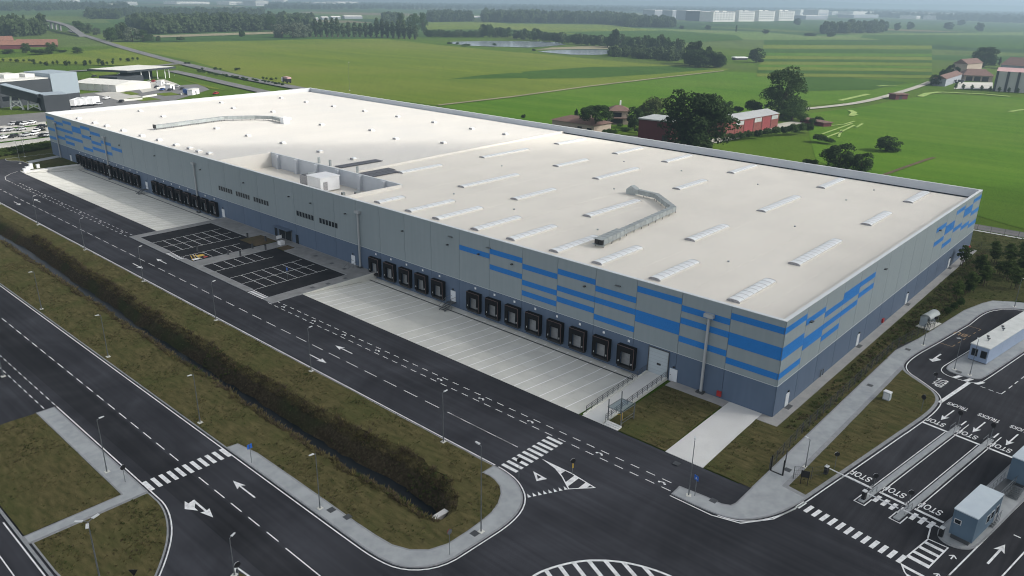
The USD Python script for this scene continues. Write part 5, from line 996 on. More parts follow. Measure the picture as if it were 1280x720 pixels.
way('slip_road', [(214, 89), (245, 95.5), (280, 104), (320, 113), (345, 119)], 8.5, 'tarmac_far', 'grey side road behind the far left corner of the roof', 0.5)
way('side_road', [(88, 89.5), (120, 88.2), (160, 85.5), (205, 82), (222, 80)], 9.0, 'tarmac_far', 'pale road crossing behind the dark factory', 0.5)

# ------------------------------------------------------------------ woods seen as one mass
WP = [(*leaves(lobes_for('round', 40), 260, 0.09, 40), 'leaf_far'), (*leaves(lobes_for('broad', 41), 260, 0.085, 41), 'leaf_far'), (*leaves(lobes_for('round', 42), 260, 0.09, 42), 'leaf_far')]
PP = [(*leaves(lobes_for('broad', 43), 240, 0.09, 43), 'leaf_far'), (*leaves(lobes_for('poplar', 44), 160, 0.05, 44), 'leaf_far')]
def wood(px, rows_h, label, spacing, seed, pro=WP, thick=None):
    poly = Polygon(Gs(px)).buffer(0)
    pi = scatter('wood', [poly], 1.0/spacing**2, pro, label, 'wood', seed, rows_h*0.8, rows_h*1.2, lambda x, y: -0.5)
    return pi
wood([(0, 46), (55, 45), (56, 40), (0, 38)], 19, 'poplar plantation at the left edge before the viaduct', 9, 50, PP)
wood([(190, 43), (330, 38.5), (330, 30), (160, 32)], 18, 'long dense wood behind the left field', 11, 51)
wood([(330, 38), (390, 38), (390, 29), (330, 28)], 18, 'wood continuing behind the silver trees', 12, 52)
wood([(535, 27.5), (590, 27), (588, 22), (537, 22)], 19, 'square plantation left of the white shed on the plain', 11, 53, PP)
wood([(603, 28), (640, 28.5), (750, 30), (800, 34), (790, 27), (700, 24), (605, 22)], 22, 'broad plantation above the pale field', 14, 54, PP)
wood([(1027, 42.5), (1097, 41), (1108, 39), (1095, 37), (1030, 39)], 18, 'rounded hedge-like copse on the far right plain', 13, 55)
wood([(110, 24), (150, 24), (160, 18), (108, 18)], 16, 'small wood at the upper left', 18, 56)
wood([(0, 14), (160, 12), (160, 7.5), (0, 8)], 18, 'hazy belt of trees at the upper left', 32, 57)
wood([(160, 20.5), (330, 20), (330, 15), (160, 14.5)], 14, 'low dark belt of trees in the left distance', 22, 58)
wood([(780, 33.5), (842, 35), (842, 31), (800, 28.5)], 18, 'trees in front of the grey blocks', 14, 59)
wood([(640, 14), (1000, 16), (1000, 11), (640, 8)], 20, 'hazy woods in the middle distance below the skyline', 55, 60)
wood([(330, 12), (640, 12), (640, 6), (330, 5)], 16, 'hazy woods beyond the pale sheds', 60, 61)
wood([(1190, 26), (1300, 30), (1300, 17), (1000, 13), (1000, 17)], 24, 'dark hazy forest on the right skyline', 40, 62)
wood([(760, 70), (850, 78), (852, 72), (790, 66)], 9, 'low scrub between the pond and the dark clump', 8, 63)
wood([(480, 30), (500, 29), (500, 25), (478, 25)], 16, 'wood right of the poplar row', 12, 64)
# low hills at the horizon
hv_, hf_ = [], []
for i, a in enumerate(np.linspace(-0.25, 1.75, 160)):
    d = 13500; h = 35+150*meshkit.fbm(np.array([[a*7, 1.3, 0]]), 4, 9)[0]*np.clip((1.25-a)*1.2, 0.12, 1); x, y = EYE[0]+d*math.cos(a), EYE[1]+d*math.sin(a); dx, dy = math.cos(a), math.sin(a)
    hv_ += [(x-900*dx, y-900*dy, -2), (x, y, h), (x+1200*dx, y+1200*dy, -2)]
    if i: o = 3*i; hf_ += [[o-3, o, o+1, o-2], [o-2, o+1, o+2, o-1]]
obj('hills', (np.array(hv_), np.array(hf_)), 'crop_dark', label='low hazy hills on the horizon', cat='hills', kind='structure', smooth=True)

# ------------------------------------------------------------------ street furniture
LAMPC = stage.CreateClassPrim('/_street_lamp')
_lp = LAMPC.GetPath().pathString
usdkit.mesh(stage, _lp+'/pole', MB().tube([(0, 0, 0), (0, 0, 0.9), (0, 0, 0.95), (0, 0, 7.35)], [0.085, 0.08, 0.06, 0.04], 10).get(), MAT['steel'], smooth=40)
usdkit.mesh(stage, _lp+'/arm', MB().bar((0, 0, 7.3), (0.35, 0, 7.42), 0.06).get(), MAT['steel'])
usdkit.mesh(stage, _lp+'/lamp_head', MB().add([(0.25, -0.14, 7.40), (0.85, -0.10, 7.45), (0.85, 0.10, 7.45), (0.25, 0.14, 7.40), (0.25, -0.11, 7.49), (0.83, -0.08, 7.51), (0.83, 0.08, 7.51), (0.25, 0.11, 7.49)], BOXF).get(), MAT['lamp_pale'])
usdkit.mesh(stage, _lp+'/footing', MB().box(-0.3, -0.3, -0.05, 0.3, 0.3, 0.06).get(), MAT['concrete'])
ordn = ['first', 'second', 'third', 'fourth', 'fifth', 'sixth', 'seventh', 'eighth', 'ninth', 'tenth', 'eleventh', 'twelfth']
def lamp(x, y, rz, label, group=None, s=1.0, z=0.1): return dup('street_lamp', LAMPC, label, 'street lamp', (x, y, z), rz, (1, 1, s), group)
for i, y in enumerate((29.3, 59.6, 89.3, 118.8, 148.8, 178.5, 208, 238)): lamp(-36.95, y, 0.0, f'grey street lamp on the inner road verge, {ordn[i]} from the small zebra crossing', 'lamps along the inner road')
for i, y in enumerate((29.2, 57.3, 87.6, 117.2, 147)): lamp(-56.6, y, math.pi, f'grey street lamp between ditch and main road, {ordn[i]} from the curling pavement', 'lamps along the main road')
lamp(-70.2, 54.4, 0.0, 'grey street lamp on the L-shaped pavement left of the main road'); lamp(-70.4, 92.0, 0.0, 'grey street lamp at the far corner of the left side road')
lamp(-25.0, -0.8, 0.5, 'grey street lamp with a blue sign at the start of the end pavement', s=1.03); lamp(-9.3, -8.7, 1.2, 'short grey lamp post on the pavement beside the pedestrian gate', s=0.55)
lamp(-69.0, 26.3, 0.4, 'lamp post on the tiny planted traffic island at the bottom edge', s=0.62); lamp(-46.9, 12.7, 1.6, 'tall lamp post at the curve of the pavement round the ditch end', s=1.5)
lamp(35.0, -17.6, 0.3, 'lamp post at the round end of the central island', s=0.84); lamp(35.6, -15.2, 2.4, 'second lamp post on the central island, nearer the kerb', s=0.75)
lamp(42.4, -8.6, -1.6, 'lamp post on the end pavement beside the bus bay', s=0.6); lamp(75.2, -16.5, -1.0, 'lamp post where the end pavement curves away at the right', s=0.8)
lamp(-14.0, 265.0, 2.0, 'lamp post on the dark grass at the far left corner'); lamp(-9.0, 276.0, 2.0, 'lamp post by the hedge beyond the far left corner')
p = G(437, 113); lamp(p[0], p[1], 0.0, 'tall solitary lamp mast seen above the back edge of the roof', s=2.3)
for i, (u, v) in enumerate([(218, 400-305), (30, 178), (258, 99)]):
    q = G(u, v); lamp(q[0], q[1], 1.0, f'distant lamp post {nth(i+1)} in the car parks beyond the warehouse', 'distant lamp posts beyond the warehouse')
tl = thing('street_lamp', 'triple-headed lamp standing on the curved grass island at the lower left', 'street lamp', (-78.6, 35.2, 0.05))
obj('pole', MB().tube([(0, 0, 0), (0, 0, 7.3)], [0.09, 0.05], 10), 'steel', tl)
for k, a in enumerate((0.3, 2.4, 4.3)):
    d = np.array([math.cos(a), math.sin(a)]); obj('arm', MB().bar((0, 0, 7.25), (*(d*0.5), 7.36), 0.05), 'steel', tl); obj('lamp_head', MB().obox((d[0]*0.85, d[1]*0.85, 7.33), 0.75, 0.28, 0.1, a), 'lamp_pale', tl)
facing = lambda x, y: math.atan2(EYE[1]-y, EYE[0]-x)
def sign(x, y, h, rz, label, kind='disc', face='sign_blue', back='black', extra=None, z=0.1):
    if kind == 'disc' and back == 'black': rz = facing(x, y)+math.pi+0.35
    s = thing('traffic_sign', label, 'sign', (x, y, z), rz)
    obj('pole', MB().tube([(0, 0, -0.1), (0, 0, h)], 0.035, 8), 'steel', s)
    if kind == 'disc':
        obj('plate', MB().tube([(-0.045, 0, h-0.32), (-0.06, 0, h-0.32)], 0.32, 18), back, s); obj('sign_face', MB().tube([(0.045, 0, h-0.32), (-0.043, 0, h-0.32)], 0.30, 18), face, s)
    if kind == 'square':
        obj('plate', MB().box(-0.06, -0.33, h-0.66, -0.045, 0.33, h), face, s); obj('pictogram', MB().add([(-0.066, -0.2, h-0.5), (-0.066, 0.2, h-0.5), (-0.066, 0, h-0.14)], [[0, 1, 2]]).add([(-0.066, -0.2, h-0.5), (-0.066, 0, h-0.14), (-0.066, 0.2, h-0.5)], [[0, 1, 2]]), 'white', s)
    if kind == 'triangle':
        t = [(-0.45, h), (0.45, h), (0, h-0.8)]; obj('plate', MB().add([(-0.06, a, b) for a, b in t]+[(-0.045, a, b) for a, b in t], [[0, 2, 1], [3, 4, 5], [0, 1, 4], [0, 4, 3], [1, 2, 5], [1, 5, 4], [2, 0, 3], [2, 3, 5]]), back, s)
    if extra: obj('marker', MB().tube([(0.0, 0, h-1.35), (0, 0, h-0.75)], 0.09, 10), extra, s)
    return s
sign(-57.0, 43.3, 2.7, math.pi*0.5+math.pi, 'blue pedestrian crossing sign on the pavement by the large zebra crossing', 'square'); sign(-24.6, -1.4, 2.9, math.pi*0.9+math.pi, 'blue sign beside the street lamp at the start of the end pavement', 'square')
sign(-69.6, 50.6, 2.4, 0.9, 'black-backed round sign on the left edge of the main road', 'disc', 'white'); sign(-31.1, 12.1, 2.3, 2.8, 'round sign with a yellow marker post on the hatched triangle', 'disc', 'white', extra='paint_yellow')
sign(-36.6, 16.2, 3.2, 2.6, 'black-backed sign on the pavement by the small zebra crossing', 'disc', 'white'); sign(-51.9, 12.5, 3.3, 1.5, 'thin edge-on sign post on the curved pavement', 'disc', 'red', 'steel')
sign(-76.5, 31.8, 2.2, 0.8, 'dark triangular give-way sign back at the bottom of the grass island', 'triangle')
sign(-68.9, 25.6, 2.0, 0.6, 'dark sign on the tiny planted traffic island', 'disc', 'white')
for i, (a, b) in enumerate(((-1.4, -1.1), (-2.2, 4.3), (-2.2, 8.55))):
    x, y = gp(a+1.5, b); sign(x, y, 2.7, GA+math.pi, ('black-backed round sign in the grass left of the truck lanes', 'black-backed round sign at the near end of the first lane island', 'black-backed round sign at the near end of the second lane island')[i], 'disc', 'white')
for i, (a, b) in enumerate(((24.5, -1.0), (23.9, 4.3), (23.9, 8.55))):
    x, y = gp(a, b); s = thing('traffic_light', ('black traffic light on the grass by the gate stop line', 'black traffic light at the far end of the first lane island', 'black traffic light at the far end of the second lane island')[i], 'traffic light', (x, y, 0.1), GA)
    obj('pole', MB().tube([(0, 0, 0), (0, 0, 2.6)], 0.05, 8), 'steel', s); obj('housing', MB().box(-0.13, -0.15, 2.0, 0.13, 0.15, 2.75), 'black', s); obj('back_board', MB().tube([(-0.15, 0, 2.4), (-0.17, 0, 2.4)], 0.34, 16), 'black', s)
    for k, z in enumerate((2.58, 2.18)): obj('lens', MB().tube([(0.13, 0, z), (0.15, 0, z)], 0.09, 10), ('red', 'paint_yellow')[k], s)
x, y = G(1168, 475); sign(x, y, 1.4, 2.0, 'low black sign standing by the STOP lettering before the gate', 'disc', 'white', z=0)
# barriers
def barrier(a, b, ln, label):
    x, y = gp(a, b); t = thing('barrier', label, 'barrier', (x, y, 0.12), GA)
    obj('housing', MB().box(-0.25, -0.2, 0, 0.25, 0.2, 1.1), 'black', t); obj('lid', MB().box(-0.28, -0.23, 1.1, 0.28, 0.23, 1.2), 'lamp_pale', t)
    sg = 1 if ln > 0 else -1
    obj('boom', MB().bar((0.0, -sg*0.35, 1.0), (0.0, -ln, 0.98), 0.09, 0.11), 'white', t)
    m = MB()
    for k in range(1, 6): m.box(-0.052, min(-ln*k/6, -ln*k/6-0.25), 0.93, 0.052, max(-ln*k/6, -ln*k/6-0.25), 1.05)
    obj('stripe', m, 'lamp_pale', t)
barrier(-1.6, -1.3, 5.2, 'lane barrier standing in the grass across the first truck lane')
barrier(-2.9, 4.3, 4.0, 'lane barrier on the first kerb island across the second truck lane')
barrier(-2.75, 13.15, -4.3, 'lane barrier by the near blue guard cabin across the third truck lane')
# low guard rails on the lane islands
for k, b in enumerate((4.3, 8.55)):
    for a, w in ((-1.2, 'near'), (22.8, 'far')):
        x, y = gp(a, b); t = thing('guard_rail', f'short steel hoop rail at the {w} end of the {("first", "second")[k]} lane island', 'guard rail', (x, y, 0.16), GA)
        for yy in (-0.28, 0.28): obj('hoop', MB().tube([(-0.9, yy, 0), (-0.9, yy, 0.75), (0.9, yy, 0.75), (0.9, yy, 0)], 0.035, 6), 'steel', t)
# guard cabins on their island
GI = [tuple(q) for q in chaikin([gp(3, 12.55), gp(-1.4, 12.35), gp(-3.1, 12.9), gp(-3.7, 14.3), gp(-3.1, 15.8), gp(-1.6, 16.5), gp(3, 16.6)])]+[gp(60, 16.6), gp(60, 12.55)]
kerbed('cabin_island', Polygon(GI).buffer(0), 'paving', 0.14, 'rounded concrete island carrying the blue guard cabins', 'island', kz=0.15)
def cabin(name, c0, ln, wd, z0, z1, label, wall, win_sides, roofm='cabin_roof', base=None):
    x, y = gp(*c0); t = thing(name, label, 'cabin', (x, y, 0), GA)      # origin at the near left corner, +x along the lanes, -y across
    obj('wall', MB().box(0, -wd, z0, ln, 0, z1-0.12), wall, t); obj('roof', MB().box(-0.08, -wd-0.08, z1-0.12, ln+0.08, 0.08, z1), roofm, t)
    obj('corner_post', MB().box(-0.03, -0.12, z0, 0.12, 0.03, z1-0.13).box(-0.03, -wd-0.03, z0, 0.12, -wd+0.12, z1-0.13).box(ln-0.12, -wd-0.03, z0, ln+0.03, -wd+0.12, z1-0.13), wall, t)
    if base: obj('base', MB().box(0.15, -wd+0.3, 0.1, ln-0.15, -0.15, z0), base, t)
    for s in win_sides:
        if s == 'end': w = obj('window', MB().box(-0.05, -0.95, z0+1.5, -0.01, -0.2, z0+2.1), 'lamp_pale', t); obj('pane', MB().box(-0.065, -0.87, z0+1.57, -0.05, -0.28, z0+2.03), 'glass_dark', w)
        if s == 'right':
            for a in (ln*0.45, ln*0.62): w = obj('window', MB().box(a, -wd-0.045, z0+1.0, a+0.9, -wd-0.005, z0+2.0), 'lamp_pale', t); obj('pane', MB().box(a+0.07, -wd-0.06, z0+1.07, a+0.83, -wd-0.045, z0+1.93), 'glass_dark', w)
            d = obj('door', MB().box(ln-1.3, -wd-0.045, z0, ln-0.4, -wd-0.005, z0+2.1), 'door_grey', t); obj('pane', MB().box(ln-1.2, -wd-0.06, z0+1.1, ln-0.5, -wd-0.045, z0+1.95), 'glass_dark', d)
    return t
cabin('guard_cabin', (-2.3, 13.75), 7.1, 2.35, 0.75, 4.0, 'near blue-grey guard cabin with a small square end window', 'cabin_blue', ('end', 'right'), base='steel_dark')
cabin('guard_cabin', (14.4, 13.8), 8.0, 2.4, 0.75, 4.0, 'second blue-grey guard cabin cut by the right edge of the photo', 'cabin_blue', ('right',), base='steel_dark')
x, y = gp(5.1, 13.6); st = thing('steel_stair', 'grey steel staircase and walkway between the two guard cabins', 'stair', (x, y, 0.14), GA)
obj('landing', MB().box(0, -1.3, 0.7, 9.0, -0.1, 0.78), 'steel_dark', st)
for k in range(7): obj('step', MB().box(6.2+0.3*k, -2.5, 0.08+0.10*k, 6.55+0.3*k, -1.35, 0.13+0.10*k), 'steel', st)
for yy in (-0.05, -1.32, -2.55):
    for z in (1.25, 1.75): obj('rail', MB().bar((0.1 if yy > -1.4 else 6.2, yy, z if yy > -1.4 else z-0.6), (8.9 if yy > -1.4 else 8.6, yy, z), 0.05), 'steel', st)
    for k in range(8): obj('post', MB().bar((0.2+1.2*k, yy, 0.1), (0.2+1.2*k, yy, 1.75), 0.05), 'steel', st) if yy > -1.4 else None
x, y = gp(5.0, 16.2); st2 = thing('railing', 'steel railing and steps at the door of the near guard cabin', 'railing', (x, y, 0.14), GA)
for k in range(4): obj('step', MB().box(-1.6+0.3*k, -0.1, 0.05+0.15*k, -1.3+0.3*k, 0.9, 0.1+0.15*k), 'steel', st2)
for yy in (-0.12, 0.92):
    obj('rail', MB().bar((-1.7, yy, 1.0), (0.2, yy, 1.6), 0.05), 'steel', st2)
    for k in range(4): obj('post', MB().bar((-1.6+0.55*k, yy, 0.0), (-1.6+0.55*k, yy, 1.05+0.17*k), 0.04), 'steel', st2)
oc = thing('office_container', 'long white-roofed pale blue office container on the central island', 'cabin', (41.6, -15.75, 0.115), math.atan2(-2.55, 16.3))
LN = 30.0
for k in range(5): obj('wall', MB().box(k*6.0+0.015, -2.9, 0.12, (k+1)*6.0-0.015, 0, 2.75), 'cabin_light', oc); obj('roof', MB().box(k*6.0+0.01, -2.98, 2.75, (k+1)*6.0-0.01, 0.08, 2.9), 'flat_roof', oc)
obj('base', MB().box(0.05, -2.8, 0, LN-0.05, -0.1, 0.12), 'steel_dark', oc)
for a in (0.35, 1.75): w = obj('window', MB().box(-0.04, -a-0.95, 0.9, 0.0, -a, 2.2), 'steel_dark', oc); obj('pane', MB().box(-0.05, -a-0.87, 1.0, -0.04, -a-0.08, 2.1), 'glass_dark', w)
for a, b in ((3.4, 1.4), (4.4, 0.9), (10.2, 1.2), (11.2, 0.7)): v_ = obj('roof_vent', MB().tube([(a, -b, 2.9), (a, -b, 3.25)], 0.13, 10), 'zinc', oc); obj('cowl', MB().tube([(a, -b, 3.25), (a, -b, 3.4)], 0.24, 10), 'steel_dark', v_)
bs = thing('bus_shelter', 'small bus shelter with a curved silver roof on the end pavement', 'bus shelter', (53.0, -6.6, 0.1), math.atan2(-2.2, 16.3))
obj('slab', MB().box(-2.6, -1.3, -0.1, 2.6, 1.2, 0.05), 'concrete', bs)
m = MB(); ang = np.linspace(0.15, math.pi*0.95, 10)
for a0, a1 in zip(ang[:-1], ang[1:]):
    q0, q1 = (0.95*math.cos(a0), 1.7+0.85*math.sin(a0)), (0.95*math.cos(a1), 1.7+0.85*math.sin(a1))
    m.quad((-2.1, *q0), (-2.1, *q1), (2.1, *q1), (2.1, *q0)); m.quad((-2.1, q0[0]*0.96, q0[1]-0.04), (2.1, q0[0]*0.96, q0[1]-0.04), (2.1, q1[0]*0.96, q1[1]-0.04), (-2.1, q1[0]*0.96, q1[1]-0.04))
obj('roof', m, 'zinc', bs, smooth=40)
obj('back_panel', MB().box(-2.0, 0.86, 0.15, 2.0, 0.9, 1.9), 'gate_grey', bs); obj('end_panel', MB().box(-2.05, -0.4, 0.15, -2.01, 0.86, 1.9), 'gate_grey', bs); obj('end_panel', MB().box(2.01, -0.4, 0.15, 2.05, 0.86, 1.9), 'gate_grey', bs)
for k in (-2.03, 2.03): obj('post', MB().bar((k, -0.8, 0), (k, -0.8, 2.2), 0.06), 'steel', bs)
obj('bench', MB().box(-1.5, 0.35, 0.45, 1.5, 0.75, 0.52), 'steel_dark', bs)
sign(51.0, -8.0, 2.7, 2.6, 'dark bus stop post in front of the bus shelter', 'disc', 'white')
ub = thing('utility_cabinet', 'pale utility cabinet standing alone on the tapering grass island', 'cabinet', (17.0, -10.4, 0.1), GA)
obj('body', MB().box(-0.35, -0.5, 0, 0.35, 0.5, 1.25), 'gate_grey', ub); obj('cap', MB().box(-0.4, -0.55, 1.25, 0.4, 0.55, 1.35), 'white', ub); obj('door_panel', MB().box(-0.37, -0.4, 0.15, -0.35, 0.4, 1.1), 'white', ub)
# wire fence with gate along the end wall, and behind it
def fence(pts, label, h=1.9, step=2.5):
    f = thing('wire_fence', label, 'fence'); pts = [np.array(p, float) for p in pts]
    for a, b in zip(pts[:-1], pts[1:]):
        n = max(1, round(np.linalg.norm(b-a)/step))
        for k in range(n):
            q = a+(b-a)*k/n; q2 = a+(b-a)*(k+1)/n; obj('post', MB().bar((*q, -0.05), (*q, h), 0.07), 'steel_dark', f)
            m = MB()
            for z in (0.12, 0.7, 1.28, h-0.05): m.bar((*q, z), (*q2, z), 0.02)
            nn = int(np.linalg.norm(q2-q)/0.22)
            for j in range(1, nn): r_ = q+(q2-q)*j/nn; m.bar((*r_, 0.1), (*r_, h-0.04), 0.010)
            obj('mesh_panel', m, 'steel_dark', f)
    return f
fence([(-13.1, -5.55), (-1.5, -5.0), (36, -5.25), (53, -7.8)], 'dark wire fence along the weeds below the end wall')
fence([(-12.9, -8.6), (-11.6, -10.3), (-9.6, -11.6)], 'short dark wire fence from the gate to the lane barrier')
fence([(114.0, 0.5), (115.2, -4.5), (113.6, -10)], 'short wire fence at the far corner of the end wall'); fence([(132.0, -60), (132.0, -10), (131.6, 12)], 'wire fence along the grey road behind the warehouse', step=3.2)
gt_ = thing('pedestrian_gate', 'dark steel pedestrian gate across the end pavement', 'gate')
for q in ((-13.1, -5.75), (-13.15, -7.35)): obj('gate_post', MB().bar((*q, 0.1), (*q, 2.3), 0.16), 'black', gt_)
obj('gate_leaf', MB().bar((-13.1, -7.35, 2.2), (-10.4, -6.5, 2.2), 0.08).bar((-13.1, -7.35, 0.3), (-10.4, -6.5, 0.3), 0.08).bar((-10.4, -6.5, 0.3), (-10.4, -6.5, 2.2), 0.08), 'black', gt_); obj('threshold', MB().box(-13.25, -7.3, 0.1, -13.05, -5.8, 0.16), 'black', gt_)
info = thing('notice_board', 'dark notice board on two posts beside the pedestrian gate', 'notice board', (-13.3, -10.1, 0.1), 0.3)
for yy in (-0.4, 0.4): obj('post', MB().bar((0, yy, 0), (0, yy, 2.0), 0.08), 'black', info)
obj('board', MB().box(-0.04, -0.5, 1.1, 0.04, 0.5, 2.0), 'black', info)
MAT['canopy_glass'] = usdkit.material(stage, '/World/Looks/canopy_glass', {'t': ('transparent_bsdf', {'color': (0.72, 0.78, 0.8)}), 'g': ('glossy_bsdf', {'roughness': 0.15, 'color': (0.8, 0.8, 0.8)}), 'm': ('mix_closure', {'fac': 0.15})}, [('t.BSDF', 'm.closure1'), ('g.BSDF', 'm.closure2')], surface='m.closure')
# glass canopy at the foot of the ramp
ca = thing('canopy', 'small flat glass canopy with posts and steps at the foot of the concrete ramp', 'canopy', (-15.8, 15.2, 0.05), 0.0)
for x_, y_ in ((-1.6, -1.0), (-1.6, 1.2), (1.6, -1.0), (1.6, 1.2)): obj('post', MB().bar((x_, y_, 0), (x_, y_, 2.7 if y_ < 0 else 3.6), 0.12), 'steel', ca)
obj('roof_pane', MB().box(-1.7, -1.1, 2.35, 1.7, 1.3, 2.39), 'canopy_glass', ca); obj('roof_frame', MB().bar((-1.7, -1.1, 2.4), (1.7, -1.1, 2.4), 0.07).bar((-1.7, 1.3, 2.4), (1.7, 1.3, 2.4), 0.07).bar((-1.7, -1.1, 2.4), (-1.7, 1.3, 2.4), 0.07).bar((1.7, -1.1, 2.4), (1.7, 1.3, 2.4), 0.07), 'steel', ca)
for k in range(3): obj('step', MB().box(-2.0-0.35*k, -1.2, 0.0, -1.65-0.35*k, 1.2, 0.30-0.1*k), 'concrete_light', ca)
obj('rail', MB().bar((-1.6, -1.0, 1.0), (1.6, -1.0, 1.0), 0.05).bar((-1.6, -1.0, 0.55), (1.6, -1.0, 0.55), 0.05), 'steel', ca); obj('turnstile', MB().tube([(0, 0, 0), (0, 0, 1.0)], 0.14, 10).bar((0, 0, 0.9), (0.6, 0.2, 0.9), 0.06).bar((0, 0, 0.9), (-0.3, 0.5, 0.9), 0.06), 'paint_yellow', ca)
# bollards and posts of the car park, manhole lids
for i, (x, y) in enumerate(((-15.9, 122.7), (-9.6, 123.0), (-19.5, 125.0+5), (-5.9, 131.5), (-14.5, 118.9+1.0), (-8.0, 120.0), (-4.3, 126))):
    b = thing('charging_post', f'dark charging post {nth(i+1)} along the middle path of the car park', 'post', (x, y, 0.1), group='charging posts of the car park'); obj('body', MB().box(-0.14, -0.18, 0, 0.14, 0.18, 1.1), 'steel_dark', b); obj('top_cap', MB().box(-0.17, -0.21, 1.1, 0.17, 0.21, 1.2), 'black', b)
sign(-15.6, 99.2, 2.6, 3.0, 'blue round sign on the white car park line', 'disc', 'sign_blue', 'sign_blue', z=0)
for i, (x, y) in enumerate(((-55.9, 28.0), (-55.4, 25.6), (-47.6, 13.0), (-23.9, -3.5), (-11.5, -7.3), (-7.0, 91.0), (-11.5, 90.8), (-15.0, 91.2), (-3.2, 101), (-2.6, 108), (-3.5, 96), (-20, 7-3.2), (20.0, -7.0), (38.5, -7.2), (35, -16.0))):
    obj('manhole_cover', MB().box(x-0.42, y-0.42, 0.1, x+0.42, y+0.42, 0.131), 'steel_dark', None, f'dark square manhole cover {nth(i+1)} counted from the ditch pavement towards the gate', 'manhole cover', 'square manhole covers in the pavements')
pk = thing('planter_box', 'dark box and pale stand by the soil beds at the entrance', 'planter', (-3.2, 121.0, 0.1)); obj('box', MB().box(-0.6, -0.6, 0, 0.6, 0.6, 0.9), 'white', pk); obj('stand', MB().box(-0.1, 0.8, 0, 0.1, 1.0, 2.0), 'steel_dark', pk); obj('panel', MB().box(-0.7, 0.7, 1.3, 0.7, 0.78, 2.1), 'white', pk)
for i, (x, y, h, r_) in enumerate(((-14.4, 252.9, 1.7, 0.5), (-16.0, 251.2, 1.1, 0.6), (-12.4, 252.6, 1.2, 0.45), (-17.2, 249.9, 0.9, 0.5))):
    t = thing('white_cabinet', ('tallest white cabinet at the end of the far ramp', 'white cabinet left of the tallest at the end of the far ramp', 'white cabinet right of the tallest near the far ramp', 'low white block nearest the road at the far ramp')[i], 'cabinet', (x, y, 0.1)); obj('body', MB().box(-r_, -r_, 0, r_, r_, h), 'white', t); obj('cap', MB().box(-r_-0.05, -r_-0.05, h, r_+0.05, r_+0.05, h+0.08), 'lamp_pale', t)

# ------------------------------------------------------------------ buildings round about
mat('brick_red', (0.165, 0.058, 0.050), (0.13, 0.047, 0.042), scale=1.5, rough=0.9); mat('brick_dark', (0.095, 0.03, 0.036), (0.08, 0.026, 0.03), scale=1.5, rough=0.9)
mat('door_red', (0.17, 0.022, 0.026), rough=0.6); mat('sheet_grey', (0.31, 0.325, 0.33), (0.27, 0.285, 0.29), scale=0.3, rough=0.6); mat('tile_brown', (0.16, 0.10, 0.085), (0.12, 0.08, 0.07), scale=0.8, rough=0.9)
mat('tile_orange', (0.21, 0.11, 0.08), (0.16, 0.09, 0.07), scale=0.5, rough=0.9); mat('stucco', (0.30, 0.25, 0.21), rough=0.9); mat('factory_dark', (0.024, 0.030, 0.037), (0.029, 0.035, 0.042), scale=0.1, rough=0.6); mat('factory_pale', (0.24, 0.29, 0.33), rough=0.6)
mat('concrete_far', (0.55, 0.55, 0.54), rough=0.9); mat('block_white', (0.55, 0.55, 0.52), rough=0.9); mat('block_grey', (0.24, 0.26, 0.29), rough=0.9); mat('pale_panel', (0.36, 0.37, 0.36), rough=0.8); mat('pink_roof', (0.42, 0.27, 0.27), rough=0.8)
def house(name, A, B, depth, hw, hr, label, cat, wallm, roofm, hip=0.0, over=0.5, flat=False):
    'front wall from A to B (seen left to right), depth away from the viewer'
    A, B = np.array(A, float), np.array(B, float); L = np.linalg.norm(B-A); d = (B-A)/L
    t = thing(name, label, cat, (A[0], A[1], -0.1), math.atan2(d[1], d[0]))
    n = np.array([-d[1], d[0]]); sg = 1 if n @ (A-EYE[:2]) > 0 else -1; D = depth*sg
    y0, y1 = min(0, D), max(0, D)
    obj('wall', MB().box(0, y0, 0, L, y1, hw), wallm, t)
    if flat: obj('roof', MB().box(-over, y0-over, hw, L+over, y1+over, hw+hr), roofm, t)
    else:
        o = over; ym = (y0+y1)/2; h = hip*L/2
        v = [(-o, y0-o, hw-0.05), (L+o, y0-o, hw-0.05), (L+o, y1+o, hw-0.05), (-o, y1+o, hw-0.05), (-o+h, ym, hw+hr), (L+o-h, ym, hw+hr)]
        obj('roof', MB().add(v, [[0, 1, 5], [0, 5, 4], [2, 3, 4], [2, 4, 5], [1, 2, 5], [3, 0, 4], [0, 3, 2], [0, 2, 1]]), roofm, t)
    t_ = dict(t=t, L=L, sg=sg, hw=hw, D=D, hr=hr); return t_
def opening(hs, f0, f1, z0, z1, m, name='window', side='front', e=0.06):
    y = -hs['sg']*e; L = hs['L']
    if side == 'front': return obj(name, MB().box(f0*L, min(0.02*hs['sg'], y), z0, f1*L, max(0.02*hs['sg'], y), z1), m, hs['t'])
    x = -e if side == 'left' else L; return obj(name, MB().box(x, min(f0*hs['D'], f1*hs['D']), z0, x+e, max(f0*hs['D'], f1*hs['D']), z1), m, hs['t'])
a, b = G(905, 172.5), G(971.5, 159.5); hw = rise(G(915, 168.8), 149.5)
H = house('red_barn', a, b, 13, hw, 1.6, 'long red barn with two red doors and a pale grey roof', 'barn', 'brick_red', 'sheet_grey', over=0.4)
for f0, f1 in ((0.345, 0.505), (0.685, 0.84)): g = opening(H, f0, f1, 0.1, hw*0.86, 'door_red', 'door'); opening(H, f1, f1+0.02, 0.1, hw*0.86, 'dark', 'door_shadow_gap', e=0.03)
for f0, f1 in ((0.19, 0.33), (0.53, 0.66), (0.86, 0.985)): opening(H, f0, f1, hw*0.66, hw*0.92, 'zinc')
for f in (0.17, 0.33, 0.51, 0.67, 0.845): obj('pilaster', MB().box(f*H['L'], min(-0.15*H['sg'], 0), 0, f*H['L']+0.35, max(-0.15*H['sg'], 0), hw), 'brick_red', H['t'])
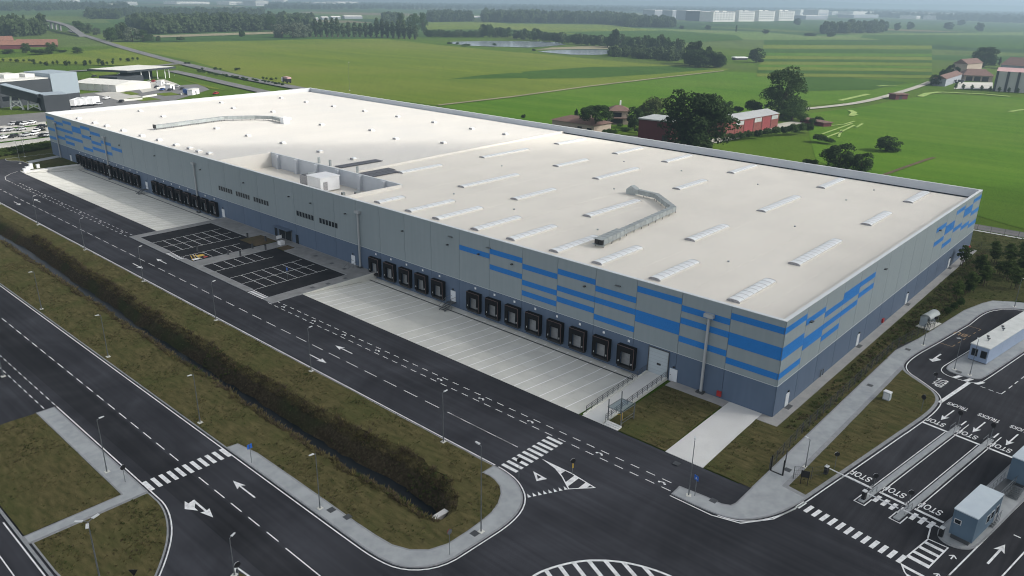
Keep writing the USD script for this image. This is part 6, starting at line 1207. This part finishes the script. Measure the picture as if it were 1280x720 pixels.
a, b = G(797, 174.5), G(837, 179.5); hw2 = rise(a, 148.5)
H = house('red_barn', a, b, 15, hw2, 0.5, 'dark red barn end with a flat pale roof left of the big trees', 'barn', 'brick_dark', 'sheet_grey', over=0.4, flat=True)
opening(H, 0.75, 0.92, 0.1, 3.2, 'dark', 'door'); opening(H, 0.15, 0.5, hw2*0.6, hw2*0.8, 'glass_dark', 'window', 'left')
a, b = G(690, 159), G(742, 167); hw3 = rise(b, 156.5)
H = house('villa', a, b, 13, hw3, (rise(G(716, 160), 139)-hw3)*0.55, 'long low villa with a brown hipped tile roof behind the parapet', 'house', 'stucco', 'tile_brown', hip=0.55, over=0.8)
opening(H, 0.62, 0.72, 0.3, 2.4, 'dark', 'door'); opening(H, 0.84, 0.95, 0.9, 2.2, 'glass_dark'); obj('chimney', MB().box(H['L']*0.7, H['D']*0.45, hw3+1, H['L']*0.7+0.8, H['D']*0.45+0.8, hw3+3.6), 'stucco', H['t'])
a, b = G(762, 155), G(785, 155.5); hw4 = rise(a, 138)
H = house('villa', a, b, 11, hw4, (rise(a, 126)-hw4)*0.45, 'two-storey villa with a brown pyramid tile roof and dark balcony', 'house', 'stucco', 'tile_brown', hip=0.9, over=0.9)
opening(H, 0.05, 0.7, 0.3, 2.5, 'dark', 'porch'); opening(H, 0.12, 0.62, hw4*0.55, hw4*0.88, 'glass_dark'); obj('porch_roof', MB().box(-0.4, min(-1.6*H['sg'], 0), hw4*0.45, H['L']+0.4, max(-1.6*H['sg'], 0), hw4*0.5), 'tile_brown', H['t'])
obj('chimney', MB().box(H['L']*0.55, H['D']*0.5, hw4+1, H['L']*0.55+0.7, H['D']*0.5+0.7, hw4+4.2), 'white', H['t'])
a, b = G(1000, 152.5), G(1029, 158.5); house('low_shed', a, b, 5, rise(a, 148.0), 0.4, 'low brown-roofed shed under the tall tree', 'shed', 'brick_dark', 'tile_brown', flat=True)
a, b = G(1119, 124.5), G(1134, 124.2); H = house('field_hut', a, b, 6, rise(a, 118.5), 0.6, 'small dark hut with a flat brown roof beside the farm track', 'hut', 'brick_dark', 'tile_brown', flat=True); opening(H, 0.3, 0.55, 0.1, 2.2, 'dark', 'door')
# right-hand farm
a, b = G(1204, 101), G(1240, 102.5); h = rise(a, 93.5)
H = house('farmhouse', a, b, 22, h, (rise(G(1222, 101), 82)-h)*0.6, 'tiled farmhouse with wide dark openings on the right', 'house', 'stucco', 'tile_brown', hip=0.5, over=1.2)
for f0, f1 in ((0.08, 0.30), (0.36, 0.58), (0.64, 0.86)): opening(H, f0, f1, 0.2, h*0.8, 'dark', 'opening')
a, b = G(1181, 108), G(1201, 101); h = rise(a, 98.5); house('farm_shed', a, b, 9, h, 2.4, 'small grey-walled shed with a brown tile roof left of the farmyard', 'shed', 'block_grey', 'tile_brown', over=0.6)
a, b = G(1207, 92), G(1226, 90); h = rise(a, 80); house('farm_house_wing', a, b, 12, h, 4, 'older brown wing behind the tiled farmhouse', 'house', 'stucco', 'tile_brown', over=0.6)
a, b = G(1241, 113.5), G(1300, 117.5); h = rise(a, 88.5)
H = house('grain_store', a, b, 16, h, 2.2, 'tall pale panelled grain store with a pinkish roof on the right edge', 'barn', 'pale_panel', 'pink_roof', over=0.3)
for k in range(5): f = (1254.5+13.5*k-1241)/59.0; obj('column', MB().box(f*H['L'], min(-0.35*H['sg'], 0), 0, f*H['L']+1.6, max(-0.35*H['sg'], 0), h), 'factory_dark', H['t'])
obj('column', MB().box(-0.1, min(-0.35*H['sg'], 0), 0, 1.4, max(-0.35*H['sg'], 0), h), 'factory_dark', H['t'])
a, b = G(1250, 86), G(1300, 90); h = rise(a, 80.5); house('farm_barn', a, b, 30, h, 7, 'long brown-roofed barn behind the grain store', 'barn', 'block_grey', 'tile_brown', over=0.6)
field('farmyard', 'yard_far', [(1199, 103), (1241, 103.5), (1241, 112), (1192, 111.5)], 'pale gravel farmyard before the tiled farmhouse', 'yard')
for i, (u, v) in enumerate(((1193, 104), (1199, 104.5), (1194, 91.5), (1203, 90))):
    q = G(u, v); t = thing('farm_trailer', f'parked farm trailer {nth(i+1)} from the left in the farmyard', 'trailer', (q[0], q[1], 0.3), rng.uniform(0, 3)); obj('bed', MB().box(-3, -1.2, 1.0, 3, 1.2, 2.6), ('white', 'steel_dark')[i % 2], t)
    for x_ in (-1.6, 1.6):
        for y_ in (-1.05, 1.05): obj('wheel', MB().tube([(x_, y_-0.15, 0.5), (x_, y_+0.15, 0.5)], 0.5, 12), 'dark', t)
# white blocks on the plain
for i, (u0, u1, vb, vt, m, dep) in enumerate(((818, 838, 22.5, 11.8, 'block_grey', 60), (840, 856, 23.5, 12, 'block_grey', 50), (858, 875.5, 25, 12, 'block_grey', 50), (876, 886.5, 26.5, 13, 'factory_dark', 70), (891, 918, 27.3, 13, 'block_white', 60), (923, 942.5, 26.8, 12.5, 'block_white', 60), (948, 967.5, 26.5, 12.2, 'block_white', 60), (973, 992, 26, 12, 'block_white', 60))):  # sides turned from the sun are painted as separate grey blocks
    a, b = G(u0, vb), G(u1, vb); h = rise(a, vt)
    if i < 4: a2 = a; H = house('apartment_block', a, b, dep, h-3, 1, f'grey block with painted shade, {nth(i+1)} from the left on the far plain', 'building', m, 'concrete_far', flat=True, over=0)
    else:
        d = (b-a)/np.linalg.norm(b-a); a = a-d*0
        H = house('apartment_block', a, b, dep, h-5, 1, f'white windowed block, {ordn[i-4]} from the left of the white row on the far plain', 'building', m, 'concrete_far', flat=True, over=0)
        for r_ in range(4):
            for c_ in range(7): opening(H, 0.06+c_*0.13, 0.13+c_*0.13, h*(0.18+0.2*r_), h*(0.27+0.2*r_), 'block_grey', e=1.0)
        for c_ in (0.25, 0.6): obj('roof_box', MB().box(c_*H['L'], min(H['D']*0.3, H['D']*0.6), h-4, c_*H['L']+18, max(H['D']*0.3, H['D']*0.6), h-1), 'block_white', H['t'])
far = [(1000, 1021, 19, 12.3, 'block_white'), (1022, 1035, 21, 12.5, 'pale_panel'), (1007, 1034, 24.5, 19.5, 'block_grey'), (1040, 1065, 19, 14.5, 'pale_panel'), (1066, 1093, 20.5, 14.5, 'block_white'), (1067, 1098, 22.5, 18.5, 'block_grey'), (1120, 1155, 21, 15.5, 'pale_panel'), (1157, 1193, 23, 16.5, 'block_grey'), (1175, 1182, 25, 20, 'block_white'), (1145, 1150, 24, 20, 'block_white'), (1208, 1224, 25.5, 23.2, 'block_white'), (780, 790, 24, 20, 'block_white'), (766, 774, 18.5, 15.5, 'block_white'),
       (221, 262, 5.2, 2.4, 'block_white'), (287, 303, 6, 2.2, 'block_white'), (305, 320, 6.2, 3.4, 'block_white'), (392, 408, 6.6, 3.0, 'block_white'), (405, 420, 7.0, 3.6, 'pale_panel'), (420, 448, 6.2, 2.3, 'block_white'), (355, 360, 5, -1, 'block_white'), (92, 100, 2.4, 0.2, 'block_white'), (140, 148, 10, 5, 'pale_panel'), (160, 172, 6.5, 2.5, 'pale_panel'), (320, 336, 7.5, 1.2, 'pale_panel')]
for i, (u0, u1, vb, vt, m) in enumerate(far):
    a, b = G(u0, vb), G(u1, vb); h = max(6.0, rise(a, vt)); D_ = 40+0.01*np.linalg.norm(a)
    H = house('far_shed', a, b, D_, h, 1.0, f'distant pale shed {nth(i+1)} counted across the hazy plain', 'building', m, 'block_white', flat=True, over=0); opening(H, 0.1, 0.9, h*0.25, h*0.5, 'block_grey', 'window_band', e=1.0)
for i, (u0, u1, vb, vt) in enumerate([(348, 360, 27.5, 25), (390, 398, 25, 22.3), (403, 411, 24.5, 21), (415, 426, 24, 20.4), (431, 453, 23.5, 19.6), (489, 502, 26.5, 22), (590, 603, 22.5, 20.2), (634, 645, 23, 20)]):
    a, b = G(u0, vb), G(u1, vb); house('white_shed', a, b, 16, max(4, rise(a, vt+0.8)), 2.5, f'long white farm shed {nth(i+1)} from the left behind the poplars', 'shed', 'block_grey', 'block_white', over=0.5)
for i, (u0, u1, vb, vt, w) in enumerate([(919, 934, 75, 72.5, 'left'), (884, 900, 43, 41.6, 'right')][:1]): a, b = G(u0, vb), G(u1, vb); house('field_shed', a, b, 7, rise(a, vt), 1.0, 'white field shed beside the round tree in the middle fields', 'shed', 'dark', 'white', flat=True, over=0.5)
# left complex
a, b = G(4, 60.5), G(73, 57.5); h = rise(a, 55.5); H = house('red_roofed_farmhouse', G(22, 58.8), G(72, 58.3), 16, rise(G(40, 58.8), 56.2), 5.5, 'long farmhouse with an orange tile roof at the upper left', 'house', 'brick_dark', 'tile_orange', over=0.8); house('red_roofed_barn', G(0, 61.5), G(26, 61.0), 12, 4, 4.0, 'lower orange-roofed barn left of the long farmhouse', 'barn', 'brick_dark', 'tile_orange', over=0.6); house('red_roofed_barn', G(-6, 55.5), G(18, 55), 14, 4, 4.5, 'orange-roofed barn at the very left edge behind the farmhouse', 'barn', 'brick_dark', 'tile_orange', over=0.6)
# dark factory
f0, f1 = G(-30, 138), G(57, 134.5); hF = rise(f1, 139-42)
fa = thing('dark_factory', 'dark grey factory with a pale stair tower and white roof at the left edge', 'factory')
cA, cB = G(-25, 137.5), G(70, 127.5); dF = (cB-cA)/np.linalg.norm(cB-cA); nF = np.array([-dF[1], dF[0]]); nF = nF if nF @ (cA-EYE[:2]) > 0 else -nF
hF = rise(cB, 98); Z3 = lambda P, z: (P[0], P[1], z)
obj('wall', MB().prism([tuple(cA), tuple(cB), tuple(cB+nF*85), tuple(cA+nF*85)], -0.1, hF), 'factory_dark', fa)
obj('roof', MB().prism([tuple(cA+nF*1.0), tuple(cB+nF*1.0-dF*1), tuple(cB+nF*84-dF*1), tuple(cA+nF*84)], hF, hF+0.5), 'block_white', fa)
obj('stair_tower', MB().prism([tuple(cB-dF*1-nF*0.4), tuple(cB+dF*14-nF*0.4), tuple(cB+dF*14+nF*22), tuple(cB-dF*1+nF*22)], -0.1, rise(cB, 91)*0.25), 'factory_dark', fa); obj('tower_cladding', MB().prism([tuple(cB-dF*1-nF*0.5), tuple(cB+dF*14.2-nF*0.5), tuple(cB+dF*14.2+nF*22.2), tuple(cB-dF*1+nF*22.2)], rise(cB, 91)*0.25, rise(cB, 92)), 'factory_pale', fa)
for k, (s0, s1, dd, hh) in enumerate(((0.05, 0.5, 30, 2.5), (0.55, 0.75, 12, 2.0), (0.8, 0.93, 10, 1.6), (0.1, 0.35, 60, 3))): L_f = np.linalg.norm(cB-cA); obj('rooflight', MB().prism([tuple(cA+dF*L_f*s0+nF*dd), tuple(cA+dF*L_f*s1+nF*dd), tuple(cA+dF*L_f*s1+nF*(dd+10)), tuple(cA+dF*L_f*s0+nF*(dd+10))], hF+0.5, hF+0.5+hh), 'block_white', fa)
wA, wB = cA+dF*np.linalg.norm(cB-cA)*0.3, cB-dF*6; obj('window_band', MB().prism([tuple(wA-nF*0.05), tuple(wB-nF*0.05), tuple(wB+nF*0.1), tuple(wA+nF*0.1)], 3.0, 5.2), 'glass_dark', fa)
kA, kB = G(57.5, 139.8), G(89, 137.5); hK = rise(kA, 119.5)
kb = thing('dark_annex', 'dark grey box building at the end of the covered conveyor', 'building'); dK = (kB-kA)/np.linalg.norm(kB-kA); nK = np.array([-dK[1], dK[0]]); nK = nK if nK @ (kA-EYE[:2]) > 0 else -nK
obj('wall', MB().prism([tuple(kA), tuple(kB), tuple(kB+nK*14), tuple(kA+nK*14)], -0.1, hK), 'factory_dark', kb); obj('roof', MB().prism([tuple(kA+nK*0.4+dK*0.4), tuple(kB+nK*0.4-dK*0.4), tuple(kB+nK*13.6-dK*0.4), tuple(kA+nK*13.6+dK*0.4)], hK, hK+0.15), 'factory_pale', kb)
cv = thing('conveyor_bridge', 'covered conveyor bridge on white trestles running down to the dark box', 'conveyor bridge')
ca_, cb_ = kA+nK*7, G(14, 137)+nF*3; za_, zb_ = hK-2.0, rise(G(14, 137), 111.5)
obj('gallery', MB().bar(Z3(ca_, za_), Z3(cb_, zb_), 4.2, 4.2), 'factory_dark', cv); obj('roof', MB().bar(Z3(ca_, za_+2.3), Z3(cb_, zb_+2.3), 4.6, 0.35), 'factory_pale', cv); obj('window_band', MB().bar(Z3(ca_-nK*2.12, za_+0.6), Z3(cb_-nK*2.12, zb_+0.6), 0.1, 0.8), 'steel', cv)
for f in (0.22, 0.72):
    q = ca_+(cb_-ca_)*f; zt = za_+(zb_-za_)*f-2.1; m = MB(); tdir = (cb_-ca_)/np.linalg.norm(cb_-ca_)
    for s in (-2.6, 2.6): m.bar(Z3(q+tdir*s*1.3, 0), Z3(q+tdir*s*0.8, zt), 0.6)
    m.bar(Z3(q-tdir*3.2, zt*0.1), Z3(q+tdir*2.3, zt*0.6), 0.35); m.bar(Z3(q+tdir*3.2, zt*0.1), Z3(q-tdir*2.3, zt*0.6), 0.35); m.bar(Z3(q-tdir*2.8, zt*0.6), Z3(q+tdir*2.8, zt*0.6), 0.35)
    obj('trestle', m, 'white', cv)
field('plaza', 'yard_far', [(-5, 158), (57, 152), (66, 178), (-5, 189.5)], 'pale paved car park at the left edge beyond the hedge', 'car park', 0.02)
field('service_yard', 'tarmac_far', [(-5, 145), (57, 140), (95, 118), (150, 112), (200, 108), (250, 105), (262, 112), (210, 128), (95, 141), (57, 152), (-5, 158)], 'grey tarmac service yards of the dark factory', 'yard', 0.01)
field('apron_far', 'yard_far', [(118, 117), (150, 113), (178, 121), (150, 126)], 'pale concrete loading apron beyond the roof corner', 'yard', 0.03)
field('forecourt', 'yard_far', [(178, 116), (205, 111), (222, 105), (205, 99), (168, 104)], 'pale forecourt before the dark pavilion', 'yard', 0.03)
pv0, pv1 = G(149, 104.6), G(216, 97.5); hP = rise(G(152, 104.6), 89.8)
pv = thing('filling_station', 'dark pavilion with a broad white flat roof on slim posts', 'pavilion'); dP = (pv1-pv0)/np.linalg.norm(pv1-pv0); nP = np.array([-dP[1], dP[0]]); nP = nP if nP @ (pv0-EYE[:2]) > 0 else -nP; Lp = np.linalg.norm(pv1-pv0)
obj('canopy_roof', MB().prism([tuple(pv0+dP*8), tuple(pv1+dP*4), tuple(pv1+nP*32+dP*0), tuple(pv0+nP*32+dP*4)], hP-1.2, hP, bottom=True), 'factory_dark', pv); obj('roof_deck', MB().prism([tuple(pv0+dP*9+nP*1), tuple(pv1+dP*3+nP), tuple(pv1+nP*31), tuple(pv0+nP*31+dP*5)], hP, hP+0.12), 'block_white', pv)
obj('shop', MB().prism([tuple(pv0-dP*1), tuple(pv0+dP*Lp*0.40-nP*2), tuple(pv0+dP*Lp*0.40+nP*16), tuple(pv0-dP*1+nP*16)], -0.1, hP*0.55), 'factory_dark', pv); obj('glazing', MB().prism([tuple(pv0+dP*Lp*0.42+nP*8), tuple(pv0+dP*Lp*0.78+nP*8), tuple(pv0+dP*Lp*0.78+nP*20), tuple(pv0+dP*Lp*0.42+nP*20)], -0.1, hP-1.3), 'glass_dark', pv)
for f in (0.45, 0.6, 0.75, 0.9, 0.98): q = pv0+dP*Lp*f+nP*2; obj('post', MB().tube([Z3(q, 0), Z3(q, hP-1.2)], 0.3, 8), 'white', pv)
# white canopies and trailers
ws0, ws1 = G(92, 112.5), G(146, 113.5)
for i in range(6):
    u0, u1 = 91+i*9.2, 99.6+i*9.2; a, b = G(u0, 111.5+i*0.6), G(u1, 112.2+i*0.6); house('white_canopy', a, b, 26, 4.2, 1.6, f'white ridge-roofed canopy, {ordn[i]} from the left in the row beyond the factory', 'canopy', 'block_white', 'block_white', over=0.2)
for i, (u, v, l) in enumerate(((96, 133, 12), (103, 132.3, 12), (110, 131.5, 12), (118, 131, 11))):
    q = G(u, v); t = thing('lorry_trailer', f'white lorry trailer, {ordn[i]} from the left behind the dark box', 'trailer', (q[0], q[1], 0), 0.9); obj('box', MB().box(-l/2, -1.25, 1.0, l/2, 1.25, 3.9), 'white', t); obj('chassis', MB().box(-l/2+0.3, -0.5, 0.6, l/2-0.3, 0.5, 1.0), 'steel_dark', t)
    for x_ in (-4, -2.8, 3.6):
        for y_ in (-1.0, 1.0): obj('wheel', MB().tube([(x_, y_-0.2, 0.5), (x_, y_+0.2, 0.5)], 0.5, 12), 'dark', t)
CARC = {}
def car_class(key, paint):
    c = stage.CreateClassPrim('/_car_'+key); P = c.GetPath().pathString
    prof_ = [(-2.1, 0.45), (-2.15, 0.8), (-1.9, 0.95), (-1.1, 1.0), (-0.55, 1.42), (0.9, 1.45), (1.6, 1.02), (2.1, 0.9), (2.15, 0.45)]
    m = MB(); n_ = len(prof_)
    v = [(x, -0.88*(1 if z < 1.1 else 0.78), z) for x, z in prof_]+[(x, 0.88*(1 if z < 1.1 else 0.78), z) for x, z in prof_]
    m.add(v, [[i, (i+1) % n_, n_+(i+1) % n_, n_+i] for i in range(n_)]); m.add(v, [[0, i+1, i] for i in range(1, n_-1)]+[[n_, n_+i, n_+i+1] for i in range(1, n_-1)])
    usdkit.mesh(stage, P+'/body', m.get(), MAT[paint])
    usdkit.mesh(stage, P+'/window', MB().box(-0.95, -0.9, 1.05, 1.2, 0.9, 1.36).add([(-1.13, -0.68, 1.03), (-0.6, -0.64, 1.40), (-0.6, 0.64, 1.40), (-1.13, 0.68, 1.03)], [[0, 1, 2], [0, 2, 3]]).get(), MAT['glass_dark'])
    for k, (x, y) in enumerate(((-1.3, -0.82), (1.3, -0.82), (-1.3, 0.82), (1.3, 0.82))): usdkit.mesh(stage, P+'/wheel'+(f'_{k:03d}' if k else ''), MB().tube([(x, y-0.1, 0.32), (x, y+0.1, 0.32)], 0.32, 12).get(), MAT['dark'])
    CARC[key] = c
mat('car_black', (0.015, 0.016, 0.018), rough=0.25); mat('car_red', (0.30, 0.02, 0.02), rough=0.3); mat('car_blue', (0.03, 0.08, 0.25), rough=0.3); mat('car_silver', (0.42, 0.43, 0.45), rough=0.3)
for k, m in (('white', 'white'), ('black', 'car_black'), ('red', 'car_red'), ('blue', 'car_blue'), ('silver', 'car_silver')): car_class(k, m)
CARS = [(1, 165, 'black', 'at the left edge'), (6.5, 164.5, 'white', 'in the left pair'), (13, 164, 'silver', 'right of the white one'), (27, 163, 'silver', 'alone in the upper row'), (31, 156.5, 'white', 'at the top of the plaza'), (53, 159.5, 'black', 'upper of two near the warehouse'), (50, 163.5, 'black', 'lower of two near the warehouse'), (54, 171, 'black', 'in the lower row by the warehouse'), (60, 170.5, 'silver', 'half hidden by the warehouse corner'), (5, 173.5, 'white', 'in the lower row at the left'),
        (177, 107.3, 'red', 'before the dark pavilion'), (203, 113, 'blue', 'by the forecourt wall'), (213, 113.5, 'black', 'beside the blue one'), (165, 103, 'white', 'at the shop of the pavilion'), (141, 101.3, 'red', 'beyond the white canopies'), (270, 118, 'red', 'at the right end of the forecourt'), (98, 125.5, 'black', 'behind the dark factory'), (196, 110, 'black', 'at the flower bed of the forecourt'), (106, 126.3, 'silver', 'in the yard behind the factory')]
for i, (u, v, k, w) in enumerate(CARS): q = G(u, v); dup('parked_car', CARC[k], f'{k} car parked {w}', 'car', (q[0], q[1], 0.05), 0.55+(i % 3)*0.1+(1.57 if i in (5, 6) else 0))
MORE = [(u, v, k) for u, v, k in ((17, 156.5, 'silver'), (24, 155.8, 'black'), (40, 155, 'white'), (46, 165.2, 'white'), (18, 172, 'black'), (33, 170.5, 'silver'), (43, 169, 'white'), (152, 128, 'black'), (133, 124, 'white'), (124, 131, 'silver'), (186, 104, 'silver'), (192, 102.5, 'red'), (199, 104, 'black'), (209, 106, 'white'), (222, 109, 'silver'), (228, 112, 'black'), (160, 109.5, 'white'), (170, 111, 'black'), (128, 99, 'white'), (134, 98, 'silver'), (150, 94.5, 'white'), (118, 96.5, 'black'))]
for i, (u, v, k) in enumerate(MORE): q = G(u, v); dup('parked_car', CARC[k], f'small {k} car, {nth(i+1)} counted from the plaza across the yards to the pavilion', 'car', (q[0], q[1], 0.05), 0.5+(i % 4)*0.12)
for i, px in enumerate(([(-3, 161.5), (56, 155.2), (56, 156.6), (-3, 163.2)], [(-3, 168.8), (58, 162.4), (58, 163.2), (-3, 170)], [(-3, 178), (62, 170.6), (62, 171.6), (-3, 179.6)])):
    field('planting_strip', 'crop_dark', px, f'low green planting strip, {nth(i+1)} from the top, dividing the pale plaza', 'planting', 0.10)
for i, px in enumerate(([(158, 123), (186, 121.6), (202, 124.5), (178, 126.5)], [(192, 117.5), (214, 115.6), (226, 118.5), (206, 120)], [(150, 116), (163, 114.6), (176, 118), (164, 119)], [(100, 98.5), (142, 95), (146, 98), (104, 100.5)], [(225, 98), (262, 108), (285, 113.5), (262, 110.5)], [(112, 91), (145, 89.5), (146, 93), (118, 95)])):
    field('planting_bed', 'crop_yellow', px, f'green planting bed, {nth(i+1)} counted between the yards and the pavilion', 'planting', 0.12)
for i, (p0, p1) in enumerate((((178, 122.5), (196, 119.5)), ((226, 118.6), (246, 117)), ((150, 127), (178, 124.5)), ((196, 111), (214, 109)))): a_, b_ = G(*p0), G(*p1); obj('low_wall', MB().bar((*a_, 0.5), (*b_, 0.5), 0.5, 1.0), 'block_white', None, f'pale low wall, {nth(i+1)} counted round the pavilion forecourt', 'wall')
for i, (u, v) in enumerate(((213, 112.0), (201, 106.5), (242, 118))):
    q = G(u, v); t = thing('kiosk', f'small white kiosk box, {ordn[i]} from the left on the pavilion forecourt', 'kiosk', (q[0], q[1], 0), 0.6); w_ = (5, 4, 8)[i]; obj('wall', MB().box(-w_/2, -1.6, 0, w_/2, 1.6, 3), 'white', t); obj('roof', MB().box(-w_/2-.2, -1.8, 3, w_/2+.2, 1.8, 3.2), 'block_white', t); obj('door', MB().box(-0.5, -1.65, 0, 0.5, -1.6, 2.1), 'glass_dark', t)
q = G(239, 117); t = thing('delivery_truck', 'dark blue tractor unit with a grey load on the forecourt', 'truck', (q[0], q[1], 0), 0.5); obj('cab', MB().box(-6, -1.25, 0.6, -4, 1.25, 3.2), 'car_blue', t); obj('load', MB().box(-3.8, -1.25, 1.1, 5, 1.25, 3.0), 'block_grey', t)
for x_ in (-5, -2, 3, 4.2):
    for y_ in (-1.05, 1.05): obj('wheel', MB().tube([(x_, y_-0.2, 0.5), (x_, y_+0.2, 0.5)], 0.5, 12), 'dark', t)
q = G(358, 104.5); t = thing('lorry', 'dark lorry with a reddish load driving on the long grey road', 'truck', (q[0], q[1], 0.65), math.atan2(*(G(345, 101)-G(372, 107.5))[::-1])); obj('cab', MB().box(3.2, -1.3, 0.6, 5.2, 1.3, 3.3), 'white', t); obj('trailer', MB().box(-6, -1.3, 1.0, 3.0, 1.3, 3.8), 'car_black', t); obj('tarpaulin', MB().box(-6.05, -1.35, 2.9, 1.0, 1.35, 4.0), 'pink_roof', t)
for x_ in (-5, -3.8, 2, 4.4):
    for y_ in (-1.05, 1.05): obj('wheel', MB().tube([(x_, y_-0.2, 0.5), (x_, y_+0.2, 0.5)], 0.5, 12), 'dark', t)
# hedge strip at the far left corner, viaduct
for i in range(11):
    x = -20+i*2.6; pl = plant('bush_bright', f'hedge bush {nth(i+1)} from the left before the pale car park', 0, 0, 0, 0, 'hedge before the pale car park', 'hedge', 'hedge_bush', xy=(x, 287+i*0.9), h=2.2, wid=3.6, ratio=1.2)
for i in range(22):
    x = -20+i*1.25; pl = plant('bush_bright', f'front-row hedge bush {nth(i+1)} from the left before the pale car park', 0, 0, 0, 0, 'front hedge before the pale car park', 'hedge', 'hedge_bush', xy=(x, 281+i*0.4+(i % 2)*3.5), h=1.6, wid=3.0, ratio=1.2)
vi = thing('viaduct', 'concrete motorway viaduct with pale piers at the upper left', 'viaduct')
vp = [np.array(G(u, v)) for u, v in ((30, 30.5), (55, 33.8), (72, 37.5), (88, 41.8), (104, 46))]; vz = [7.0, 11.0, 11.0, 9.5, 0.5]
for (p0, p1), (z0, z1) in zip(zip(vp[:-1], vp[1:]), zip(vz[:-1], vz[1:])): obj('deck', MB().bar(Z3(p0, z0), Z3(p1, z1), 9.0, 1.2), 'tarmac_far', vi); obj('guard_wall', MB().bar(Z3(p0, z0+0.75), Z3(p1, z1+0.75), 9.4, 0.3), 'tarmac_far', vi)
for k in range(5):
    f = k/4.0; q = vp[1]+(vp[2]-vp[1])*f*1.2; obj('pier', MB().bar(Z3(q, -0.5), Z3(q, 10.5), 2.0, 6.0), 'paving_old', vi)

# ------------------------------------------------------------------ the cloud whose shadow lies over the site, and the haze
CLOUD_Z = 760.0
def cloud(name, mid, axis, la, lb, thick, label, seed):
    'lumpy lens of cloud whose shadow on the ground is centred on mid; la along axis, lb across'
    off = SUN*(CLOUD_Z/SUN[2]); c = np.array([mid[0], mid[1], 0])+off
    ax = np.array(axis, float); ax /= np.linalg.norm(ax); bx = np.array([-ax[1], ax[0]])
    m = trimesh.creation.icosphere(subdivisions=5, radius=1.0); v = np.array(m.vertices)
    d = meshkit.fbm(v*2.2+seed, 4, seed)-0.5
    xy = v[:, :2]/np.maximum(np.linalg.norm(v[:, :2], axis=1, keepdims=True), 1e-6)
    rr = np.sqrt(np.clip(1-np.abs(v[:, 2]), 0, 1)*(1+np.abs(v[:, 2])))
    r = rr*(1+0.16*d)
    z = np.sign(v[:, 2])*np.abs(v[:, 2])**1.3*thick*np.where(v[:, 2] > 0, 0.75+0.8*d, 0.25+0.25*d)
    P = c+np.c_[(xy*r[:, None]*[la, lb])@np.array([ax, bx]), z]
    N = {'v': ('principled_volume', {'color': (0.97, 0.97, 0.98), 'density': CLOUD_D, 'anisotropy': 0.85})}
    MAT['cloud'] = usdkit.material(stage, '/World/Looks/cloud', N, [], volume='v.volume')
    obj(name, trimesh.Trimesh(P, m.faces, process=False), 'cloud', None, label, 'cloud', kind='structure')
CLOUD_D = 0.015
cloud('cloud', (-270.0, -302.0), (0.745, -0.667), 900.0, 560.0, 170.0, 'fair-weather cloud drifting between the sun and the site, above the view', 4)
HAZE = 2.3e-4
MAT['haze'] = usdkit.material(stage, '/World/Looks/haze', {'v': ('principled_volume', {'color': (0.35, 0.47, 0.57), 'density': HAZE, 'anisotropy': 0.35})}, [], volume='v.volume')
obj('haze', MB().box(-15500, -15500, -4.0, 19500, 19500, 260.0), 'haze', label='thin summer haze over the plain', cat='haze', kind='stuff')
